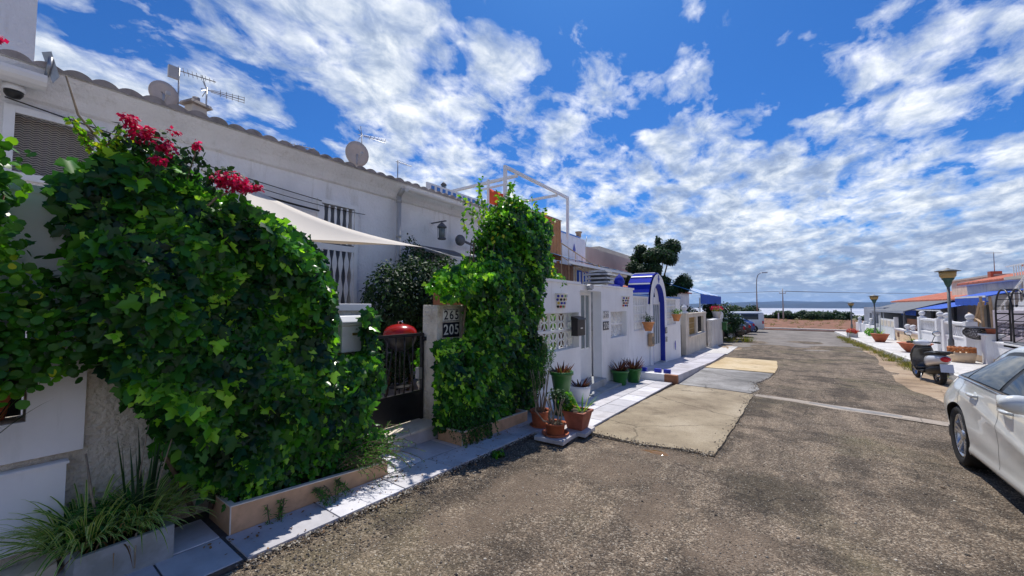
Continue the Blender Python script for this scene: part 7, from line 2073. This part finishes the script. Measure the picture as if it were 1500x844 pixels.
# ---- simple parked cars farther off: same lofted body with other tables
def farcar(label, loc, rz, L, H, W, paint, kind, name='parked_car', cat='car'):
    t = thing(name, label, cat, loc, rz)
    if kind == 'van':
        tb = dict(u=[0, .15, .5, .9, 1.3, 1.7, L - .5, L - .12, L], zb=[.4, .3, .28, .28, .28, .28, .28, .32, .4], zl=[.75, .9, 1.0, 1.06, 1.1, 1.12, 1.14, 1.12, 1.05], zt=[.85, 1.02, 1.18, 1.55, 1.88, H - .03, H, H - .03, H - .16],
                  ws=[.7, .85] + [W / 2 - .06] * 5 + [W / 2 - .08, W / 2 - .14], wm=[.72, .87] + [W / 2] * 5 + [W / 2 - .03, W / 2 - .1], wl=[.68, .82] + [W / 2 - .03] * 5 + [W / 2 - .06, W / 2 - .12], wt=[.62, .75] + [W / 2 - .14] * 5 + [W / 2 - .16, W / 2 - .22], rd=[.04, .05, .07, .12, .15, .15, .15, .14, .1])
        wins = [(1.05, 1.9), (2.0, 3.0), (3.1, L - .45)]; front = (.75, 1.5)
    else:
        tb = dict(u=[0, .12, .45, .95, 1.3, 1.75, 2.2, L - 1.3, L - .55, L - .12, L], zb=[.36, .24, .2, .2, .2, .2, .2, .2, .26, .34, .42], zl=[.6, .7, .78, .86, .92, .95, .97, .99, 1.0, .98, .9], zt=[.66, .78, .88, .96, 1.1, 1.32, H - .03, H, H - .22, 1.08, .96],
                  ws=[.6, .72] + [W / 2 - .05] * 6 + [W / 2 - .08, W / 2 - .14, W / 2 - .2], wm=[.64, .78] + [W / 2] * 6 + [W / 2 - .01, W / 2 - .1, W / 2 - .16], wl=[.6, .72] + [W / 2 - .05] * 6 + [W / 2 - .07, W / 2 - .14, W / 2 - .2], wt=[.56, .66, .7, .7, .68, .62, .6, .6, .6, .6, .56], rd=[.04, .05, .06, .07, .09, .12, .14, .14, .1, .06, .04])
        wins = [(1.45, 2.2), (2.28, 3.05), (3.12, L - .75)]; front = (1.3, 1.9)
    B = Body(L, tb); rw, fw = L - .85, .85
    B.mesh('body', paint, t, 60, [(rw, .32, .36, .6, 1.2), (rw, .32, .36, -1.2, -.6), (fw, .32, .36, .6, 1.2), (fw, .32, .36, -1.2, -.6)])
    for sd in (-1, 1):
        for a, b in wins:
            lim = lambda u: 1.9 if kind == 'van' else min(1.9, 1.08 + 1.3 * max(0, (u - 1.4)) , 1.08 + 1.25 * max(0, (L - .62 - u)))
            B.patch('side_window', GLS, t, cols(a, b, lambda u: 1.10, lim, 8), .006, sd=sd)
        for u_ in (rw, fw): wheel(t, sd * (W / 2 - .11), u_, .31, .315, .20, .2, sd, 6, twin=False)
        B.patch('tail_light', M['tail_red'], t, cols(L - .16, L - .03, lambda u: .62, lambda u: .96, 5), .008, sd=sd)
        B.patch('headlight', M['headlamp'], t, cols(.10, .45, lambda u: .68, lambda u: .98, 5), .008, sd=sd)
    MB().box(-.26, .26, L - .02, L + .012, .55, .66).build('number_plate', M['plate'], t)
    MB().box(-W / 2 + .12, W / 2 - .12, L - .04, L + .008, .36, .50).build('bumper', M['black_plastic'], t)
    if kind == 'van': MB().box(-.7, .7, L - .10, L - .04 + .0, 1.15, 1.65).build('rear_window', GLS, t)
    else: MB().hexa([(-.52, L - .34, 1.08), (.52, L - .34, 1.08), (.45, L - .72, 1.36), (-.45, L - .72, 1.36), (-.52, L - .30, 1.10), (.52, L - .30, 1.10), (.45, L - .69, 1.38), (-.45, L - .69, 1.38)]).build('rear_window', GLS, t)
    return t
# they stand nose in, towards -X (left), tails towards the road
farcar('silver grey van parked nose in at the end of the left side', (-6.55, 43.0, g(43) - .02), rad(-84), 4.95, 1.95, 1.92, carpaint('silver_van_paint', (.60, .63, .67), .1), 'van', 'parked_van', 'van')
farcar('blue hatchback parked between the dark red car and the van', (-6.1, 38.6, g(38.6) - .02), rad(-84), 4.0, 1.46, 1.72, carpaint('blue_car_paint', (.03, .07, .28)), 'car')
farcar('dark hatchback with bright red tail light parked beside the shade tree', (-6.2, 34.0, g(34) - .02), rad(-84), 4.1, 1.47, 1.74, carpaint('dark_car_paint', (.03, .008, .02)), 'car')
farcar('black car mostly hidden under the shade tree', (-6.4, 30.9, g(30.9) - .02), rad(-86), 4.2, 1.48, 1.76, carpaint('black_car_paint', (.01, .012, .018)), 'car')

# ---- scooter. local: heading +Y, front wheel at y=.65
sc_ = thing('motor_scooter', 'white and black motor scooter parked on the sandy verge', 'scooter', (3.10, 14.85, g(14.85) + .012), rad(7)); sc_.scale = (.97, .97, .97)
def swheel(y, nm='wheel'):
    mb = MB(); mb.T = Matrix.Translation((0, y, .25)) @ Matrix.Rotation(PI / 2, 4, 'Y')
    mb.lathe([(.165, -.05), (.21, -.062), (.245, -.035), (.252, 0), (.245, .035), (.21, .062), (.165, .05)], n=28, caps=False); o = mb.build(nm, M['rubber'], sc_)
    mb = MB(); mb.T = Matrix.Translation((0, y, .25)) @ Matrix.Rotation(PI / 2, 4, 'Y')
    mb.lathe([(.168, -.045), (.172, .045)], n=28, caps=False); mb.lathe([(.045, -.05), (.045, .05)], n=12)
    for k in range(5):
        a = 2 * PI * k / 5; mb.tube([(.03 * math.cos(a), .03 * math.sin(a), 0), (.168 * math.cos(a), .168 * math.sin(a), 0)], .016, 6)
    mb.build('rim', M['alloy'], o)
swheel(.66); swheel(-.62)
SW = carpaint('scooter_white', (.78, .79, .82)); SB = carpaint('scooter_black', (.012, .012, .014), 0, .35)
def loft(rows, n=18, close=True):
    """rows: (y, z, halfwidth, halfheight, power)"""
    mb = MB(); V = []
    for (y, z, w_, h, tilt) in rows:
        for k in range(n):
            a = 2 * PI * k / n; c, s_ = math.cos(a), math.sin(a)
            c = math.copysign(abs(c) ** .8, c); s_ = math.copysign(abs(s_) ** .8, s_)
            V.append((w_ * c, y - h * s_ * math.sin(tilt), z + h * s_ * math.cos(tilt)))
    F = [(i * n + k, i * n + (k + 1) % n, (i + 1) * n + (k + 1) % n, (i + 1) * n + k) for i in range(len(rows) - 1) for k in range(n)]
    mb.add(V, F, smooth=True); b0 = len(mb.v) - len(V)
    mb.f += [[b0 + k for k in range(n)][::-1], [b0 + len(V) - n + k for k in range(n)]]; mb.m += [0, 0]; mb.sm += [False, False]
    return mb
# rear body with side panels
loft([(-.98, .70, .03, .03, 0), (-.92, .69, .12, .09, 0), (-.75, .67, .175, .13, 0), (-.5, .63, .19, .155, 0), (-.25, .58, .165, .17, 0), (-.08, .52, .10, .14, 0), (-.03, .48, .03, .08, 0)]).build('rear_body', SW, sc_)
loft([(-.90, .44, .05, .05, 0), (-.75, .42, .12, .10, 0), (-.45, .36, .15, .13, 0), (-.15, .30, .12, .10, 0), (0, .28, .05, .05, 0)]).build('engine', M['black_plastic'], sc_)
loft([(-.88, .825, .08, .025, .0), (-.80, .835, .15, .045, 0), (-.5, .82, .165, .055, 0), (-.2, .77, .14, .055, 0), (-.05, .74, .06, .03, 0)]).build('seat', M['black_plastic'], sc_)
# leg shield: thick curved board
mb = MB(); V = []; rows = [(.30, .27, .17), (.36, .36, .20), (.40, .50, .235), (.40, .66, .25), (.36, .82, .22), (.31, .95, .16)]
for (y, z, w_) in rows:
    for k in range(9):
        u = -1 + 2 * k / 8; V.append((w_ * u, y - .07 * u * u, z))
for (y, z, w_) in rows:
    for k in range(9):
        u = -1 + 2 * k / 8; V.append((w_ * u * .96, y + .05 - .07 * u * u, z))
m = 9; R0 = len(rows) * m
F = [(i * m + k, i * m + k + 1, (i + 1) * m + k + 1, (i + 1) * m + k) for i in range(5) for k in range(8)] + [(R0 + i * m + k, R0 + (i + 1) * m + k, R0 + (i + 1) * m + k + 1, R0 + i * m + k + 1) for i in range(5) for k in range(8)]
F += [(i * m, (i + 1) * m, R0 + (i + 1) * m, R0 + i * m) for i in range(5)] + [(i * m + 8, R0 + i * m + 8, R0 + (i + 1) * m + 8, (i + 1) * m + 8) for i in range(5)] + [(k, R0 + k, R0 + k + 1, k + 1) for k in range(8)] + [(5 * m + k, 5 * m + k + 1, R0 + 5 * m + k + 1, R0 + 5 * m + k) for k in range(8)]
mb.add(V, F, smooth=True); mb.build('leg_shield', SB, sc_)
loft([(.46, .45, .10, .12, 0), (.52, .60, .16, .26, .15), (.50, .72, .15, .22, .15), (.42, .80, .10, .14, 0)]).build('front_apron', SW, sc_)
mb = MB(); mb.box(-.15, .15, -.12, .34, .24, .30); mb.build('footboard', M['black_plastic'], sc_, bevel=.02)
loft([(.42, .42, .03, .03, 0), (.5, .50, .085, .05, 0), (.66, .54, .095, .05, 0), (.84, .46, .085, .05, .4), (.92, .36, .05, .03, .6)]).build('front_mudguard', SW, sc_)
for s_ in (-1, 1): mb = MB(); mb.tube([(s_ * .085, .66, .25), (s_ * .08, .52, .62)], .02, 8); mb.build('fork_leg', M['galv'], sc_)
loft([(.20, 1.00, .06, .04, 0), (.26, 1.02, .17, .075, 0), (.36, 1.02, .18, .085, 0), (.44, 1.00, .10, .065, 0), (.47, .99, .05, .03, 0)]).build('handlebar_cowl', SW, sc_)
mb = MB(); mb.sphere((0, .46, .99), .075, 14, 8, (1, .35, 1)); mb.build('headlight', M['headlamp'], sc_)
mb = MB(); mb.tube([(-.34, .20, 1.03), (-.2, .28, 1.04), (.2, .28, 1.04), (.34, .20, 1.03)], .016, 8); mb.build('handlebar', M['black_plastic'], sc_)
for s_ in (-1, 1):
    MB().tube([(s_ * .34, .20, 1.03), (s_ * .24, .255, 1.038)], .022, 10).build('grip', M['rubber'], sc_)
    MB().tube([(s_ * .33, .26, 1.06), (s_ * .18, .32, 1.05)], .008, 6).build('brake_lever', M['galv'], sc_)
    mb = MB(); mb.tube([(s_ * .20, .28, 1.05), (s_ * .24, .28, 1.18), (s_ * .28, .27, 1.25)], .008, 6)
    mb.sphere((s_ * .29, .27, 1.29), .08, 14, 8, (1.1, .22, .95)); mr_ = mb.build('mirror', M['black_plastic'], sc_)
    mb = MB(); mb.sphere((s_ * .29, .258, 1.29), .072, 14, 8, (1.1, .12, .95)); mb.build('mirror_glass', M['chrome'], mr_)
mb = MB(); mb.sphere((0, -.955, .70), .085, 14, 8, (1.2, .5, .8)); mb.build('tail_light', M['tail_red'], sc_)
mb = MB(); mb.hexa([(-.12, -1.03, .38), (.12, -1.03, .38), (.12, -1.02, .38), (-.12, -1.02, .38), (-.12, -.985, .58), (.12, -.985, .58), (.12, -.975, .58), (-.12, -.975, .58)]); mb.build('number_plate', M['plate'], sc_)
loft([(-1.0, .44, .06, .02, 0), (-.9, .50, .07, .02, 0), (-.8, .55, .07, .02, 0)]).build('rear_mudguard', M['black_plastic'], sc_)
mb = MB(); mb.tube([(.14, -.15, .30), (.15, -.45, .27), (.15, -.80, .33)], [.025, .05, .045], 10); mb.build('exhaust', M['galv'], sc_)
mb = MB(); mb.tube([(-.12, .05, .24), (-.20, -.12, .0)], .012, 6); mb.tube([(.12, .05, .24), (.16, -.12, .0)], .012, 6); mb.build('stand', M['galv'], sc_)
mb = MB(); mb.tube([(-.15, -.75, .84), (-.14, -.95, .86), (0, -1.02, .87), (.14, -.95, .86), (.15, -.75, .84)], .013, 8); mb.build('grab_rail', M['black_plastic'], sc_)
MB().bx((.0, -.88, .885), (.26, .18, .02)).build('rack', M['black_plastic'], sc_)
